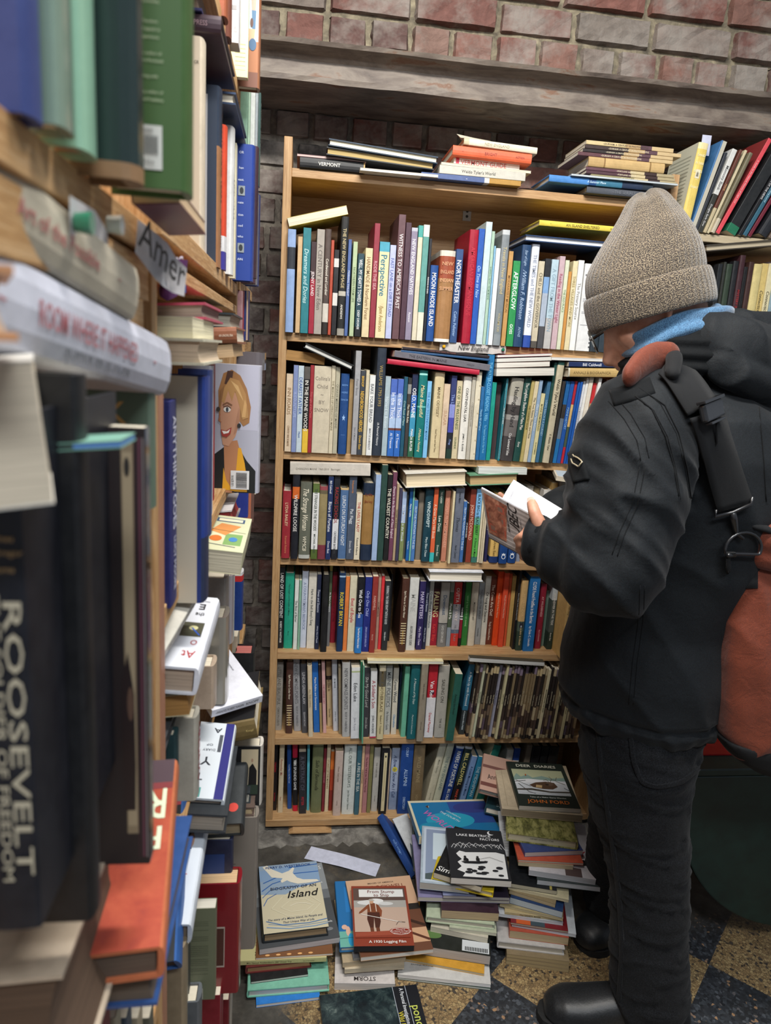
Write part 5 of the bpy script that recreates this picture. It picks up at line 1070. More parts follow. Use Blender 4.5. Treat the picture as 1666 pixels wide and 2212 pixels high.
LB = [('r', 0, 0, 1, 1, '#26272b'), ('t', 'LAKE BEATRICE', .48, .865, .05, .62, '#f4f4f4'), ('t', 'FACTORS', .76, .795, .048, .34, '#f4f4f4'), ('e', .80, .935, .06, .045, '#f0f0f0'), ('e', .825, .945, .055, .040, '#26272b'),
  ('p', [(.05, .03), (.95, .03), (.97, .5), (.8, .54), (.5, .56), (.2, .53), (.06, .4)], '#e8e8e6'), ('p', [(.03, .62), (.14, .69), (.30, .72), (.42, .68), (.6, .70), (.8, .72), (.97, .66), (.97, .54), (.6, .52), (.3, .50), (.05, .56)], '#303236'),
  ('p', [(0, 0), (0, .56), (.10, .52), (.16, .42), (.22, .36), (.14, .30), (.20, .22), (.12, .15), (.25, .1), (.2, .03), (.5, .01), (1, .02), (1, 0)], '#232428')]
rnd = random.Random(4)
for i in range(16): a = .06+.055*i; LB.append(('l', [(a, .56+.1*rnd.random()), (a+.05, .66+.05*rnd.random()), (a+.11, .58+.08*rnd.random())], .008, '#e4e4e4'))
for i in range(12): a = .3+.6*rnd.random(); b = .06+.16*rnd.random(); LB.append(('e', a, b, .045+.02*rnd.random(), .016+.01*rnd.random(), '#25262a'))
LB += [('p', [(.20, .30), (.60, .335), (.66, .33), (.64, .30), (.5, .275), (.26, .27)], '#1c1d20'), ('l', [(.22, .31), (.60, .33)], .01, '#e8e8e8'), ('p', [(.24, .31), (.25, .37), (.29, .38), (.33, .35), (.33, .31)], '#1a1a1c'), ('e', .275, .395, .022, .018, '#1a1a1c'), ('p', [(.46, .32), (.46, .38), (.52, .38), (.52, .32)], '#1a1a1c'), ('e', .49, .40, .022, .018, '#1a1a1c'), ('l', [(.52, .36), (.7, .41), (.92, .33)], .006, '#303034')]
p.add("'LAKE BEATRICE FACTORS' black and white paperback topping the third floor pile", 410, 612, 884, 642, .018, .19, col='#26272b', kind='p', pc='#d4cdc4', front=LB)
# fourth pile
p = Pile(zb, group='fourth pile on the floor, beside the man')
for i, nm in enumerate(('lowest', 'middle', 'upper')):
    p.add("old brown-edged volume, %s of three at the bottom of the fourth floor pile" % nm, 843+3*i, 1238-26*i, 1335+2*i, 1308-30*i, .0095, .19, col='#8c7a5c', kind='p', pc='#a8946c')
p.add("white-jacketed hardcover near the bottom of the fourth floor pile", 780, 1112, 1300, 1175, .019, .2, col='#c8c4c0', kind='h', pc='#bdb4a4', bands=[(1, '#c2beba')])
p.add("orange-covered paperback with tan pages in the fourth floor pile", 868, 1035, 1330, 1095, .022, .19, col='#b4523c', kind='p', pc='#b7a07c')
p.add("white curled thin paperback in the fourth floor pile", 890, 945, 1392, 1033, .009, .19, col='#c9cdd0', pc='#c9ccd0')
p.add("dark red and orange patterned paperback in the fourth floor pile", 880, 930, 1330, 1000, .006, .19, col='#7c1c22', pc='#a89c88', front=[('r', .1, 0, .35, .4, '#c85a24'), ('r', .35, 0, .6, .3, '#3c4c54')])
p.add("grey-white magazine in the middle of the fourth floor pile", 785, 868, 1290, 940, .008, .2, col='#b9bcc0', pc='#c4c6c8')
p.add("tan paperback with small title on its edge in the fourth floor pile", 835, 852, 1275, 905, .008, .17, 'spine', col='#b8a67c', title='The SANDY RIVER', tcol='#4c4430', size=.6)
p.add("cream thin paperback beneath the blue book in the fourth floor pile", 795, 790, 1290, 905, .007, .19, col='#a89870', pc='#b8aa88')
p.add("blue-covered paperback with grey-white pages in the fourth floor pile", 872, 765, 1283, 882, .018, .19, col='#1e3a64', kind='p', pc='#b4bcc0')
p.add("narrow tan book slanting on the blue paperback in the fourth floor pile", 868, 690, 1228, 800, .010, .18, col='#8a7a5c', pc='#b09c78')
p.add("cream-covered large paperback with bent cover in the fourth floor pile", 862, 655, 1334, 760, .008, .24, col='#c9bf9c', pc='#c4b898')
p.add("black 'NINE' paperback in the fourth floor pile", 870, 640, 1240, 700, .012, .24, col='#14161a', kind='p', pc='#b0a890', front=[('t', 'NINE', .6, .3, .04, .3, '#b8b090'), ('r', .85, 0, .9, 1, '#b0a04c')])
p.add("grey-white thick paperback with dark photo cover in the fourth floor pile", 1085, 618, 1590, 678, .014, .17, col='#3c4444', kind='p', pc='#b6b8bc')
p.add("white-covered paperback with red Y and round black emblem in the fourth floor pile", 1022, 545, 1545, 622, .015, .22, col='#d0ccd0', kind='p', pc='#b4b4b8', front=[('t', 'Y', .86, .42, .1, .12, '#b02838'), ('e', .86, .26, .06, .05, '#1c1c1e'), ('r', .55, 0, .8, .15, '#5a4a48')])
p.add("short tan-edged paperback under the orange one in the fourth floor pile", 940, 470, 1370, 502, .010, .17, col='#b4a284', pc='#b7a788')
p.add("orange paperback in the upper half of the fourth floor pile", 938, 440, 1450, 468, .006, .2, col='#c4563c', pc='#b8ac9c')
p.add("blue-covered paperback with white pages in the upper half of the fourth floor pile", 990, 402, 1445, 385, .013, .18, col='#3a4a80', kind='p', pc='#bab2ac')
OL = mottled('painted_olive_landscape', [(0.3, '#26281c'), (0.45, '#6c6c3a'), (0.6, '#a5a064'), (0.75, '#4c4c2c')], 30, .35, (1, 2, 1))
p.add("olive landscape library hardcover with upside-down stamp in the fourth floor pile", 848, 275, 1396, 348, .024, .19, 'endinv', col='#8c8a50', kind='h', pc='#c3ba9c', bands=[(1, OL)])
b = p.last
mb = MB(); P0, P1, r = b; d = (P1-P0).normalized(); Lh = (P1-P0).length
put_text(mb, 'BALA CYNWYD LIBRARY', (P0+P1)/2+Vector((0, 0, .013))+d.cross(Vector((0, 0, 1)))*(-.0030), -d, (0, 0, -1), d.cross(Vector((0, 0, 1))), .004, .06, ink('#5a5648'))
if mb.v:
    o = mb.build('library_stamp', r); o.matrix_parent_inverse = r.matrix_world.inverted()
p.add("thick cream-covered book with grainy grey-brown edges under the Deer Diaries book", 808, 78, 1440, 132, .021, .24, 'end', col='#cbb99c', kind='p', pc='#8f7f68', gap=.002, front=[('l', [(.08, .06), (.08, .96), (.95, .96), (.95, .06), (.08, .06)], .006, '#a8977c')])
DD = [('r', 0, 0, 1, 1, '#26302a'), ('r', .05, .25, .93, .82, '#d5dade'), ('r', .05, .58, .93, .82, '#b9be9a'), ('p', [(.05, .62), (.12, .72), (.18, .64), (.3, .7), (.38, .63), (.55, .68), (.7, .63), (.93, .66), (.93, .58), (.05, .56)], '#8aa49a'),
  ('p', [(.05, .56), (.3, .60), (.6, .58), (.93, .55), (.93, .50), (.5, .53), (.05, .48)], '#e8eaec'), ('p', [(.28, .46), (.40, .52), (.58, .55), (.72, .53), (.76, .44), (.66, .38), (.5, .38), (.34, .41)], '#5a4230'), ('p', [(.40, .47), (.5, .46), (.48, .40), (.38, .41)], '#c8a878'), ('e', .64, .50, .06, .045, '#6a5444'), ('e', .59, .485, .03, .02, '#3a2c24'),
  ('l', [(.66, .54), (.70, .62), (.76, .58), (.80, .66)], .009, '#6a5a48'), ('l', [(.64, .54), (.60, .60), (.55, .57)], .009, '#6a5a48'), ('l', [(.70, .62), (.67, .67)], .008, '#6a5a48'), ('l', [(.76, .56), (.90, .50)], .012, '#5a5248'),
  ('p', [(.05, .36), (.3, .38), (.6, .33), (.93, .34), (.93, .31), (.6, .30), (.3, .34), (.05, .33)], '#4e4a42'), ('l', [(.1, .48), (.24, .30), (.34, .27)], .012, '#4e4a42'), ('l', [(.3, .42), (.12, .52), (.07, .56)], .008, '#4e4a42'), ('l', [(.05, .52), (.24, .55)], .012, '#55504a'), ('l', [(.86, .42), (.93, .36)], .01, '#6c7c88'), ('l', [(.05, .28), (.93, .27)], .004, '#9aa0a4'), ('r', .26, .66, .28, .70, '#b85a28'),
  ('t', 'DEER  DIARIES', .5, .90, .062, .84, '#f0efdc'), ('t', 'Tales of a Maine Game Warden', .52, .185, .026, .78, '#dfe4dc'), ('t', 'JOHN FORD', .5, .095, .07, .74, '#e07c34')]
r = p.add("'DEER DIARIES' dark green paperback with snowy deer picture topping the fourth pile", 943, 35, 1426, 61, .014, .215, col='#2a342e', kind='p', pc='#c4bcb0', front=DD)
# ---------------------------------------------------------------- tumbled books between the piles and the bookcase
GH = 'books tumbled behind the floor piles'
slab("turquoise 'WORLD' paperback lying tilted behind the third floor pile", atY(905, 1806, 1.70), atY(1085, 1800, 1.70), atY(869, 1731, 1.90), .024, '#1f7fb4', 'front', kind='p', pc='#d2c6a4', group=GH,
     front=[('r', 0, 0, 1, 1, '#e0d6b8'), ('r', .03, 0, 1, .94, '#1c74a8'), ('r', .5, .3, 1, .94, '#2c4c94'), ('e', .45, .4, .3, .22, '#2aa0c0'), ('e', .8, .75, .25, .16, '#343c80'), ('e', .2, .2, .16, .15, '#2390b4'), ('t', 'WORLD', .30, .40, .12, .6, '#d06ab4', 0, -62), ('t', 'THE FOURTH', .46, .50, .045, .4, '#d8e8f0', 0, -55), ('t', 'CONTINENTAL', .52, .55, .03, .4, '#d8e8f0', 0, -55)])
slab("green-grey lake photo book lying behind the Lake Beatrice book", atY(990, 1790, 1.76), atY(1100, 1790, 1.76), atY(1003, 1742, 1.89), .012, '#5e7f74', 'front', kind='p', pc='#bfc8c0', group=GH,
     front=[('r', 0, 0, 1, 1, '#5c7c72'), ('r', 0, .4, 1, 1, '#7fa894'), ('e', .6, .3, .25, .12, '#4a5c54')])
slab("pink striped 'Anne Barr' hardcover leaning behind the Deer Diaries pile", atY(1037, 1704, 1.80), atY(1120, 1726, 1.77), atY(1080, 1636, 1.90), .02, '#b08878', 'front', kind='h', pc='#c8bca8', group=GH,
     front=[('r', 0, 0, 1, 1, '#c09a88'), ('r', 0, .12, 1, .22, '#6e4038'), ('r', 0, .62, 1, .70, '#7a5048'), ('t', 'Anne Barr', .45, .42, .13, .6, '#3c2c28', 0, 8)])
slab("dark teal book with white spine word behind the Lake Beatrice book", atY(1050, 1742, 1.80), atY(1110, 1757, 1.77), atY(1052, 1716, 1.88), .02, '#24444c', 'front', kind='h', group=GH, front=[('t', 'Spoo', .6, .3, .2, .5, '#b8ccd0')])
P0 = atY(815, 1768, 1.94); P1 = atY(888, 1898, 1.74)
edge("dark blue hardcover slumped against the bookcase beside the third floor pile", P0, P1, .022, .16, 'spineinv', '#1d4486', 'h', up=(.75, 0, .65), group=GH, title='/~Maine Lights', tcol='#7aa0d8', size=.4)
slab("white sketch-covered booklet leaning on the dark blue hardcover", atY(905, 1882, 1.73), atY(938, 1868, 1.74), atY(846, 1770, 1.93), .006, '#cfd2d4', 'front', kind='p', group=GH, front=[('l', [(.3, .3), (.6, .7)], .02, '#9aa0a4'), ('l', [(.2, .6), (.7, .5)], .02, '#b0b4b8')])
slab("dark picture book with orange sail leaning beside the turquoise book", atY(912, 1866, 1.72), atY(945, 1850, 1.71), atY(868, 1768, 1.88), .012, '#4c382c', 'front', kind='p', group=GH, front=[('r', 0, 0, 1, 1, '#4a3228'), ('p', [(.1, .2), (.5, .5), (.9, .2)], '#d4541c'), ('r', .0, 0, 1, .12, '#d8d4c8')])
edge("dark teal 'DER' paperback beneath the turquoise WORLD book", atY(895, 1862, 1.70), atY(1010, 1868, 1.68), .016, .18, 'spine', '#2c4a50', 'p', group=GH, title='DER|~', tcol='#c8d0d0', size=.6)
edge("grey-green paperback supporting the dark teal book on the floor heap", atY(893, 1882, 1.70), atY(1010, 1888, 1.68), .014, .18, 'end', '#5c7060', 'p', group=GH, pc='#c4c4b8')
for i, (x0, y0, x1, y1, t, c, nm) in enumerate([(900, 1905, 1120, 1915, .016, '#5a6a70', 'grey-blue'), (905, 1925, 1120, 1935, .018, '#8a7c68', 'tan')]):
    edge("%s paperback buried under the heap behind the third floor pile" % nm, atY(x0, y0, 1.69), atY(x1, y1, 1.69), t, .18, 'end', c, 'p', group=GH, pc='#b8ac98')
slab("white title page covered in fine print behind the Lake Beatrice book", atY(1085, 1850, 1.66), atY(1130, 1850, 1.66), atY(1083, 1752, 1.74), .004, '#cfd0d2', 'front', kind='p', group=GH, front=[('l', [(.15, .1+.06*i), (.9, .1+.06*i)], .012, '#8a8c90') for i in range(13)])
# big dark nature book on the floor at the front
A = atZ(*(690, 2150), .014); Bq = atZ(*(706, 2290), .014); Cq = atZ(*(903, 2139), .014)
NIGHT = mottled('dark_pond_photo', [(0.3, '#10161c'), (0.48, '#1e2c30'), (0.6, '#3c4c4c'), (0.7, '#7c8a84'), (0.8, '#22303a')], 26, .25, (1, 1, 1), 9)
slab("dark 'pond' nature book lying flat on the floor at the bottom edge", A, Bq, Cq, .012, '#10161c', 'front', kind='p', pc='#b8b8b0',
     front=[('r', 0, 0, 1, 1, '#10141c'), ('r', .0, .0, 1, .74, NIGHT), ('l', [(0, .745), (1, .745)], .006, '#cfd8e4'), ('l', [(0, .875), (1, .875)], .006, '#cfd8e4'), ('t', 'A Personal Investigation into the', .44, .83, .042, .8, '#e4e8ec'), ('t', 'Wild Pond', .60, .775, .05, .35, '#d8c83c'), ('t', 'pond', .52, .94, .085, .4, '#c8d060')])
# ---------------------------------------------------------------- left-hand shelving seen end on
XF = -0.115
ls = tag(empty('bookshelf_unit', Vector((-0.24, 0.3, 0))), 'nearest pine shelf unit on the left, badly out of focus', 'bookshelf')
def lpart(par, name, a, b, m, bev=0.001):
    mb = MB(); mb.box(a, b, m); o = mb.build(name, par, bevel=bev); o.matrix_parent_inverse = Matrix.Translation(-par.location); return o
lpart(ls, 'shelf', (-0.37, -0.1, 1.512), (XF, 0.605, 1.533), pine_y)
lpart(ls, 'front_rail', (-0.135, -0.1, 1.478), (XF-.002, 0.63, 1.509), pine_y)
lpart(ls, 'shelf', (-0.37, -0.1, 0.80), (XF, 0.605, 0.82), pine_y)
lpart(ls, 'side_panel', (-0.37, 0.606, 0.0), (XF, 0.628, 2.3), pine_z)
lpart(ls, 'back_panel', (-0.39, -0.1, 0.0), (-0.371, 0.63, 2.3), pine_z)
lpart(ls, 'block', (-0.16, 0.535, 1.452), (XF, 0.575, 1.4775), pine_y)
l2 = tag(empty('bookshelf_unit', Vector((-0.24, 1.0, 0))), 'second pine shelf unit on the left with a worn pinkish upright', 'bookshelf')
lpart(l2, 'side_panel', (-0.37, 0.632, 0.0), (XF, 0.655, 1.432), paint_z)
lpart(l2, 'side_panel', (-0.37, 1.402, 0.0), (XF, 1.424, 2.3), pine_z)
lpart(l2, 'upper_side_panel', (-0.37, 0.632, 1.434), (XF-.006, 0.655, 2.3), pine_z)
for nm, zt in (('shelf', 1.88), ('shelf', 1.556), ('shelf', 1.207), ('shelf', .89), ('shelf', .55), ('shelf', .2)):
    lpart(l2, nm, (-0.37, 0.656, zt-.021), (XF, 1.401, zt), pine_y)
lpart(l2, 'lower_rail', (-0.20, 0.656, 1.505), (XF, 1.401, 1.518), pine_y)
lpart(l2, 'back_panel', (-0.39, 0.632, 0.0), (-0.371, 1.424, 2.3), pine_z)
l3 = tag(empty('bookshelf_unit', Vector((-0.24, 1.7, 0))), 'farthest pine shelf unit on the left, ending at the brick wall', 'bookshelf')
for nm, zt in (('shelf', 1.80), ('shelf', 1.57), ('shelf', 1.455), ('shelf', 1.06), ('shelf', .74), ('shelf', .4)):
    lpart(l3, nm, (-0.37, 1.4255, zt-.021), (-.112, 1.80, zt), pine_y)
lpart(l3, 'back_panel', (-0.39, 1.4255, 0.0), (-0.371, 1.86, 2.3), pine_z)
def LF(label, x0, y0, x1, y1, Y, t, col, mode='back', **k):
    """book standing with a cover facing the camera; face given as a pixel rectangle at depth Y"""
    B = atY(x1, y1, Y); A = Vector((max(atY(x0, y1, Y).x, B.x-.17), Y, B.z)); T = atY(x1, y0, Y)
    if T.z-B.z > .31: T.z = B.z+.31
    Cc = Vector((A.x, Y, T.z))
    return slab(label, A, B, Cc, t, col, mode, **k)
def txt_lines(x0, x1, vs, c, wd=.012): return [('l', [(x0, v), (x1, v)], wd, c) for v in vs]
GL = 'books crammed on the left-hand shelves'
# nearest unit, upper shelf
MY = gloss('#7f9484', .15, 'mylar'); MY2 = gloss('#98c4a8', .15, 'mylar'); MY3 = gloss('#20302e', .15, 'mylar')
LF("out-of-focus navy book at the top left corner", -60, -330, 45, 243, .325, .022, '#36447c', kind='h', group=GL)
LF("grey-green book in clear wrapper near the top left corner", 20, -330, 118, 268, .350, .024, '#7f9484', kind='h', group=GL, bands=[(1, MY)])
LF("mint green book in clear wrapper hanging over the top left shelf", 60, -330, 165, 318, .380, .030, '#98c4a8', kind='h', group=GL, bands=[(1, MY2)], pc='#b9a48c')
LF("dark green-black book in clear wrapper at upper left", 150, -260, 262, 385, .415, .026, '#20302e', kind='h', group=GL, bands=[(.06, '#8a6a4a'), (1, MY3)], pc='#a07c58', rnd=.3)
GC = gloss('#3c5a34', .25, 'laminated')
bk = [('r', .0, .0, 1, 1, '#40602f')] + [('t', s, .60, v, .013, .38, '#b9c4a0') for s, v in (('have us to be', .86), ('R. Auchincloss', .78), ('of Theodore', .70), ('could appeal to', .668), ('an experience', .636), ('waugh, author of', .57), ('Theodore Roosevelt', .54), ('evening with', .475), ('Brinkley, author of', .41), ('Unfinished Presidency', .378))]
bk += [('r', .34, .08, .77, .27, '#d4d4cc')] + [('r', .42+.024*i, .145, .432+.024*i, .225, '#2a2c2a') for i in range(13)] + [('t', '90000', .60, .245, .014, .2, '#2a2c2a'), ('t', '512719-6', .57, .11, .015, .32, '#2a2c2a')]
LF("green book with barcode sticker on its back cover sticking out at upper left", 215, -110, 392, 412, .457, .03, '#40602f', kind='h', group=GL, back=bk, bands=[(1, '#3f5f2e')])
# paper labels
def sheet(name, label, pts, mat, txt=None, cat='sign', grp=None):
    """pts: list of (bottom, top) world pairs along the sheet"""
    mb = MB(); vs = []
    for a, b in pts: vs += [tuple(a), tuple(b)]
    n = len(pts); mb.add(vs, [(2*i, 2*i+2, 2*i+3, 2*i+1) for i in range(n-1)], mat)
    o = tag(mb.build(name, smooth=True), label, cat, grp)
    if txt: txt(o)
    return o
PW = flat('#dcd9da', .6)
ys = [.415, .425, .44, .455, .47, .485, .50]
q = [(atX(*a, XF+.004), atX(*b, XF+.006)) for a, b in (((152, 540), (150, 422)), ((180, 530), (180, 440)), ((205, 535), (205, 455)), ((234, 541), (232, 500)))]
sheet('paper_sign', 'blurred white paper label pinned on the nearest left shelf rail', q, PW)
for (x, y), c, nm in (((163, 480), '#2f7a5c', 'green'), ((233, 484), '#cfd8cc', 'white')):
    p = atX(x, y, XF+.006); mb = MB(); mb.tube([p, p+Vector((.008, 0, 0))], [.0045, .0055], gloss(c, .3, 'pin'), 12)
    tag(mb.build('push_pin'), '%s push pin in the blurred paper label on the left shelf' % nm, 'push pin', 'push pins')
A0, A1 = atX(292, 540, XF+.004), atX(296, 478, XF+.006); cols = [((292, 545), (298, 474)), ((312, 572), (322, 492)), ((335, 602), (345, 510)), ((352, 618), (362, 525)), ((372, 632), (380, 556)), ((398, 640), (404, 580))]
xx = [XF+.004, XF+.006, XF+.010, XF+.016, XF+.020, XF+.024]
q = [(atX(*a, x), atX(*b, x)) for (a, b), x in zip(cols, xx)]
def t1(o):
    mb = MB(); a = (q[0][0]+q[0][1])/2; b = (q[4][0]+q[4][1])/2; X = (b-a).normalized(); up = Vector((0, 0, 1)); n = X.cross(up).normalized(); up = n.cross(X)
    if n.x < 0: n = -n
    put_text(mb, 'Amer', a.lerp(b, .42)+n*.008, X, up, n, .022, .075, ink('#3a3838')); mb.build('lettering', o)
sheet('paper_sign', 'torn white paper label reading Amer curling off the left shelf', q, PW, t1)
PU = flat('#5a2c5c', .5)
q2 = [(atY(*a, y), atY(*b, y)) for a, b, y in (((345, 640), (347, 572), .70), ((362, 650), (365, 562), .69), ((382, 640), (388, 560), .695), ((399, 622), (406, 562), .71))]
def t2(o):
    mb = MB(); a = (q2[0][0]+q2[0][1])/2; b = (q2[3][0]+q2[3][1])/2; X = (b-a).normalized(); n = Vector((0, -1, 0)); up = n.cross(X)*1; up = Vector((0, 0, 1))
    put_text(mb, 'Sales', a.lerp(b, .5)+Vector((0, -.003, .010)), -X, -up, n, .012, .02, ink('#d8ccd8'))
    c = a.lerp(b, .5)+Vector((0, -.003, -.010)); mb.add([tuple(c+Vector((-.012, 0, -.006))), tuple(c+Vector((.012, 0, -.003))), tuple(c+Vector((.012, 0, .004))), tuple(c+Vector((-.012, 0, 0)))], [(0, 1, 2, 3)], ink('#2c4488'))
    mb.build('lettering', o)
sheet('paper_sign', 'torn purple and blue paper label with upside-down lettering on the left shelf', q2, PU, t2)
# second unit, shelf at 1.556
for i, (c, nm) in enumerate((('#7aa4c8', 'pale blue'), ('#1c2c5c', 'navy'), ('#b81c2c', 'red'), ('#dcdcdc', 'white'), ('#c82430', 'bright red'))):
    LF("%s book, %s of five behind the green barcode book" % (nm, nth(i+1)), 300, 330, 350+9*i, 480+8*i, .668+.022*i, .019, c, kind='p', group=GL)
P0 = atY(285, 442, .50); edge("maroon paperback lying under the green barcode book", P0, atY(390, 440, .50), .010, .13, 'end', '#5a1c34', 'p', group=GL, pc='#c8ac88')
LF("tall cream-jacketed hardcover with fine print at upper left", 335, 78, 430, 543, .948, .034, '#cfc2ac', kind='h', group=GL, back=[('r', .0, 0, 1, 1, '#cdbfa8'), ('t', 'OR', .93, .885, .016, .1, '#4c4438'), ('r', 0, .0, .72, .86, '#d4c8b4')]+txt_lines(.5, .84, [.80-.028*i for i in range(24) if i % 5], '#4a443a', .006))
LF("navy hardcover with white text panel and tan spine 'THE WHITE HOUSE YEARS' at upper left", 395, 184, 466, 576, 1.06, .036, '#2a3648', kind='h', group=GL, bands=[(.68, '#9a6c48'), (1, '#2a3648')], title='THE WHITE HOUSE YEARS|JENKINS', tcol='#2c2420', size=.4,
   back=[('r', 0, 0, 1, 1, '#2b374a'), ('r', 0, .03, .72, .95, '#b9b8b8'), ('t', 'R', .55, .84, .05, .3, '#5c2c3c')]+txt_lines(.3, .66, [.78-.026*i for i in range(26) if i % 5], '#4a4a50', .006))
LF("white and orange-red spined hardcover right of THE WHITE HOUSE YEARS", 420, 268, 480, 582, 1.125, .03, '#d84828', kind='h', group=GL, bands=[(.13, '#3c3890'), (.24, '#dcdcdc'), (1, '#d44a2c')])
LF("white hardcover with small boxed picture, beside the orange-red spine", 440, 270, 494, 592, 1.185, .04, '#dfe0de', kind='h', group=GL, title='~LINCOLN', tcol='#6c6c6c', size=.3)
LF("narrow cream paperback beside the bright blue book on the left shelf", 450, 308, 507, 601, 1.26, .022, '#d9d2b4', kind='p', group=GL)
BB = [('r', 0, 0, 1, 1, '#1f3c8c')]+[('t', s, .68, v, .018, .3, '#d0d8e8') for s, v in (('OR', .94), ('han', .83), ('east.', .745), ('nate', .58), ('tion', .49), ('ned', .41), ('who', .33), ('AIN', .16))]+[('r', .60, .63, .80, .70, '#8c9498'), ('e', .7, .665, .06, .025, '#2c3034'), ('r', .60, .21, .80, .28, '#8c9498'), ('e', .7, .245, .06, .025, '#2c3034')]
LF("bright blue hardcover with two small portraits on its cover on the left shelf", 470, 312, 540, 607, 1.31, .034, '#1f3c8c', kind='h', group=GL, back=BB)
LF("dark maroon hardcover behind the bright blue book on the left shelf", 480, 315, 549, 600, 1.372, .026, '#3a2430', kind='h', group=GL, title='~LIGHTNING', tcol='#3c58b0')
zz = atY(470, 75, .98).z
a0 = atY(330, 75, .98).x; a1 = atY(478, 75, .98).x
edge("flat purple-black hardcover seen from below under the upper left shelf", (a0, .98, zz), (a1, .98, zz), .020, .19, 'spine', '#37242f', 'h', group=GL, title='ASSOCIATED PRESS', tcol='#8a7078', size=.35)
edge("thick book with grey page edges lying on the purple-black hardcover", (a0, .975, zz+.0215), (a1-.022, .975, zz+.0215), .040, .18, 'end', '#3a3c6c', 'h', group=GL, pc='#8c7c6c')
zq = atY(537, 305, 1.33).z
edge("navy hardcover lying flat across the books beside the bright blue one", (-.34, 1.13, 1.776), (-.098, 1.13, 1.776), .016, .22, 'end', '#2c3e5c', 'h', group=GL)
# shelf at 1.88
LF("black and orange jacketed book on the highest left shelf", 440, -150, 484, 34, 1.095, .03, '#2c2422', kind='h', group=GL, bands=[(.4, '#8c4c30'), (1, '#2a2220')])
LF("brown book beside the white box-like book on the highest left shelf", 445, -150, 492, 78, 1.15, .03, '#6c3c2c', kind='h', group=GL)
LF("white book with small red letters on the highest left shelf", 470, -150, 515, 93, 1.206, .035, '#d8d6d8', kind='p', group=GL, back=[('r', .4, .3, .9, .34, '#a8a8a8'), ('t', 'E', .8, .5, .03, .1, '#b83028'), ('t', 'S', .8, .42, .03, .1, '#b83028'), ('l', [(.78, .1), (.84, .15), (.9, .1), (.78, .1)], .01, '#7c7c7c')])
LF("pale yellow-green sketch-covered paperback on the highest left shelf", 480, -150, 535, 168, 1.345, .014, '#c3cc9c', kind='p', group=GL, back=[('r', 0, 0, 1, 1, '#c3c89c')]+txt_lines(.5, .9, [.05+.03*i for i in range(7)], '#7c8458', .012)+[('t', 'NDEN', .8, .62, .02, .25, '#4c4c3c')])
LF("hardcover with painted labourers in a brown field on the highest left shelf", 490, -150, 556, 190, 1.372, .026, '#8c5c40', kind='h', group=GL,
   back=[('r', 0, 0, 1, 1, '#b4c8d0'), ('r', 0, 0, 1, .30, '#9a6440'), ('r', 0, .0, 1, .10, '#6c4434'), ('e', .84, .66, .06, .03, '#7c5440'), ('p', [(.74, .62), (.94, .62), (.9, .5), (.78, .5)], '#b89484'), ('p', [(.78, .5), (.92, .5), (.9, .38), (.8, .38)], '#4a6c8c'), ('e', .78, .42, .05, .03, '#5c3c30'), ('p', [(.68, .38), (.9, .38), (.86, .3), (.7, .3)], '#c89c7c'), ('e', .82, .28, .12, .04, '#3c5c7c')])
# farthest unit
for i, (x1, y0, y1, Y, c, nm) in enumerate([(533, 190, 372, 1.44, '#86ac94', 'pale green'), (538, 190, 378, 1.475, '#a8c4ac', 'mint green'), (548, 195, 388, 1.52, '#d0d4d0', 'white'), (554, 197, 396, 1.58, '#9ca4a8', 'grey'), (560, 200, 402, 1.64, '#2c4c48', 'dark green')]):
    LF("%s tall magazine, %s in the farthest left unit's upper row" % (nm, nth(i+1)), 500, y0, x1, y1, Y, .02, c, kind='p', group=GL, title='BOOKER OF MEMORIES' if i == 4 else None, tcol='#c8d4cc')
for i, (x1, c, Y) in enumerate([(548, '#4c3038', 1.45), (552, '#6c6c74', 1.50), (555, '#28366c', 1.56)]):
    LF("%s book, %s in the farthest left unit's middle row" % (cname(c), nth(i+1)), 520, 420, x1, 612+3*i, Y, .022, c, kind='h', group=GL)
for i, (x1, c, Y) in enumerate([(522, '#c89ca0', 1.445), (525, '#a02838', 1.48), (530, '#2c3a78', 1.53), (534, '#d0b49c', 1.58), (537, '#2c3060', 1.63)]):
    LF("%s paperback, %s in the farthest left unit's lower row" % (cname(c), nth(i+1)), 500, 628, x1, 735, Y, .02, c, kind='p', group=GL)
LF("grey plastic-wrapped book under the farthest left shelf", 505, 762, 560, 800, 1.50, .10, '#6c6c70', kind='h', group=GL, bands=[(1, gloss('#6a6468', .15, 'wrap'))])
for i, (x1, y0, c, Y) in enumerate([(535, 1050, '#2a3a90', 1.44), (541, 1055, '#c07050', 1.47), (547, 1060, '#6c4c44', 1.51), (553, 1000, '#cfc0a4', 1.56)]):
    LF("%s book, %s of four below the portrait book on the far left" % (cname(c), nth(i+1)), 505, y0-140, x1, y0+68, Y, .022, c, kind='p', group=GL)
# flats under the 1.5 board
edge("red and white jacketed 'Babylon' hardcover lying in the left unit", atY(330, 692, .78), atY(446, 690, .78), .017, .17, 'end', '#a84058', 'h', group=GL, pc='#8c7c70')
edge("cream-paged book under the Babylon hardcover in the left unit", atY(335, 731, .70), atY(418, 733, .70), .020, .17, 'end', '#d0ccb4', 'p', group=GL, pc='#d4cdb0')
edge("thick worn white-jacketed hardcover at the bottom of the lying stack in the left unit", atY(335, 787, .69), atY(440, 790, .69), .024, .17, 'end', '#c8c4ae', 'h', group=GL, pc='#c9b49a')
edge("black hardcover with library sticker lying in the left unit", atY(398, 704, 1.02), atY(504, 711, 1.02), .021, .17, 'end', '#2a3034', 'h', group=GL, pc='#a8a090')
edge("rounded brown hardcover with white lettering lying in the left unit", atY(400, 745, 1.02), atY(513, 742, 1.02), .022, .17, 'spine', '#8a5438', 'h', group=GL, title='~|AN UNCIVIL ERA', tcol='#dcc8b0', size=.3)
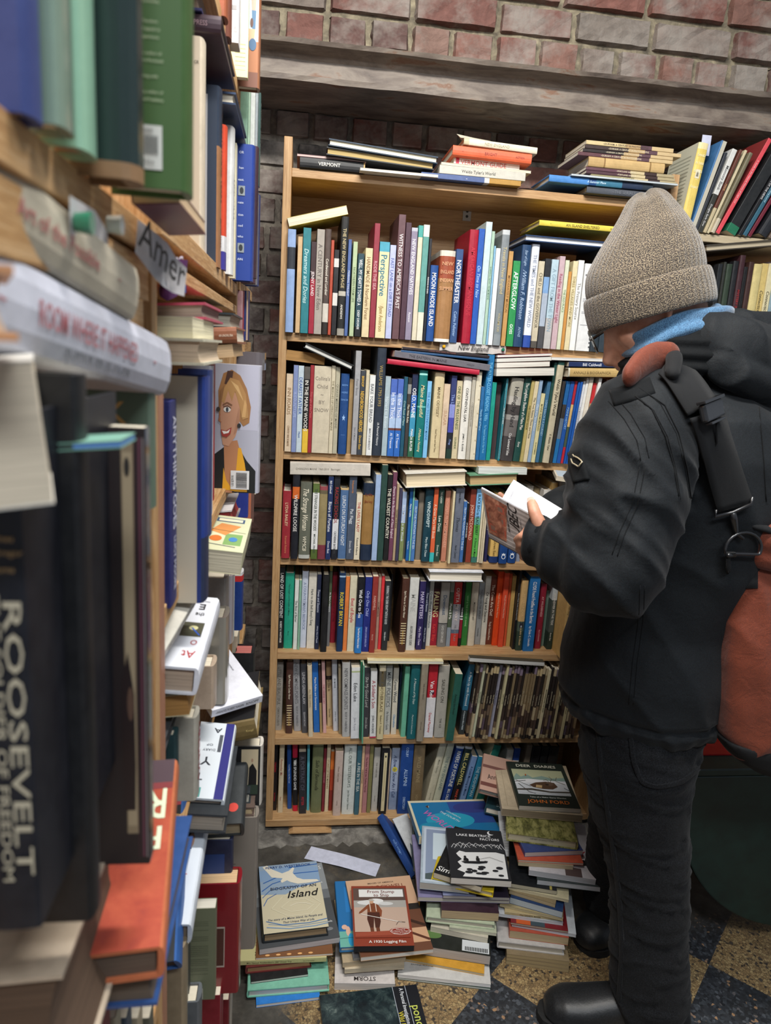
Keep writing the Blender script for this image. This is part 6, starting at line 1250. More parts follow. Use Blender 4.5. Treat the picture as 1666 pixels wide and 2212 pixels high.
edge("tan-edged paperback under the rounded brown hardcover in the left unit", atY(420, 779, 1.02), atY(506, 771, 1.02), .017, .17, 'end', '#b89a70', 'p', group=GL, pc='#c8a880')
# shelf at 1.207
LF("navy 'ANYTHING GOES' hardcover beside the worn pinkish upright", 310, 868, 366, 1315, .665, .040, '#252a66', kind='h', group=GL, title='ANYTHING GOES|LUCY MOORE', tcol='#dfe0f0', size=.55, rnd=.02)
LF("tall cream hardcover with dark blue spine edge right of ANYTHING GOES", 345, 814, 434, 1303, .735, .04, '#c6bca8', kind='h', group=GL, back=[('r', 0, 0, 1, 1, '#c8beaa'), ('r', .90, 0, 1, 1, '#22387a')], bands=[(.3, '#26304c'), (1, '#203a86')])
LF("blue-black spined hardcover right of the tall cream one", 385, 800, 446, 1160, .93, .034, '#2c3c70', kind='h', group=GL)
LF("white-spined book left of the portrait cover on the left shelf", 395, 790, 450, 1118, 1.03, .03, '#c8c8d0', kind='h', group=GL)
LF("red-spined hardcover directly left of the portrait cover", 400, 786, 455, 1086, 1.13, .028, '#9c2430', kind='h', group=GL)
FC = [('r', 0, 0, 1, 1, '#a9aab8'), ('r', .6, .5, 1, 1, '#b4b4c4'),
  ('p', [(.10, .0), (.10, .30), (.30, .36), (.62, .36), (.78, .26), (.97, .18), (.97, 0)], '#14181a'),
  ('p', [(.34, .0), (.30, .40), (.58, .42), (.64, .34), (.58, .14), (.48, 0)], '#b07a56'),
  ('p', [(.55, .01), (.42, .02), (.56, .16), (.60, .36), (.66, .36), (.74, .24), (.80, .1), (.80, .01)], '#dca028'), ('p', [(.30, .20), (.28, .02), (.50, .02), (.36, .10)], '#dca028'),
  ('p', [(.20, .56), (.18, .80), (.28, .93), (.45, .96), (.62, .92), (.76, .82), (.85, .68), (.82, .56), (.70, .53), (.60, .58), (.3, .55)], '#9c7046'), ('p', [(.30, .85), (.36, .95), (.48, .95), (.44, .84)], '#4c342c'),
  ('p', [(.24, .48), (.22, .62), (.26, .74), (.40, .82), (.54, .78), (.62, .70), (.62, .56), (.54, .45), (.40, .37), (.28, .38)], '#bc8c70'), ('p', [(.50, .46), (.56, .60), (.60, .68), (.62, .58), (.56, .48)], '#a87a60'),
  ('p', [(.30, .82), (.24, .72), (.30, .70), (.38, .80), (.46, .72), (.52, .80), (.60, .70), (.68, .58), (.80, .60), (.74, .78), (.6, .88), (.42, .90)], '#b08654'), ('p', [(.42, .88), (.58, .84), (.70, .72), (.60, .78)], '#d0aa74'), ('p', [(.66, .60), (.72, .74), (.76, .70), (.74, .60)], '#caa06a'), ('p', [(.30, .84), (.22, .80), (.20, .66), (.26, .74)], '#8c6440'),
  ('e', .44, .655, .065, .020, '#e0dcd4'), ('e', .44, .655, .024, .019, '#3c444c'), ('l', [(.36, .69), (.44, .71), (.53, .69)], .018, '#7c5438'), ('l', [(.37, .675), (.45, .685), (.51, .665)], .014, '#3c2c28'), ('e', .28, .655, .035, .018, '#3c3834'),
  ('l', [(.32, .62), (.29, .57), (.34, .555)], .018, '#a86c50'), ('p', [(.24, .50), (.34, .49), (.46, .52), (.44, .47), (.36, .44), (.26, .45)], '#a03c34'), ('p', [(.26, .49), (.36, .485), (.43, .505), (.40, .475), (.30, .465)], '#ece8e0'),
  ('e', .66, .535, .035, .018, '#2c2c2c'), ('r', .52, .03, .86, .18, '#d8d8d8')]+[('r', .62, .04+.008*i, .82, .044+.008*i, '#242424') for i in range(16)]+[('t', 'US $29.95', .555, .10, .018, .2, '#242424', 0, 90)]
LF("book with a smiling blonde woman in a yellow collar on its cover", 437, 790, 554, 1066, 1.24, .034, '#a9aab8', kind='h', group=GL, back=[('p', [(u*.88+.12, v) for u, v in it[1]], it[2]) if it[0] == 'p' else it for it in FC], bands=[(1, '#b0b0bc')])
# map book and flats below 1.207
mp = [('r', 0, 0, 1, 1, '#c9cba8'), ('r', .1, .55, .5, .85, '#7aa060'), ('p', [(.2, .3), (.7, .25), (.9, .5), (.5, .6)], '#d08a4c'), ('e', .7, .7, .14, .08, '#c86c2c'), ('e', .3, .7, .1, .06, '#3c7cb8'), ('r', .15, .08, .85, .2, '#3c5474'), ('r', .2, .1, .8, .18, '#dcd8bc'), ('l', [(.05, .5), (.95, .45)], .02, '#5c6c4c'), ('l', [(.2, .9), (.9, .85)], .03, '#3c4c5c')]
edge("thick paperback with a cartoon map cover jutting from the left shelf", atY(420, 1232, .96), atY(519, 1243, .96), .032, .20, 'endinv', '#cccaa8', 'p', group=GL, pc='#c5bda6', front=mp)
edge("white and red box-like book behind the cartoon map book", atY(440, 1148, 1.2), atY(505, 1142, 1.2), .032, .15, 'end', '#d4d0d0', 'h', group=GL, pc='#b04040')
LF("grey hardcover below the cartoon map book on the left", 420, 1250, 482, 1418, 1.17, .05, '#8c8680', kind='h', group=GL)
LF("light grey clear-wrapped book left of the blue and red spine", 430, 1245, 496, 1392, 1.28, .05, '#a09ca0', kind='h', group=GL, bands=[(1, gloss('#98949a', .2, 'wrap'))])
LF("blue book with red and white top below the cartoon map book", 470, 1238, 518, 1362, 1.36, .036, '#1c3c84', kind='h', group=GL, bands=[(.85, '#1c3c84'), (.95, '#c42c2c'), (1, '#dcdcdc')])
LF("pale book between the left shelf and the brick pier, low down", 480, 1375, 512, 1450, 1.44, .06, '#b8b09c', kind='p', group=GL)
LF("black hardcover with red page top beside the brick pier", 500, 1412, 543, 1480, 1.40, .05, '#1c1e20', kind='h', group=GL, pc='#c07068')
LF("grey clear-wrapped tall book above the Kagan book", 430, 1335, 481, 1522, .985, .05, '#8f8a80', kind='h', group=GL, bands=[(1, gloss('#8c877c', .2, 'wrap'))])
LF("beige book with small code on its back left of the Kagan book", 405, 1440, 456, 1532, .93, .04, '#b09c88', kind='h', group=GL)
edge("slim white 'AUDACITY' paperback slanting beside the pinkish upright", atY(352, 1428, .665), atY(432, 1290, .79), .012, .15, 'spine', '#c9c5ba', 'p', up=(.2, -.3, 1), group=GL, title='THE AUDACITY OF HOPE', tcol='#8c8880', size=.6, pc='#c8c0a8')
AT = [('r', 0, 0, 1, 1, '#dfe2ea'), ('t', 'At', .35, .85, .09, .4, '#a83434'), ('t', 'O', .3, .70, .09, .2, '#a83434'), ('r', .15, .42, .8, .62, '#4c4c3c'), ('e', .45, .5, .14, .03, '#d8d4a0'), ('l', [(.2, .6), (.5, .5)], .05, '#2c5cc0'), ('t', 'the', .4, .30, .06, .3, '#3c3c40'), ('t', 'E', .4, .18, .09, .2, '#3c3c40'), ('t', 'New York', .4, .09, .025, .4, '#3c3c40')]
slab("thick white hardcover with red 'At' title upside down on the left shelf", atY(345, 1438, .69), atY(424, 1444, .69), atY(398, 1286, .885), .030, '#dfe2ea', 'inv', kind='h', group=GL, front=AT, pc='#b4a08c')
edge("yellowed page block of an old book under the white 'At' hardcover", atY(335, 1552, .70), atY(410, 1545, .70), .024, .17, 'end', '#c8c4a4', 'p', group=GL, pc='#a87c44')
LF("light grey book with red letters on its jacket under the yellowed one", 330, 1552, 418, 1730, .74, .03, '#a8a498', kind='h', group=GL, title='~RISING', tcol='#b02838', size=.6)
LF("dark teal book with torn paper behind the red upside-down book", 320, 1590, 376, 1700, .70, .02, '#1f3c40', kind='h', group=GL)
edge("white spiral-bound pages above the red upside-down book", atY(290, 1640, .66), atY(352, 1640, .66), .014, .12, 'end', '#3a3c40', 'h', group=GL, pc='#d4d0c0')
# Kagan and neighbours
edge("white paperback 'ROBERT KAGAN' lying tilted beside the brick pier", atY(457, 1551, .98), atY(566, 1517, 1.02), .014, .15, 'spine', '#dcdce4', 'p', up=(-.1, -.35, 1), group=GL, title='~PARADISE ROBERT KAGAN|KNOPF', tcol='#5c5c60', size=.5, front=[('t', 'ROBERT KAGAN', .6, .4, .06, .55, '#b04848', 0, 0), ('t', 'AUTHOR OF', .6, .3, .025, .3, '#505054'), ('t', 'OF PARADISE AND POWER', .6, .2, .03, .6, '#505054')])
edge("gold and black jacketed hardcover lying under the white Kagan paperback", atY(470, 1610, .99), atY(558, 1593, .99), .033, .16, 'spine', '#6c5a34', 'h', group=GL, title='~||Knopf', tcol='#c8b070', size=.2, front=[('r', 0, 0, 1, 1, '#18181a'), ('t', 'Bi', .3, .2, .1, .4, '#c8a860')])
LF("hardcover with a photo of two men in suits in a white room on its jacket", 470, 1612, 560, 1740, 1.02, .03, '#c4beb4', kind='h', group=GL, back=[('r', 0, 0, 1, 1, '#1c1c1e'), ('r', .55, .35, .95, .95, '#c9b898'), ('p', [(.5, .2), (.5, .6), (.62, .66), (.66, .3)], '#141416'), ('p', [(.72, .3), (.74, .65), (.82, .72), (.92, .6), (.92, .3)], '#141416'), ('e', .60, .70, .025, .03, '#6c4c3c'), ('e', .81, .77, .025, .03, '#b08c74'), ('r', .5, .2, .95, .36, '#2c3c30')])
edge("white-paged hardcover beneath the two-men photo book", atY(480, 1742, 1.0), atY(541, 1738, 1.0), .020, .16, 'end', '#2a3034', 'h', group=GL, pc='#cdc8b8')
edge("cream-paged hardcover with striped headband low on the left", atY(470, 1766, .99), atY(549, 1764, .99), .016, .16, 'end', '#5c4c44', 'h', group=GL, pc='#cdb48c')
LF("grey-tan jacketed hardcover with fine print standing low on the left", 440, 1766, 546, 2050, .985, .03, '#7d756c', kind='h', group=GL, back=[('r', 0, 0, 1, 1, '#7d756c')]+txt_lines(.25, .62, [.66, .63, .60, .57, .47, .44, .35, .33], '#3c3834', .01))
AY = [('r', 0, 0, 1, 1, '#cfd6dc'), ('r', .0, 0, .24, 1, '#2c2c74'), ('t', 'Y', .62, .55, .11, .3, '#2c3038'), ('t', 'T', .72, .75, .09, .2, '#2c3038'), ('t', 'A', .45, .12, .07, .3, '#2c3038'), ('r', .27, .18, .37, .42, '#4c5058'), ('t', 'OF', .6, .33, .03, .2, '#6c7078'), ('t', 'DIARY', .6, .40, .03, .35, '#6c7078'), ('r', .6, .88, .9, .99, '#4c9c94')]
slab("white and violet hardcover with big upside-down Y on the lower left", atY(395, 1722, .82), atY(481, 1728, .82), atY(425, 1558, .985), .024, '#cfd6dc', 'inv', kind='h', group=GL, front=AY, pc='#94887c')
slab("black hardcover with a red dot beneath the white and violet one", atY(440, 1783, .90), atY(521, 1778, .90), atY(450, 1650, 1.0), .028, '#2a2e30', 'inv', kind='h', group=GL, front=[('e', .25, .75, .14, .07, '#c83c30')], pc='#a8987c')
edge("grey-paged hardcover with a striped headband below the violet-edged one", atY(400, 1798, .80), atY(487, 1802, .80), .026, .16, 'end', '#2c3034', 'h', group=GL, pc='#9c9284')
MI = [('r', 0, 0, 1, 1, '#d3dae2'), ('t', 'M', .3, .04, .05, .3, '#b83848'), ('r', .3, .12, .75, .38, '#2c3034'), ('e', .35, .30, .1, .07, '#c89c80'), ('t', 'IN', .5, .52, .045, .4, '#1c3c70'), ('l', [(.3, .6), (.6, .62), (.45, .7)], .03, '#b83848'), ('l', [(.3, .8), (.6, .84)], .02, '#b83848')]
slab("white hardcover with dark photo and blue 'IN' upside down on the lower left", atY(330, 1998, .70), atY(408, 1997, .70), atY(390, 1750, .86), .030, '#d3dae2', 'inv', kind='h', group=GL, front=MI, pc='#8c7c6c')
LF("navy and white framed book behind the red hardcover low on the left", 430, 1815, 497, 1960, .90, .02, '#1c2440', kind='h', group=GL, back=[('r', .0, 0, .8, .8, '#1c3c74')])
LF("glossy dark red hardcover with a small brown picture standing low on the left", 390, 1909, 510, 2145, .875, .034, '#7a1a22', kind='h', group=GL, pc='#d0ae84', bands=[(1, gloss('#7a1820', .25, 'jacket'))], back=[('r', .45, .25, .78, .62, '#b4a498'), ('r', .47, .265, .765, .605, '#4c2c24')])
GT2 = [('r', 0, 0, 1, 1, '#6c7058')]+txt_lines(.3, .85, [.86, .84, .82, .77, .70, .68, .66, .60, .58, .56, .54, .52, .50, .46, .44, .42, .40, .36, .34, .30], '#34382c', .006)+[('r', .36, .02, .74, .14, '#c0bcb0')]+[('r', .40+.028*i, .03, .414+.028*i, .10, '#242420') for i in range(11)]
LF("olive green book with fine print and barcode in front of the dark red one", 365, 1962, 464, 2158, .79, .018, '#6c7058', kind='p', group=GL, back=GT2, pc='#cfcabc')
for i, (x1, y0, Y, c) in enumerate([(474, 2150, .86, '#7c1c28'), (478, 2155, .90, '#8c2430'), (492, 2160, .94, '#6c1820'), (498, 2130, .97, '#9c9488')]):
    LF("%s book, %s in the low row at the bottom left" % (cname(c), nth(i+1)), 400, y0, x1, 2300, Y, .02, c, kind='p', group=GL)
LF("grey book under the olive green one at the bottom left", 350, 2165, 425, 2330, .76, .03, '#5c6064', kind='h', group=GL)
LF("beige box-like book with white pages near the bottom left", 320, 2050, 392, 2330, .69, .03, '#8c7c64', kind='h', group=GL)
for i, (x1, Y, c) in enumerate([(398, .735, '#2c2c2c'), (403, .755, '#8c8470'), (408, .775, '#3c3c38')]):
    LF("%s paperback, %s of three squeezed in at the bottom left" % (cname(c), nth(i+1)), 340, 2040, x1, 2330, Y, .014, c, kind='p', group=GL)
RO = [('r', 0, 0, 1, 1, mottled('red_orange_cover', [(0.3, '#7a3438'), (0.45, '#a24838'), (0.6, '#b65a42'), (0.75, '#cc7850')], 14, .3)), ('r', 0, 0, 1, .16, '#4c3c44'), ('p', [(0, .16), (1, .16), (1, .22), (0, .20)], '#7c3438'), ('t', 'RO', .165, .30, .19, -.27, '#d3e0c0'), ('t', 'FR', .15, .50, .13, -.22, '#d3e0c0')]
RO = [(it[0],)+tuple(it[1:]) for it in RO]
def flipv(items):   # the title sits near the far (bottom) edge of an upside-down cover
    return items
ROB = atY(345, 2045, .405); ROA = ROB-Vector((.14, .0155, .0)); ROC = ROA+Vector((-.021, .193, atY(385, 1640, .598).z-ROB.z))
slab("red hardcover with pale upside-down 'RO FR' lettering at the lower left", ROA, ROB, ROC, .026, '#b8482c', 'inv', kind='h', group=GL, front=RO, pc='#5c4c40', bands=[(1, '#b86844')])
slab("blue-spined hardcover with red and white flag cover at the lower left", atY(240, 2100, .662), atY(376, 2075, .662), atY(330, 1655, .855), .03, '#2f5c9c', 'inv', kind='h', group=GL, front=[('r', 0, 0, 1, 1, '#2c3034'), ('r', 0, 0, 1, .25, '#b04850'), ('r', 0, .06, 1, .11, '#b4b4c4'), ('p', [(.0, .18), (1, .28), (1, .34), (0, .22)], '#d0d0d4')], pc='#5c4c40')
edge("thick blue hardcover with grey-brown pages at the bottom left", atY(120, 2190, .415), atY(340, 2172, .415), .024, .17, 'end', '#2a4c84', 'h', group=GL, pc='#5c5044')
for i in range(6): LF("out-of-focus small book, %s along the bottom left edge" % nth(i+1), 60, 2200, 206+24*i, 2400, .43+.024*i, .018, ['#8c8478', '#7c2c34', '#b0a890', '#3c4c5c', '#a89c84', '#5c5c50'][i], kind='p', group=GL)
# nearest, heavily blurred
n0 = Vector((-.128, .275, 1.447)); f0 = Vector((-.100, .555, 1.409))
edge("white jacketed hardcover 'ROOM WHERE IT HAPPENED' lying nearest the camera", n0, f0, .042, .16, 'spine', '#c6c8d4', 'h', up=(0, 0, 1), group=GL, title='~|ROOM WHERE IT HAPPENED|~', tcol='#b06a70', size=.36, rnd=.16,
     spine=None)
mb = MB(); d = (f0-n0).normalized(); up = (Vector((0, 0, 1))-d*d.z).normalized(); nn = d.cross(up)
put_text(mb, 'JOHN BOLTON', n0.lerp(f0, .52)+up*.010+nn*.0062, d, up, nn, .010, .10, ink('#70747c'))
ob = mb.build('author_lettering'); rr = [o for o in bpy.data.objects if o.get('label', '').startswith("white jacketed hardcover 'ROOM")][0]
ob.parent = rr; ob.matrix_parent_inverse = rr.matrix_world.inverted()
n1 = Vector((-.132, .26, 1.497)); f1 = Vector((-.104, .478, 1.460))
edge("cream jacketed hardcover with faint red lettering lying above the white one", n1, f1, .034, .15, 'spine', '#bfb6a2', 'h', group=GL, title='~|The Art of the Possible|~', tcol='#b4706c', size=.3, rnd=.12)
NP = atY(118, 1088, .262); NQ = atY(42, 738, .235)
edge("thick curved paperback page block nearest the camera at the left edge", NP-Vector((.114, .038, .012)), NP, .050, .12, 'end', '#c8c4bc', 'p', group=GL, pc='#c9bda8')
edge("orange-tan rounded book corner at the far left edge", NQ-Vector((.114, .046, .004)), NQ, .022, .06, 'end', '#c08a60', 'h', group=GL, pc='#d0b89c')
B = atY(92, 2000, .285); X0 = atY(-60, 2000, .285).x; Zt = atY(92, 900, .285).z
book("navy-black 'ROOSEVELT' book with cream lettering nearest the left edge", frame((X0, .285, B.z)), B.x-X0, .15, Zt-B.z, '#11131c', 'h', title='~', tcol='#c8c0a8', group=GL, rnd=.03,
     spine=[('t', 'ROOSEVELT', .84, .40, .032, -.82, '#b8b09a', 0, -90), ('t', 'THE SOLDIER OF FREEDOM', .60, .40, .020, -.86, '#b8b09a', 0, -90), ('t', 'James', .75, .79, .012, .6, '#b89868'), ('t', 'MacGregor', .72, .765, .012, .8, '#b89868'), ('t', 'Burns', .75, .735, .012, .6, '#b89868')])
LF("black hardcover standing beside the ROOSEVELT book at the left edge", 20, 812, 190, 1990, .33, .02, '#101114', kind='h', group=GL)
edge("thin bright blue and green paperback poking out above the ROOSEVELT book", atY(60, 978, .33), atY(262, 968, .33), .0035, .03, 'end', '#6f9c8c', 'p', group=GL, pc='#4c78c0')
PLB = gloss('#2c2220', .12, 'plastic_wrap')
LF("clear-wrapped dark brown book with a beige framed portrait at the left", 100, 925, 324, 1865, .415, .014, '#2c2220', kind='p', group=GL, bands=[(1, PLB)],
   back=[('r', 0, 0, 1, 1, '#241c1c'), ('r', .79, .08, .895, .97, '#84745c'), ('r', .80, .10, .885, .95, '#9c8b70'), ('r', .90, .02, .905, .98, '#4c2830'), ('p', [(.76, .14), (.76, .45), (.82, .52), (.875, .42), (.88, .25), (.87, .14)], '#241818'), ('r', .935, .02, .96, .98, '#5c3440'), ('e', .84, .92, .025, .02, '#2c2824'), ('e', .84, .40, .03, .04, '#5c4438'), ('r', .975, .02, .985, .98, '#8c8080')])
LF("green book with gold serif letter behind the clear-wrapped book", 190, 800, 322, 1100, .53, .02, '#5a6c5c', kind='h', group=GL, back=[('r', 0, 0, 1, 1, '#5a6c5c'), ('t', 'K', .5, .70, .16, .4, '#c8a060'), ('r', .3, .0, .62, .5, '#3c2c28'), ('r', .6, .0, .85, .45, '#c8bca4')])
edge("huge blurred brown book with torn cream jacket at the bottom left corner", atY(-160, 2420, .33), atY(170, 2380, .33), .083, .13, 'end', '#b8a894', 'h', group=GL, pc='#5c4838')
# ---------------------------------------------------------------- the man
from mathutils import noise as mnoise
from mathutils.bvhtree import BVHTree
def fabric(name, c1, c2, scale=900, rough=0.8, sheen=0.3, bd=0.0006, cloudy=0.0, spec=.3, wr=0):
    m, nt, b = nodes(name); v = coords(nt, 'Object')
    f = noise(nt, scale, 2, 0.5, v); base = ramp(nt, f, [(0.35, c1), (0.65, c2)])
    if cloudy:
        g = noise(nt, 9, 4, 0.6, v); base = mixc(nt, cloudy, base, ramp(nt, g, [(0.3, '#707070'), (0.7, '#ffffff')]), 'MULTIPLY')
    nt.links.new(base, b.inputs['Base Color']); b.inputs['Roughness'].default_value = rough
    b.inputs['Sheen Weight'].default_value = sheen; b.inputs['Specular IOR Level'].default_value = spec
    if wr:
        n = nt.nodes.new('ShaderNodeTexNoise'); n.inputs['Scale'].default_value = 26; n.inputs['Detail'].default_value = 4; n.inputs['Distortion'].default_value = 1.2
        nt.links.new(v, n.inputs['Vector']); bp = nt.nodes.new('ShaderNodeBump'); bp.inputs['Distance'].default_value = wr; bp.inputs['Strength'].default_value = .7
        nt.links.new(n.outputs[0], bp.inputs['Height']); b2 = nt.nodes.new('ShaderNodeBump'); b2.inputs['Distance'].default_value = bd; b2.inputs['Strength'].default_value = .6
        nt.links.new(f, b2.inputs['Height']); nt.links.new(bp.outputs[0], b2.inputs['Normal']); nt.links.new(b2.outputs[0], b.inputs['Normal'])
    else: bump(nt, b, f, bd, .6)
    return m
def skin_mat():
    m, nt, b = nodes('skin'); v = coords(nt, 'Object'); f = noise(nt, 40, 4, .6, v)
    nt.links.new(ramp(nt, f, [(0.3, '#b07a62'), (0.7, '#cf9c82')]), b.inputs['Base Color']); b.inputs['Roughness'].default_value = .5
    b.inputs['Subsurface Weight'].default_value = .15; b.inputs['Subsurface Radius'].default_value = (.01, .004, .002); return m
JK = fabric('black_jacket_cotton', '#0a0d11', '#151b20', 700, .72, .05, .0003, .2, .26, .0022)
JT = fabric('jacket_trim', '#07090b', '#0f1215', 900, .8, .03, .0004, 0, .16)
DEN = fabric('washed_black_denim', '#0f1012', '#232529', 500, .9, .05, .0005, .45, .15, .003)
SCF = fabric('blue_jersey', '#2c4c6c', '#5480a4', 600, .9, .5, .0006)
SKIN = skin_mat()
def knit():
    m, nt, b = nodes('marled_knit'); v = coords(nt, 'UV')
    w = nt.nodes.new('ShaderNodeTexNoise'); w.inputs['Scale'].default_value = 1; w.inputs['Detail'].default_value = 1
    mp = nt.nodes.new('ShaderNodeMapping'); mp.inputs['Scale'].default_value = (400, 170, 1); nt.links.new(v, mp.inputs[0]); nt.links.new(mp.outputs[0], w.inputs['Vector'])
    g = noise(nt, 7, 3, .6, coords(nt, 'UV', (1, 2, 1)))
    c = ramp(nt, w.outputs[0], [(0.40, '#211b17'), (0.5, '#4e433a'), (0.60, '#988a72')])
    c = mixc(nt, .35, c, ramp(nt, g, [(.35, '#7c7c7c'), (.6, '#ffffff')]), 'MULTIPLY'); nt.links.new(c, b.inputs['Base Color'])
    wv = nt.nodes.new('ShaderNodeTexWave'); wv.inputs['Scale'].default_value = 1; wv.wave_profile = 'SIN'; wv.bands_direction = 'X'
    mp2 = nt.nodes.new('ShaderNodeMapping'); mp2.inputs['Scale'].default_value = (24, 1, 1); nt.links.new(v, mp2.inputs[0]); nt.links.new(mp2.outputs[0], wv.inputs['Vector'])
    ad = nt.nodes.new('ShaderNodeMath'); ad.operation = 'MULTIPLY_ADD'; ad.inputs[1].default_value = .6; nt.links.new(wv.outputs['Fac'], ad.inputs[0]); nt.links.new(w.outputs[0], ad.inputs[2])
    b.inputs['Roughness'].default_value = .95; b.inputs['Sheen Weight'].default_value = .4; bump(nt, b, ad.outputs[0], .002, .7); return m
KN = knit()
RF = fabric('rust_nylon', '#5a230e', '#803517', 1100, .7, .2, .0008, .25, .4, .004)
BK = fabric('black_webbing', '#08090b', '#121417', 1500, .8, .05, .0008)
BP = gloss('#17181b', .35, 'black_plastic'); STL = gloss('#8c8c8c', .3, 'metal')
man = tag(empty('person', Vector((0.78, 1.38, 0))), "person in brown knit hat, black jacket and jeans, reading an open paperback", 'person')
PM = Matrix.Translation(-Vector((0.78, 1.38, 0)))
def adopt(o, par=man, M=PM): o.parent = par; o.matrix_parent_inverse = M; return o
Lv = Vector((-.66, -.75, 0)); Fv = Vector((-.75, .66, 0)); UPV = Vector((0, 0, 1))
def rings(bm_list, rs, n=32, pw=2.3):
    """rs: (centre, a, b, A, B) superellipse rings; appended as one capped shell to (verts, faces)"""
    vs, fs = bm_list; i0 = len(vs)
    for (c, a, b, A, B) in rs:
        for k in range(n):
            t = 2*math.pi*k/n; ct, st = math.cos(t), math.sin(t)
            x = abs(ct)**(2/pw)*(1 if ct >= 0 else -1); y = abs(st)**(2/pw)*(1 if st >= 0 else -1)
            vs.append(tuple(Vector(c)+Vector(A)*a*x+Vector(B)*b*y))
    L = len(rs)
    for i in range(L-1):
        for k in range(n): fs.append((i0+i*n+k, i0+i*n+(k+1) % n, i0+(i+1)*n+(k+1) % n, i0+(i+1)*n+k))
    fs.append(tuple(i0+k for k in range(n-1, -1, -1))); fs.append(tuple(i0+(L-1)*n+k for k in range(n)))
def limb(bl, pts, n=20, flatk=1.0, side=None):
    """pts: (point, radius) smooth chain with rounded ends"""
    P = [Vector(p) for p, r in pts]; R = [r for p, r in pts]; out = []
    m = len(P)
    def cr(i, t):
        p0, p1, p2, p3 = P[max(i-1, 0)], P[i], P[min(i+1, m-1)], P[min(i+2, m-1)]
        return 0.5*((2*p1)+(p2-p0)*t+(2*p0-5*p1+4*p2-p3)*t*t+(3*p1-p0-3*p2+p3)*t**3)
    seq = []
    for i in range(m-1):
        for k in range(6):
            t = k/6; s = t*t*(3-2*t); seq.append((cr(i, t), R[i]*(1-s)+R[i+1]*s))
    seq.append((P[-1], R[-1]))
    d0 = (seq[1][0]-seq[0][0]).normalized(); d1 = (seq[-1][0]-seq[-2][0]).normalized()
    pre = [(seq[0][0]-d0*seq[0][1]*math.sin(a), seq[0][1]*math.cos(a)) for a in (1.35, 1.0, .6, .3)]
    post = [(seq[-1][0]+d1*seq[-1][1]*math.sin(a), seq[-1][1]*math.cos(a)) for a in (.3, .6, 1.0, 1.35)]
    seq = pre+seq+post; prev = None
    for i, (p, r) in enumerate(seq):
        d = (seq[min(i+1, len(seq)-1)][0]-seq[max(i-1, 0)][0]).normalized()
        if prev is None: a = d.cross(Vector((.3, .2, .9))).normalized() if side is None else Vector(side)
        else: a = prev
        a = (a-d*a.dot(d)).normalized(); prev = a; b = d.cross(a); out.append((p, r, r*flatk, a, b))
    rings(bl, out, n, 2.0)
def remesh(name, bl, mat, vox, smooth=4, disp=None, parent=man, M=PM, clip=None):
    me = bpy.data.meshes.new(name); me.from_pydata(bl[0], [], bl[1]); me.update()
    bm = bmesh.new(); bm.from_mesh(me); bmesh.ops.recalc_face_normals(bm, faces=bm.faces); bm.to_mesh(me); bm.free()
    o = bpy.data.objects.new(name, me); C.objects.link(o)
    r = o.modifiers.new('r', 'REMESH'); r.mode = 'VOXEL'; r.voxel_size = vox; r.use_smooth_shade = True
    s = o.modifiers.new('s', 'SMOOTH'); s.iterations = smooth; s.factor = .6
    bpy.context.view_layer.update(); dg = bpy.context.evaluated_depsgraph_get()
    nm = bpy.data.meshes.new_from_object(o.evaluated_get(dg)); o.modifiers.clear(); o.data = nm; bpy.data.meshes.remove(me)
    if disp:
        ns = [v.normal.copy() for v in nm.vertices]
        for v, nn in zip(nm.vertices, ns): v.co = v.co+nn*disp(v.co, nn)
    nm.materials.clear(); nm.materials.append(mat)
    nm.polygons.foreach_set('use_smooth', [True]*len(nm.polygons)); nm.update()
    if parent is not None: adopt(o, parent, M)
    return o
def ridge(p, s, seed=0):
    q = Vector((p.x*s[0]+seed, p.y*s[1], p.z*s[2])); n = mnoise.noise(q); return 1-2*abs(n)
# --- key points
NECK = Vector((.775, 1.385, 1.44)); HC = atY(1408, 660, 1.37)
SL, EL, WL = Vector((.605, 1.205, 1.350)), atY(1318, 1225, 1.13), atY(1172, 1168, 1.235)
SR, ER, WR = Vector((.93, 1.555, 1.355)), Vector((.80, 1.72, 1.10)), Vector((.58, 1.50, 1.13))
# --- body (one continuous surface: head, neck, trunk, arms with fingers, legs)
body = ([], [])
hf = Vector((-.80, .32, -.50)).normalized(); hs = hf.cross(Vector((0, 0, 1))).normalized()*-1; hu = hs.cross(hf)*-1
if hu.z < 0: hu = -hu
hs = hu.cross(hf).normalized()
rings(body, [(HC+hu*z+hf*o, a, b, hf, hs) for z, o, a, b in ((.115, -.01, .03, .025), (.10, -.01, .065, .055), (.07, -.005, .09, .072), (.03, 0, .098, .077), (-.01, 0, .098, .077), (-.05, .004, .092, .072), (-.08, .012, .080, .062), (-.105, .028, .058, .048), (-.12, .04, .03, .028))], 24, 2.1)
nb = HC+hf*.096-hu*.045   # nose
limb(body, [(HC+hf*.085-hu*.005, .012), (nb+hf*.008-hu*.004, .013), (nb+hf*.014-hu*.014, .014)], 12)
limb(body, [(nb+hs*.013-hu*.012-hf*.004, .009), (nb-hs*.013-hu*.012-hf*.004, .009)], 10)
limb(body, [(HC+hf*.088-hu*.080+hs*.018, .010), (HC+hf*.096-hu*.079, .011), (HC+hf*.088-hu*.080-hs*.018, .010)], 10)   # lips
limb(body, [(HC+hf*.078-hu*.104, .020), (HC+hf*.072-hu*.112, .018)], 10)     # chin
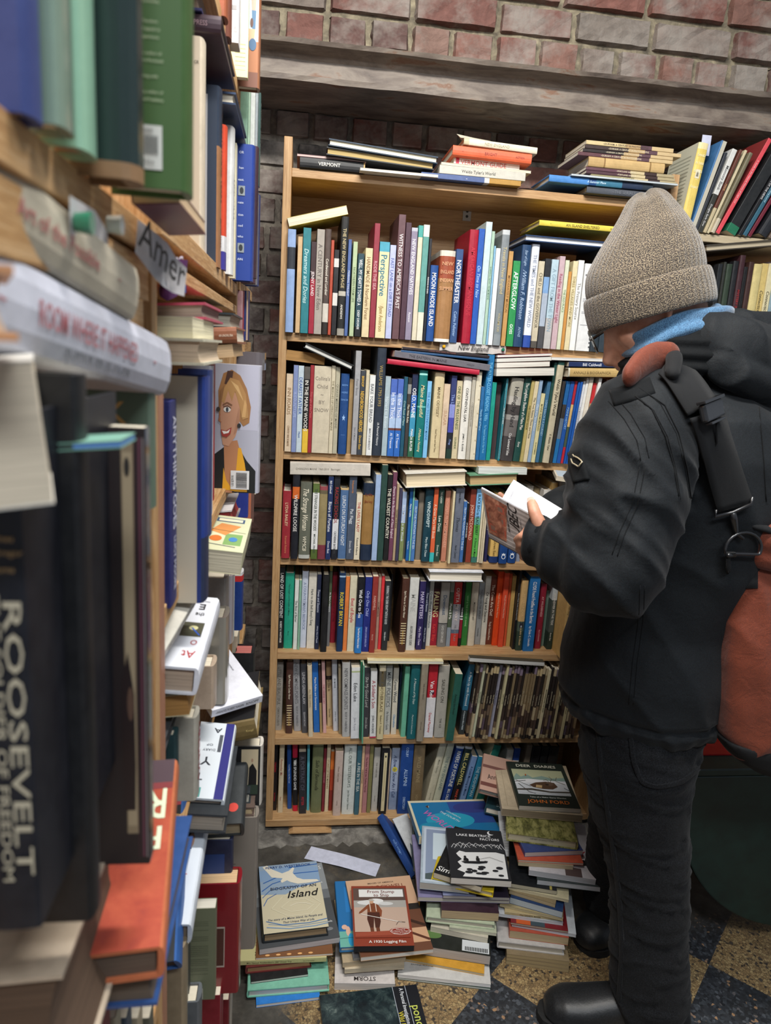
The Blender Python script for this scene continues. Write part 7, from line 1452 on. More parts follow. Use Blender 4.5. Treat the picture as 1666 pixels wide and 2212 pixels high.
for sg in (1, -1):
    limb(body, [(HC+hs*sg*.076-hf*.012+hu*.01, .014), (HC+hs*sg*.082-hf*.016-hu*.018, .013), (HC+hs*sg*.078-hf*.010-hu*.034, .009)], 10, .6)   # ears
    limb(body, [(HC+hf*.086+hs*sg*.050+hu*.018, .012), (HC+hf*.096+hs*sg*.020+hu*.02, .010)], 10)   # brow
    limb(body, [(HC+hf*.060+hs*sg*.042-hu*.035, .024), (HC+hf*.050+hs*sg*.038-hu*.06, .022)], 10)   # cheek
limb(body, [(HC-hu*.06-hf*.03, .058), (NECK+Vector((0, 0, .03)), .060), (NECK-Vector((0, 0, .04)), .075)], 20)
rings(body, [(Vector(c), a, b, Fv, Lv) for c, a, b in (((.77, 1.37, .80), .09, .13), ((.775, 1.37, .88), .11, .15), ((.78, 1.38, 1.0), .105, .14), ((.785, 1.385, 1.15), .105, .155), ((.785, 1.385, 1.28), .11, .17), ((.78, 1.385, 1.38), .09, .16), ((.775, 1.385, 1.42), .06, .09))], 24)
hand_l = WL
limb(body, [(SL, .055), (SL.lerp(EL, .5), .05), (EL, .043), (EL.lerp(WL, .5), .038), (WL, .027)], 16)
limb(body, [(SR, .055), (ER, .043), (WR, .027)], 16)
# left hand: palm, four curled fingers under the cover, thumb on the open page
pm = atY(1158, 1160, 1.243)
limb(body, [(WL, .026), (WL.lerp(pm, .5), .030), (pm, .029)], 14, .62)
T = [(atY(1172, 1156, 1.225), .015), (atY(1166, 1133, 1.222), .0135), (atY(1156, 1110, 1.228), .0118), (atY(1151, 1093, 1.240), .0108), (atY(1148, 1084, 1.250), .0088)]
limb(body, T, 14)
for i, (a, b, c, r) in enumerate([((1150, 1158, 1.235), (1130, 1158, 1.235), (1117, 1166, 1.262), .0088), ((1150, 1170, 1.238), (1128, 1176, 1.240), (1121, 1186, 1.272), .0088), ((1155, 1182, 1.242), (1135, 1192, 1.250), (1129, 1203, 1.285), .0085), ((1162, 1192, 1.246), (1145, 1204, 1.262), (1140, 1214, 1.293), .0075)]):
    p0 = pm.lerp(WL, .1); q = [atY(*a), atY(*b), atY(*c)]
    limb(body, [(p0, r*1.1), (q[0], r*1.05), (q[1], r), (q[2], r*.88)], 12)
# right hand
pr = WR+Vector((-.075, -.01, .015)); limb(body, [(WR, .026), (pr, .030)], 14, .6)
for i in range(4): limb(body, [(pr, .009), (pr+Vector((-.03, -.02+.012*i, -.012)), .009), (pr+Vector((-.055, -.03+.012*i, .004)), .008), (pr+Vector((-.062, -.035+.012*i, .022)), .007)], 10)
limb(body, [(pr+Vector((.02, -.015, .01)), .012), (pr+Vector((-.01, -.035, .03)), .011), (pr+Vector((-.035, -.035, .042)), .009)], 10)
LEGL = [Vector((.735, 1.30, .78)), Vector((.765, 1.265, .47)), Vector((.83, 1.25, .08))]
LEGR = [Vector((.805, 1.44, .78)), Vector((.825, 1.49, .47)), Vector((.87, 1.535, .08))]
for lg in (LEGL, LEGR): limb(body, [(lg[0]+Vector((0, 0, .06)), .085), (lg[0].lerp(lg[1], .4), .072), (lg[1], .052), (lg[1].lerp(lg[2], .35), .05), (lg[2], .036)], 18)
for ak, to in ((LEGL[2], Vector((.64, 1.285, .035))), (LEGR[2], Vector((.80, 1.50, .035)))): limb(body, [(ak+Vector((.02, 0, -.04)), .032), (ak.lerp(to, .5)-Vector((0, 0, .01)), .034), (to, .022)], 14)
remesh('body', body, SKIN, .0045, 2)
# --- thumb nail
mb = MB(); tn = T[-1][0]; tdir = (T[-1][0]-T[-2][0]).normalized(); vw = (CO-tn).normalized(); sd = tdir.cross(vw).normalized(); nm = sd.cross(tdir)
c0 = tn+nm*.0088
vs = []
for i in range(7):
    for j in range(5):
        u = (i/6-.5); v = (j/4-.5); w = .0070*(1-.35*abs(u)*(u > 0)); vs.append(tuple(c0+tdir*u*.012+sd*v*w*1.9-nm*(v*v*.006+max(0, u)*.003)))
mb.add(vs, [(i*5+j, i*5+j+1, (i+1)*5+j+1, (i+1)*5+j) for i in range(6) for j in range(4)], flat('#d8aea0', .3)); adopt(mb.build('thumb_nail', smooth=True))
# --- jeans
jn = ([], [])
rings(jn, [(Vector(c), a, b, Fv, Lv) for c, a, b in (((.775, 1.372, .70), .125, .165), ((.77, 1.37, .76), .145, .178), ((.775, 1.37, .86), .142, .175), ((.78, 1.37, .95), .12, .16))], 28, 2.2)
limb(jn, [((.748, 1.315, .80), .125), ((.735, 1.295, .68), .122), ((.742, 1.28, .58), .105), ((.765, 1.265, .47), .088), ((.785, 1.255, .36), .081), ((.80, 1.25, .22), .080), ((.822, 1.25, .10), .084)], 26)
limb(jn, [((.83, 1.43, .80), .115), ((.815, 1.45, .66), .105), ((.828, 1.49, .47), .080), ((.85, 1.52, .25), .076), ((.87, 1.535, .10), .080)], 26)
def jd(p, n):
    k = .0045*max(0, ridge(p, (9, 9, 34), 3))**3 if abs(p.z-.42) < .12 or abs(p.z-.15) < .12 or abs(p.z-.66) < .08 else 0
    return k+.0022*mnoise.noise(p*14)
J = remesh('jeans', jn, DEN, .0065, 6, jd)
# --- jacket
jk = ([], [])
rings(jk, [(Vector(c), a, b, Fv, Lv) for c, a, b in (((.775, 1.372, .735), .165, .195), ((.775, 1.372, .76), .175, .205), ((.778, 1.373, .85), .178, .208), ((.782, 1.378, .95), .172, .200), ((.80, 1.372, 1.08), .185, .210), ((.815, 1.368, 1.20), .195, .225), ((.815, 1.368, 1.30), .190, .225), ((.81, 1.37, 1.37), .165, .205), ((.785, 1.388, 1.42), .110, .150), ((.78, 1.39, 1.455), .085, .100), ((.775, 1.392, 1.49), .080, .088))], 36, 2.3)
limb(jk, [(SL+Vector((.06, .06, .01)), .095), (SL, .100), (SL.lerp(EL, .35)+Vector((-.006, 0, 0)), .102), (SL.lerp(EL, .75), .094), (EL, .088), (EL.lerp(WL, .45), .075), (EL.lerp(WL, .8), .058), (WL.lerp(EL, .02), .046)], 26)
limb(jk, [(SR-Vector((.06, .05, 0)), .095), (SR, .098), (SR.lerp(ER, .5), .092), (ER, .085), (ER.lerp(WR, .6), .065), (WR, .05)], 22)
def kd(p, n):
    d = .0022*mnoise.noise(p*11)
    # sleeve folds: gather toward the elbow and wrist
    ea = (p-EL).length; wa = (p-WL).length
    if ea < .17:
        ax = (WL-EL).normalized(); s = (p-EL).dot(ax); d += .0075*(1-ea/.17)*math.sin(s*85+3*mnoise.noise(p*9))
    if wa < .15:
        ax = (WL-EL).normalized(); s = (p-WL).dot(ax); d += .0055*(1-wa/.15)*math.sin(s*120+4*mnoise.noise(p*12))
    ax = (EL-SL); t = (p-SL).dot(ax)/ax.length_squared
    if 0 < t < 1 and (p-SL.lerp(EL, t)).length < .13:
        q = Vector((p.x*7, p.y*7, p.z*19)); d += .0085*max(0, 1-2.2*abs(mnoise.noise(q+Vector((0, 0, p.x*14)))))**2*math.sin(math.pi*t)
    d += .0062*max(0, 1-2.4*abs(mnoise.noise(Vector((p.x*4, p.y*4, p.z*9+p.x*6)))))**2
    if p.z < .775: d += .0014*math.sin(math.atan2(p.y-1.37, p.x-.775)*30+3*mnoise.noise(p*9))
    if abs(p.z-.775) < .007: d -= .006
    return d
K = remesh('jacket', jk, JK, .0065, 5, kd)
BV = BVHTree.FromPolygons([v.co.copy() for v in K.data.vertices], [tuple(p.vertices) for p in K.data.polygons])
def hit(px, py, off=.004, bv=None):
    r = ray(px, py).normalized(); h = (bv or BV).ray_cast(CO, r)
    if h[0] is None: return atY(px, py, 1.25), Vector((0, -1, 0))
    n = h[1] if h[1].dot(r) < 0 else -h[1]
    return h[0]-r*0+n*off, n
def hitsm(px, py, off=.004):
    P, n = Vector(), Vector()
    for dx, dy in ((0, 0), (-9, 0), (9, 0), (0, -9), (0, 9)):
        p, m_ = hit(px+dx, py+dy, off); n += m_
    p, _ = hit(px, py, off); return p, n.normalized()
def strip(path, wpx, name, mat, off=.004, th=.003, parent=man, M=PM, sm_=3):
    """band lying on the jacket along a pixel path; wpx = half width in pixels"""
    L = []; n = len(path)
    pts = []
    for i in range(n-1):
        for k in range(6): t = k/6; pts.append((path[i][0]*(1-t)+path[i+1][0]*t, path[i][1]*(1-t)+path[i+1][1]*t))
    pts.append(path[-1]); vs = []
    for i, (x, y) in enumerate(pts):
        a = pts[max(i-1, 0)]; b = pts[min(i+1, len(pts)-1)]; dx, dy = b[0]-a[0], b[1]-a[1]; l = math.hypot(dx, dy); nx, ny = -dy/l, dx/l
        row = []
        for s in (-1, -.5, 0, .5, 1): p, nn = hitsm(x+nx*wpx*s, y+ny*wpx*s, off); row.append((p, nn))
        L.append(row)
    # soften along the path
    for _ in range(sm_):
        for j in range(5):
            q = [r[j][0].copy() for r in L]
            for i in range(1, len(L)-1): L[i][j] = ((q[i-1]+q[i]*2+q[i+1])/4, L[i][j][1])
    vs = [tuple(p) for r in L for p, _ in r]+[tuple(p-nn*th) for r in L for p, nn in r]; m_ = len(L); o5 = 5*m_
    fs = [(i*5+j, (i+1)*5+j, (i+1)*5+j+1, i*5+j+1) for i in range(m_-1) for j in range(4)]+[(o5+i*5+j, o5+i*5+j+1, o5+(i+1)*5+j+1, o5+(i+1)*5+j) for i in range(m_-1) for j in range(4)]
    for i in range(m_-1): fs += [(i*5, o5+i*5, o5+(i+1)*5, (i+1)*5), (i*5+4, (i+1)*5+4, o5+(i+1)*5+4, o5+i*5+4)]
    fs += [tuple([0, 1, 2, 3, 4, o5+4, o5+3, o5+2, o5+1, o5]), tuple([o5-5, o5, ][:0])][:1]
    e = (m_-1)*5; fs.append((e+4, e+3, e+2, e+1, e, o5+e, o5+e+1, o5+e+2, o5+e+3, o5+e+4))
    mb = MB(); mb.add(vs, fs, mat); return adopt(mb.build(name, smooth=True), parent, M), L
def cord(path, r, name, mat, off=.001, parent=man, M=PM):
    pts = []
    for i in range(len(path)-1):
        for k in range(6): t = k/6; pts.append(hit(path[i][0]*(1-t)+path[i+1][0]*t, path[i][1]*(1-t)+path[i+1][1]*t, off)[0])
    mb = MB(); mb.tube(pts, r, mat, 6); return adopt(mb.build(name, smooth=True), parent, M)
# seams and trim
for nm, w, pa in (('yoke_seam', 10, [(1378, 845), (1420, 880), (1452, 940), (1470, 1010), (1482, 1090)]), ('armhole_seam', 9, [(1322, 860), (1356, 900), (1385, 950), (1395, 1000)]),
                  ('shoulder_tab', 18, [(1322, 860), (1352, 852), (1382, 842), (1410, 832)]), ('side_seam', 5, [(1388, 1265), (1385, 1340), (1372, 1430), (1362, 1540)]),
                  ('sleeve_seam', 6, [(1388, 1010), (1372, 1090), (1345, 1150), (1325, 1210)])):
    for sg in ((-1, 1) if w < 12 else ()):
        qq = []
        for i, (x, y) in enumerate(pa):
            a = pa[max(i-1, 0)]; b = pa[min(i+1, len(pa)-1)]; l = math.hypot(b[0]-a[0], b[1]-a[1]); qq.append((x-(b[1]-a[1])/l*w*sg, y+(b[0]-a[0])/l*w*sg))
        cord(qq, .0008, nm, JT, .0003)
    if w >= 12: strip(pa, w, nm, JT, .0015, .004)
for nm, pa in (('stitching', [(1380, 838), (1436, 876), (1466, 936), (1484, 1010), (1494, 1090)]), ('stitching', [(1372, 856), (1408, 884), (1438, 944), (1456, 1010), (1468, 1085)]), ('stitching', [(1640, 880), (1650, 1000), (1656, 1100)])): cord(pa, .0011, nm, JT)
o, _ = strip([(1243, 975), (1250, 1010), (1258, 1040)], 17, 'arm_pocket', JT, .004, .006)
cord([(1243, 985), (1254, 992), (1262, 1002), (1256, 1008), (1244, 1000), (1240, 990)], .0012, 'zip_pull', gloss('#a89c80', .35, 'brass'), .006)
# hood
hd = ([], [])
limb(hd, [(atY(1480, 720, 1.33), .030), (atY(1530, 735, 1.29), .045), (atY(1600, 760, 1.28), .062), (atY(1670, 790, 1.32), .07), (atY(1740, 790, 1.40), .06)], 20)
limb(hd, [(atY(1545, 715, 1.40), .03), (atY(1610, 715, 1.38), .04), (atY(1690, 730, 1.38), .05)], 18)
limb(hd, [(atY(1560, 790, 1.25), .03), (atY(1610, 820, 1.24), .032), (atY(1670, 835, 1.26), .035)], 18)
def hdd(p, n): return .010*max(0, 1-2.4*abs(mnoise.noise(Vector((p.x*9, p.y*9, p.z*9+4)))))**2+.003*mnoise.noise(p*20)
remesh('hood', hd, JK, .006, 5, hdd)
cl = ([], [])
ncx = atY(1460, 745, 1.36); N1 = Vector((-.25, .2, .9)).normalized(); NA = N1.cross(Vector((0, 1, 0))).normalized(); NB = N1.cross(NA)
def torus(bl, c, R, r1, r2, A, B, up, n=40, m=12, wob=0):
    vs, fs = bl; i0 = len(vs)
    for i in range(n):
        t = 2*math.pi*i/n; d = A*math.cos(t)+B*math.sin(t)
        for j in range(m):
            s = 2*math.pi*j/m; vs.append(tuple(c+d*(R+r1*math.cos(s)+wob*math.sin(3*t))+up*(r2*math.sin(s)+wob*math.cos(5*t))))
    for i in range(n):
        for j in range(m): fs.append((i0+i*m+j, i0+((i+1) % n)*m+j, i0+((i+1) % n)*m+(j+1) % m, i0+i*m+(j+1) % m))
torus(cl, ncx-N1*.035, .098, .018, .045, NA, NB, N1)
remesh('collar', cl, JT, .005, 4, lambda p, n: .003*math.sin(p.z*260)*(1 if p.x < .8 else .4))
sc = ([], [])
torus(sc, ncx+N1*.012, .088, .020, .034, NA, NB, N1, wob=.004); torus(sc, ncx+N1*.035, .080, .016, .018, NA, NB, N1, wob=.004)
remesh('neck_scarf', sc, SCF, .0045, 3, lambda p, n: .004*math.sin((p-ncx).dot(N1)*210+3*mnoise.noise(p*8)))
# beanie
hb = HC+hu*.004-hf*.006+Vector((-.010, 0, 0))
HU = (hu+Vector((.0, 0, .62))).normalized(); HF = (hf-HU*hf.dot(HU)).normalized(); HS = HU.cross(HF)
nN = 72
prof = [(-.028, 0, .108, .094), (-.034, 0, .114, .100), (-.026, 0, .119, .105), (.0, 0, .120, .106), (.026, 0, .119, .105), (.034, 0, .116, .102), (.035, 0, .111, .098), (.030, 0, .109, .096), (.040, 0, .112, .098), (.065, -.004, .108, .096), (.085, -.008, .100, .088), (.105, -.014, .089, .078), (.125, -.020, .075, .066), (.145, -.026, .060, .054), (.163, -.030, .046, .042), (.180, -.032, .036, .032), (.191, -.032, .022, .020), (.195, -.032, .005, .005)]
bvs = []; uv = []
for i, (z, o, a, b) in enumerate(prof):
    for k in range(nN):
        t = 2*math.pi*k/nN; pl = 1+(.10*math.cos(6*t+.5)*max(0, (z-.10)/.1))+.012*math.sin(2*t+z*30)*(z > .04)+.02*math.sin(3*t+1)*(z > .06)
        bvs.append(tuple(hb+HU*(z+(.006*math.sin(2*t+2) if z > .04 else 0))+HF*(o+a*math.cos(t)*pl)+HS*b*math.sin(t)*pl))
me = bpy.data.meshes.new('beanie'); fsb = [(i*nN+k, i*nN+(k+1) % nN, (i+1)*nN+(k+1) % nN, (i+1)*nN+k) for i in range(len(prof)-1) for k in range(nN)]
fsb.append(tuple(len(bvs)-nN+k for k in range(nN)))
me.from_pydata(bvs, [], fsb); ul = me.uv_layers.new(name='UVMap')
acc = [0]
for i in range(1, len(prof)): acc.append(acc[-1]+math.hypot(prof[i][0]-prof[i-1][0], prof[i][2]-prof[i-1][2]))
for p in me.polygons:
    ks = [me.loops[l].vertex_index % nN for l in p.loop_indices]; wrap = (max(ks)-min(ks)) > nN/2
    for l, k in zip(p.loop_indices, ks): vi = me.loops[l].vertex_index; ul.data[l].uv = (((k+nN) if wrap and k < nN/2 else k)/nN*.7, acc[vi//nN]*3)
me.materials.append(KN); me.polygons.foreach_set('use_smooth', [True]*len(me.polygons))
bo = bpy.data.objects.new('beanie', me); C.objects.link(bo); adopt(bo); sb = bo.modifiers.new('s', 'SUBSURF'); sb.levels = 1; sb.render_levels = 2
# glasses
gl = empty('glasses', Matrix.Identity(4)); adopt(gl)
GF = gloss('#26241e', .3, 'frame')
def gls(o): o.parent = gl; return o
lens = bpy.data.materials.new('lens'); lens.use_nodes = True; bb = lens.node_tree.nodes['Principled BSDF']; bb.inputs['Transmission Weight'].default_value = .9; bb.inputs['Roughness'].default_value = .02; bb.inputs['IOR'].default_value = 1.45; bb.inputs['Base Color'].default_value = (.9, .95, .95, 1)
gf = (hf+hs*0).normalized()
for sg in (1, -1):
    c = HC+hf*.124+hs*sg*.034-hu*.014; ring = [c+hs*math.cos(t)*.026+hu*math.sin(t)*.022 for t in [2*math.pi*i/20 for i in range(20)]]
    mb = MB(); mb.tube(ring, .0018, GF, 6, True); gls(mb.build('rim', smooth=True))
    mb = MB(); mb.poly([tuple(p) for p in ring], lens); mb.poly([tuple(p+hf*.0012) for p in ring][::-1], lens); gls(mb.build('lens'))
    mb = MB(); mb.tube([c+hs*sg*.024+hu*.006, HC+hf*.07+hs*sg*.074+hu*.0, HC-hf*.01+hs*sg*.084-hu*.002], .0017, GF, 6); gls(mb.build('temple', smooth=True))
mb = MB(); c = HC+hf*.124-hu*.010; mb.tube([c+hs*.010, c+hf*.004+hu*.003, c-hs*.010], .0016, GF, 6); gls(mb.build('bridge', smooth=True))
mb = MB(); rnd = random.Random(8)
HR = flat('#4c4036', .9)
for i in range(160):
    a = rnd.uniform(-1, 1); b = rnd.uniform(-.116, -.095); p = HC+hf*(.090-.02*abs(a)+rnd.uniform(-.004, .004))+hu*b+hs*a*.03; q = p+hf*.005-hu*rnd.uniform(.004, .008)
    mb.tube([p, q], .00035, HR, 3)
adopt(mb.build('beard_stubble'))['kind'] = 'stuff'
# cuff
mb = MB(); ax = (WL-EL).normalized(); ca = ax.cross(UPV).normalized(); cb = ax.cross(ca)
vs = []; 
for i, (s, r) in enumerate(((-.020, .046), (-.004, .048), (.006, .046), (.006, .038), (-.02, .036))):
    for k in range(28): t = 2*math.pi*k/28; rr_ = r*(1+.03*math.sin(5*t)); vs.append(tuple(WL+ax*s+ca*math.cos(t)*rr_+cb*math.sin(t)*rr_*.86))
mb.add(vs, [(i*28+k, i*28+(k+1) % 28, (i+1)*28+(k+1) % 28, (i+1)*28+k) for i in range(4) for k in range(28)], JT); adopt(mb.build('cuff', smooth=True))
# jeans details
BJ = BVHTree.FromPolygons([v.co.copy() for v in J.data.vertices], [tuple(p.vertices) for p in J.data.polygons])
SAVE = BV; BV = BJ
strip([(1292, 1560), (1298, 1650), (1312, 1740), (1328, 1850), (1340, 1950), (1345, 2050), (1338, 2160), (1330, 2230)], 4, 'outer_seam', DEN, .003, .004)
strip([(1362, 1585), (1368, 1640), (1385, 1690), (1420, 1700), (1470, 1690), (1510, 1660)], 5, 'pocket_seam', DEN, .003, .004)
mb = MB(); p, n = hit(1405, 1583, .004); X = n.cross(UPV).normalized(); mb.poly([tuple(p+X*a+UPV*b) for a, b in ((-.003, -.012), (.003, -.012), (.003, .012), (-.003, .012))], gloss('#8a8068', .4, 'brass')); adopt(mb.build('pocket_tag'))
BV = SAVE
# boots
BT = fabric('black_boot_leather', '#0f1113', '#1a1c1f', 300, .45, .05, .0003, 0, .5)
SO = flat('#161616', .8)
for ak, to, nm in ((Vector((.835, 1.25, .08)), Vector((.645, 1.285, .04)), 'boot'), (Vector((.89, 1.535, .08)), Vector((.795, 1.49, .04)), 'boot')):
    b = ([], []); d = (to-ak); d.z = 0; d.normalize(); sd = d.cross(UPV)
    limb(b, [(ak+Vector((.0, 0, .10)), .062), (ak+Vector((0, 0, .03)), .056), (ak-d*.02-Vector((0, 0, .025)), .050)], 20)
    rings(b, [(ak-d*.075+Vector((0, 0, -.03)), .030, .036, UPV, sd), (ak-d*.06+Vector((0, 0, -.025)), .045, .042, UPV, sd), (ak+Vector((0, 0, -.018)), .055, .045, UPV, sd), (ak.lerp(to, .45)+Vector((0, 0, -.010)), .046, .046, UPV, sd), (ak.lerp(to, .8)+Vector((0, 0, -.006)), .038, .050, UPV, sd), (to+d*.005+Vector((0, 0, .0)), .034, .048, UPV, sd), (to+d*.03+Vector((0, 0, -.004)), .027, .038, UPV, sd), (to+d*.045+Vector((0, 0, -.006)), .014, .022, UPV, sd)], 24, 2.3)
    bt = remesh(nm, b, BT, .005, 4)
    mb = MB(); pts = []
    for t, w in ((-.085, .022), (-.07, .038), (-.03, .043), (.05, .040), (.12, .048), (.17, .050), (.21, .042), (.235, .026), (.243, .008)): pts.append((t, w))
    out = [ak+d*t+sd*w for t, w in pts]+[ak+d*t-sd*w for t, w in reversed(pts)]
    n = len(out); sc_ = (to-ak).length/.19
    out = [ak+d*((p-ak).dot(d)*sc_)+sd*((p-ak).dot(sd)) for p in out]
    vs = [(p.x, p.y, .001) for p in out]+[(p.x, p.y, .020) for p in out]
    mb.add(vs, [tuple(range(n-1, -1, -1)), tuple(range(n, 2*n))]+[(i, (i+1) % n, n+(i+1) % n, n+i) for i in range(n)], SO)
    so_ = mb.build('sole', bt)
# ---------------------------------------------------------------- the book he holds
ob = empty('open_book', atY(1130, 1110, 1.28)); OBI = Matrix.Translation(-atY(1130, 1110, 1.28))
tag(ob, "open white and grey 'LUBEC' paperback held open in the man's left hand", 'book')
TL, BL, TR_, BR_ = atY(1039, 1055, 1.370), atY(1055, 1154, 1.350), atY(1216, 1150, 1.205), atY(1200, 1232, 1.20)
FTL, FTR = atY(1110, 1036, 1.47), atY(1222, 1104, 1.32)
def leaf(a, b, c, d, t, mat, name, bow=0.0, n=10):
    """thin bowed sheet a-b (spine edge) to d-c (outer edge), thickness t along its normal"""
    nn = (b-a).cross(d-a).normalized(); mb = MB(); vs = []
    for s in (0, 1):
        for i in range(n+1):
            u = i/n; w = bow*math.sin(math.pi*u)
            for q in (0, 1): p = (a.lerp(b, q)).lerp(d.lerp(c, q), u)+nn*(w-s*t); vs.append(tuple(p))
    k = 2*(n+1)
    fs = [(2*i, 2*i+1, 2*i+3, 2*i+2) for i in range(n)]+[(k+2*i, k+2*i+2, k+2*i+3, k+2*i+1) for i in range(n)]+[(0, k, k+1, 1), (2*n, 2*n+1, k+2*n+1, k+2*n)]
    for i in range(n): fs += [(2*i, 2*i+2, k+2*i+2, k+2*i), (2*i+1, k+2*i+1, k+2*i+3, 2*i+3)]
    mb.add(vs, fs, mat); return adopt(mb.build(name, smooth=False), ob, OBI), nn
WP = flat('#e9ebf2', .6); GC_ = flat('#8d8480', .35)
o, n1_ = leaf(BL, BR_, TR_, TL, .0012, GC_, 'front_cover')
o, n2_ = leaf(BL, BR_, TR_+Vector((0, 0, .002)), TL+Vector((0, 0, .002)), .002, WP, 'near_pages')
o.location = n1_*(.0016 if n1_.dot(CO-BL) < 0 else -.0016)
o, nf = leaf(BL, BR_, FTR, FTL, .008, WP, 'far_pages', .010)
o2, _ = leaf(BL, BR_, FTR, FTL, .0012, GC_, 'back_cover', .010); o2.location = nf*(-.010 if nf.z > 0 else .010)
vn = n1_ if n1_.dot(CO-BL) > 0 else -n1_
e1 = (TL-BL); W1 = e1.length; e1.normalize(); e2 = (BL-BR_); H1 = e2.length; e2.normalize()
org = BR_+vn*.0004
mb = MB()
def q(u, v, e=0): return tuple(BR_.lerp(BL, v).lerp(TR_.lerp(TL, v), u)+vn*(.0006+e))
mb.poly([q(.06, .70), q(.92, .66), q(.94, .97), q(.06, .97)], mottled('sepia_brick_photo', [(0.3, '#4a2a20'), (0.5, '#7c4c3c'), (0.7, '#a8745c')], 60, .3))
for i in range(3):
    for j in range(2): u = .14+.26*i; v = .70+.14*j; mb.poly([q(u, v, .0002), q(u+.16, v, .0002), q(u+.16, v+.11, .0002), q(u, v+.11, .0002)], ink('#8c4434')); mb.poly([q(u+.03, v+.025, .0003), q(u+.13, v+.025, .0003), q(u+.13, v+.09, .0003), q(u+.03, v+.09, .0003)], ink('#6c5044'))
put_text(mb, 'LUBEC', Vector(q(.60, .575)), e1, e2, vn, .026, W1*.70, ink('#1e1a1a'), .2)
put_text(mb, 'REMEMBERED', Vector(q(.5, .655)), e1, e2, vn, .0055, W1*.6, ink('#4c4644'))
put_text(mb, 'Photographs from Maine', Vector(q(.5, .47)), e1, e2, vn, .004, W1*.5, ink('#5c5654'))
adopt(mb.build('cover_print'), ob, OBI)
mb = MB(); nv = nf if nf.z > 0 else -nf; P = BL.lerp(FTL, .72).lerp(BR_.lerp(FTR, .72), .12)+nv*.0105; X = (BL.lerp(FTL, .8)-BL).normalized(); put_text(mb, 'CONTENTS', P, X, -(BR_-BL).normalized(), nv, .0045, .03, ink('#8c8c92')); adopt(mb.build('page_print'), ob, OBI)
# ---------------------------------------------------------------- shoulder bag
bag = empty('messenger_bag', atY(1620, 1500, 1.16)); BGI = Matrix.Translation(-atY(1620, 1500, 1.16))
tag(bag, "rust orange and black nylon shoulder bag hanging from the man's back on a wide strap", 'bag')
strip([(1440, 792), (1458, 806), (1482, 846), (1505, 885)], 34, 'strap', BK, .012, .003, bag, BGI, 25)
_, SLo = strip([(1512, 895), (1535, 950), (1560, 1020), (1582, 1094)], 37, 'strap', BK, .014, .003, bag, BGI, 40)
# padded rust shoulder section
pd = ([], []); 
pp = [hit(x, y, .016)[0] for x, y in ((1366, 826), (1388, 806), (1412, 794), (1436, 790))]
limb(pd, [(pp[0], .022), (pp[1], .027), (pp[2], .028), (pp[3], .026)], 18, .55, side=(0, 0, 1))
remesh('shoulder_pad', pd, RF, .004, 3, None, bag, BGI)
ep = ([], []); limb(ep, [(hit(1446, 770, .016)[0], .013), (hit(1449, 792, .018)[0], .015), (hit(1443, 824, .018)[0], .013)], 14, .8)
remesh('pad_end', ep, BK, .004, 3, None, bag, BGI)
def bx(c, X, Y, Zv, sx, sy, sz, mat, name, bev=.001):
    mb = MB(); vs = [tuple(c+X*(a*sx/2)+Y*(b*sy/2)+Zv*(d*sz/2)) for a in (-1, 1) for b in (-1, 1) for d in (-1, 1)]
    mb.add(vs, [(0, 1, 3, 2), (4, 6, 7, 5), (0, 4, 5, 1), (2, 3, 7, 6), (0, 2, 6, 4), (1, 5, 7, 3)], mat); o = mb.build(name, bevel=bev); return adopt(o, bag, BGI)
c, n = hitsm(1513, 892, .020); pl = hitsm(1480, 908, .018)[0]; prr = hitsm(1548, 876, .018)[0]; X = (prr-pl).normalized(); n = (n-X*n.dot(X)).normalized(); Yb = X.cross(n)
bx(c, X, Yb, n, .080, .030, .012, BP, 'buckle', .004); bx(c+Yb*.018*(1 if Yb.z > 0 else -1)+n*.002, X, Yb, n, .086, .005, .015, BP, 'buckle_bar', .001); bx(c-Yb*.018*(1 if Yb.z > 0 else -1)+n*.002, X, Yb, n, .060, .004, .012, BP, 'buckle_bar', .001)
mb = MB(); p0 = hit(1520, 905, .022)[0]; p1 = hit(1523, 950, .020)[0]; p2 = hit(1519, 978, .020)[0]; mb.tube([p0, p1, p2], .0022, BK, 6); mb.tube([p0+X*.004, p1+X*.004, p2], .0018, BK, 6); adopt(mb.build('zip_cord', smooth=True), bag, BGI)
mb = MB(); v0 = [p2+X*a+UPV*b+n*.002 for a, b in ((-.004, .0), (.004, 0), (.010, -.022), (.007, -.030), (0, -.033), (-.007, -.030), (-.010, -.022))]; k = len(v0)
mb.add([tuple(p) for p in v0]+[tuple(p+n*.003) for p in v0], [tuple(range(k)), tuple(range(2*k-1, k-1, -1))]+[(i, (i+1) % k, k+(i+1) % k, k+i) for i in range(k)], gloss('#a8a49c', .3, 'zinc')); adopt(mb.build('zip_puller'), bag, BGI)
# swivel hook
e_l, e_r = hit(1540, 1112, .020)[0], hit(1616, 1082, .020)[0]; mid = (e_l+e_r)/2
mb = MB(); mb.tube([e_l+UPV*.012, e_l, mid-UPV*.004, e_r, e_r+UPV*.012], .0028, BP, 8); adopt(mb.build('hook_bar', smooth=True), bag, BGI)
rp = atY(1604, 1178, 1.14)
mb = MB(); a = mid-UPV*.004; b = atY(1590, 1150, 1.145); mb.tube([a, a.lerp(b, .3), b, rp+UPV*.012], [.005, .0065, .005, .0035], BP, 10); adopt(mb.build('swivel_hook', smooth=True), bag, BGI)
mb = MB(); rc = atY(1606, 1186, 1.14); ring = [rc+Vector((math.cos(t)*.034, 0, math.sin(t)*.030 if math.sin(t) > -.3 else -.009)) for t in [2*math.pi*i/24 for i in range(24)]]; mb.tube(ring, .0028, BP, 8, True); adopt(mb.build('d_ring', smooth=True), bag, BGI)
bg = ([], [])
def BPX(x, y, Y=1.15): return atY(x, y, Y)
rs = []
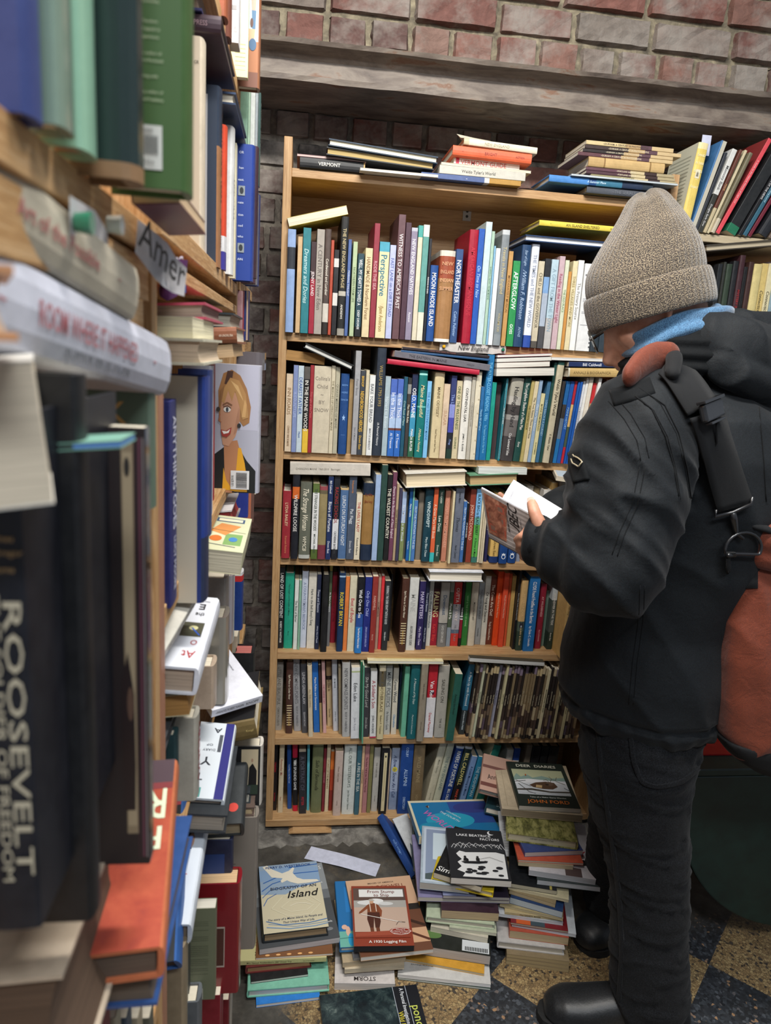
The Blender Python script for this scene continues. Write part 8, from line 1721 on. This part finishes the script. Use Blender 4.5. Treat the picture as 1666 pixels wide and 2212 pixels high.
for y, xl, hy, yc in ((1150, 1640, .03, 1.22), (1200, 1592, .045, 1.21), (1262, 1572, .05, 1.20), (1330, 1566, .055, 1.195), (1420, 1558, .062, 1.19), (1510, 1554, .066, 1.19), (1580, 1556, .068, 1.19), (1625, 1580, .064, 1.19), (1652, 1620, .05, 1.19)):
    l = atY(xl, y, yc); x1 = l.x+.34-.02*(y > 1600); rs.append((Vector(((l.x+x1)/2, yc, l.z)), (x1-l.x)/2, hy, Vector((1, 0, 0)), Vector((0, 1, 0))))
rings(bg, rs, 40, 3.2)
remesh('bag_body', bg, RF, .006, 5, lambda p, n: .006*max(0, 1-2.4*abs(mnoise.noise(Vector((p.x*16, p.y*6, p.z*5)))))**2+.002*mnoise.noise(p*20), bag, BGI)
# black lower panel follows the bag outline
lo = ([], []); rs2 = []
for y, xl, hy, yc in ((1586, 1552, .070, 1.19), (1605, 1560, .071, 1.19), (1630, 1580, .066, 1.19), (1658, 1622, .05, 1.19), (1666, 1650, .03, 1.19)):
    l = atY(xl, y, yc); x1 = l.x+.35-.02*(y > 1600); rs2.append((Vector(((l.x+x1)/2, yc, l.z)), (x1-l.x)/2, hy, Vector((1, 0, 0)), Vector((0, 1, 0))))
rings(lo, rs2, 40, 3.2); remesh('bag_bottom', lo, BK, .006, 3, None, bag, BGI)
BVB = BVHTree.FromPolygons([Vector(v) for v in bg[0]], bg[1])
def hb_(x, y, off): h = BVB.ray_cast(CO, ray(x, y).normalized()); return (h[0] if h[0] else atY(x, y, 1.14))+Vector((0, -off, 0))
mb = MB(); g = [[hb_(x, y, .008) for x in (1568, 1584, 1600, 1616, 1632)] for y in (1192, 1210, 1230, 1250, 1268)]
vs = [tuple(p) for r in g for p in r]; mb.add(vs, [(i*5+j, (i+1)*5+j, (i+1)*5+j+1, i*5+j+1) for i in range(4) for j in range(4)], BK); o = adopt(mb.build('webbing_patch', smooth=True), bag, BGI); so2 = o.modifiers.new('s', 'SOLIDIFY'); so2.thickness = .004
mb = MB(); mb.tube([hb_(1566, 1196, .010), hb_(1600, 1194, .012), hb_(1638, 1192, .010)], .004, BP, 8); adopt(mb.build('ring_loop', smooth=True), bag, BGI)
# black collapsed flap edge on the rust top
mb = MB(); mb.tube([atY(1612, 1128, 1.16), atY(1630, 1136, 1.15), atY(1655, 1142, 1.15), atY(1690, 1160, 1.16)], .012, BK, 10, False, .5); adopt(mb.build('flap_binding', smooth=True), bag, BGI)
tp = ([], []); limb(tp, [(atY(1625, 1150, 1.18), .025), (atY(1660, 1160, 1.17), .034), (atY(1710, 1150, 1.18), .04)], 16); limb(tp, [(atY(1600, 1185, 1.19), .018), (atY(1650, 1200, 1.17), .026), (atY(1710, 1210, 1.17), .03)], 16)
remesh('gathered_flap', tp, RF, .005, 4, lambda p, n: .007*max(0, 1-2.4*abs(mnoise.noise(p*16)))**2, bag, BGI)
# ---------------------------------------------------------------- green drop-leaf table
gt = empty('drop_leaf_table', Vector((1.3, 1.6, 0))); GTI = Matrix.Translation(-Vector((1.3, 1.6, 0)))
tag(gt, 'dark green round drop-leaf table at the lower right behind the man', 'table')
GR = mottled('dark_green_paint', [(0.3, '#10211d'), (0.7, '#17302a')], 20, .5)
zt = atY(1560, 1667, 1.44).z; cx_ = 1.315; R_ = .37
mb = MB(); n = 40; out = [(cx_-R_*1.0*math.cos(math.pi*i/n), zt-.012-(zt-.085)*math.sin(math.pi*i/n)**.9) for i in range(n+1)]
vs = [(x, 1.44, z) for x, z in out]+[(x, 1.46, z) for x, z in out]; k = len(out)
mb.add(vs, [tuple(range(k)), tuple(range(2*k-1, k-1, -1))]+[(i, k+i, k+(i+1) % k, (i+1) % k) for i in range(k)], GR); adopt(mb.build('hanging_leaf', bevel=.004), gt, GTI)
mb = MB(); mb.box((cx_-R_, 1.44, zt-.012), (cx_+R_, 1.86, zt+.006), GR); adopt(mb.build('table_top', bevel=.003), gt, GTI)
for x, y in ((cx_-.30, 1.52), (cx_+.30, 1.52), (cx_-.30, 1.80), (cx_+.30, 1.80)):
    mb = MB(); mb.tube([(x, y, zt-.013), (x, y, .2), (x, y, .0)], [.016, .013, .010], GR, 10); adopt(mb.build('leg', smooth=True), gt, GTI)
mb = MB(); mb.box((1.02, 1.50, zt+.0065), (1.34, 1.74, zt+.010), flat('#b01c1c', .4))
tag(mb.build('red_folder'), 'flat bright red folder lying on the green table', 'folder')
edge("cream paperback lying on the green table beside the man's hip", (.955, 1.49, zt+.0065), (1.012, 1.49, zt+.0065), .010, .2, 'end', '#c8bfa4', 'p', pc='#d0c8b0')
P = atY(1655, 2120, 1.22)
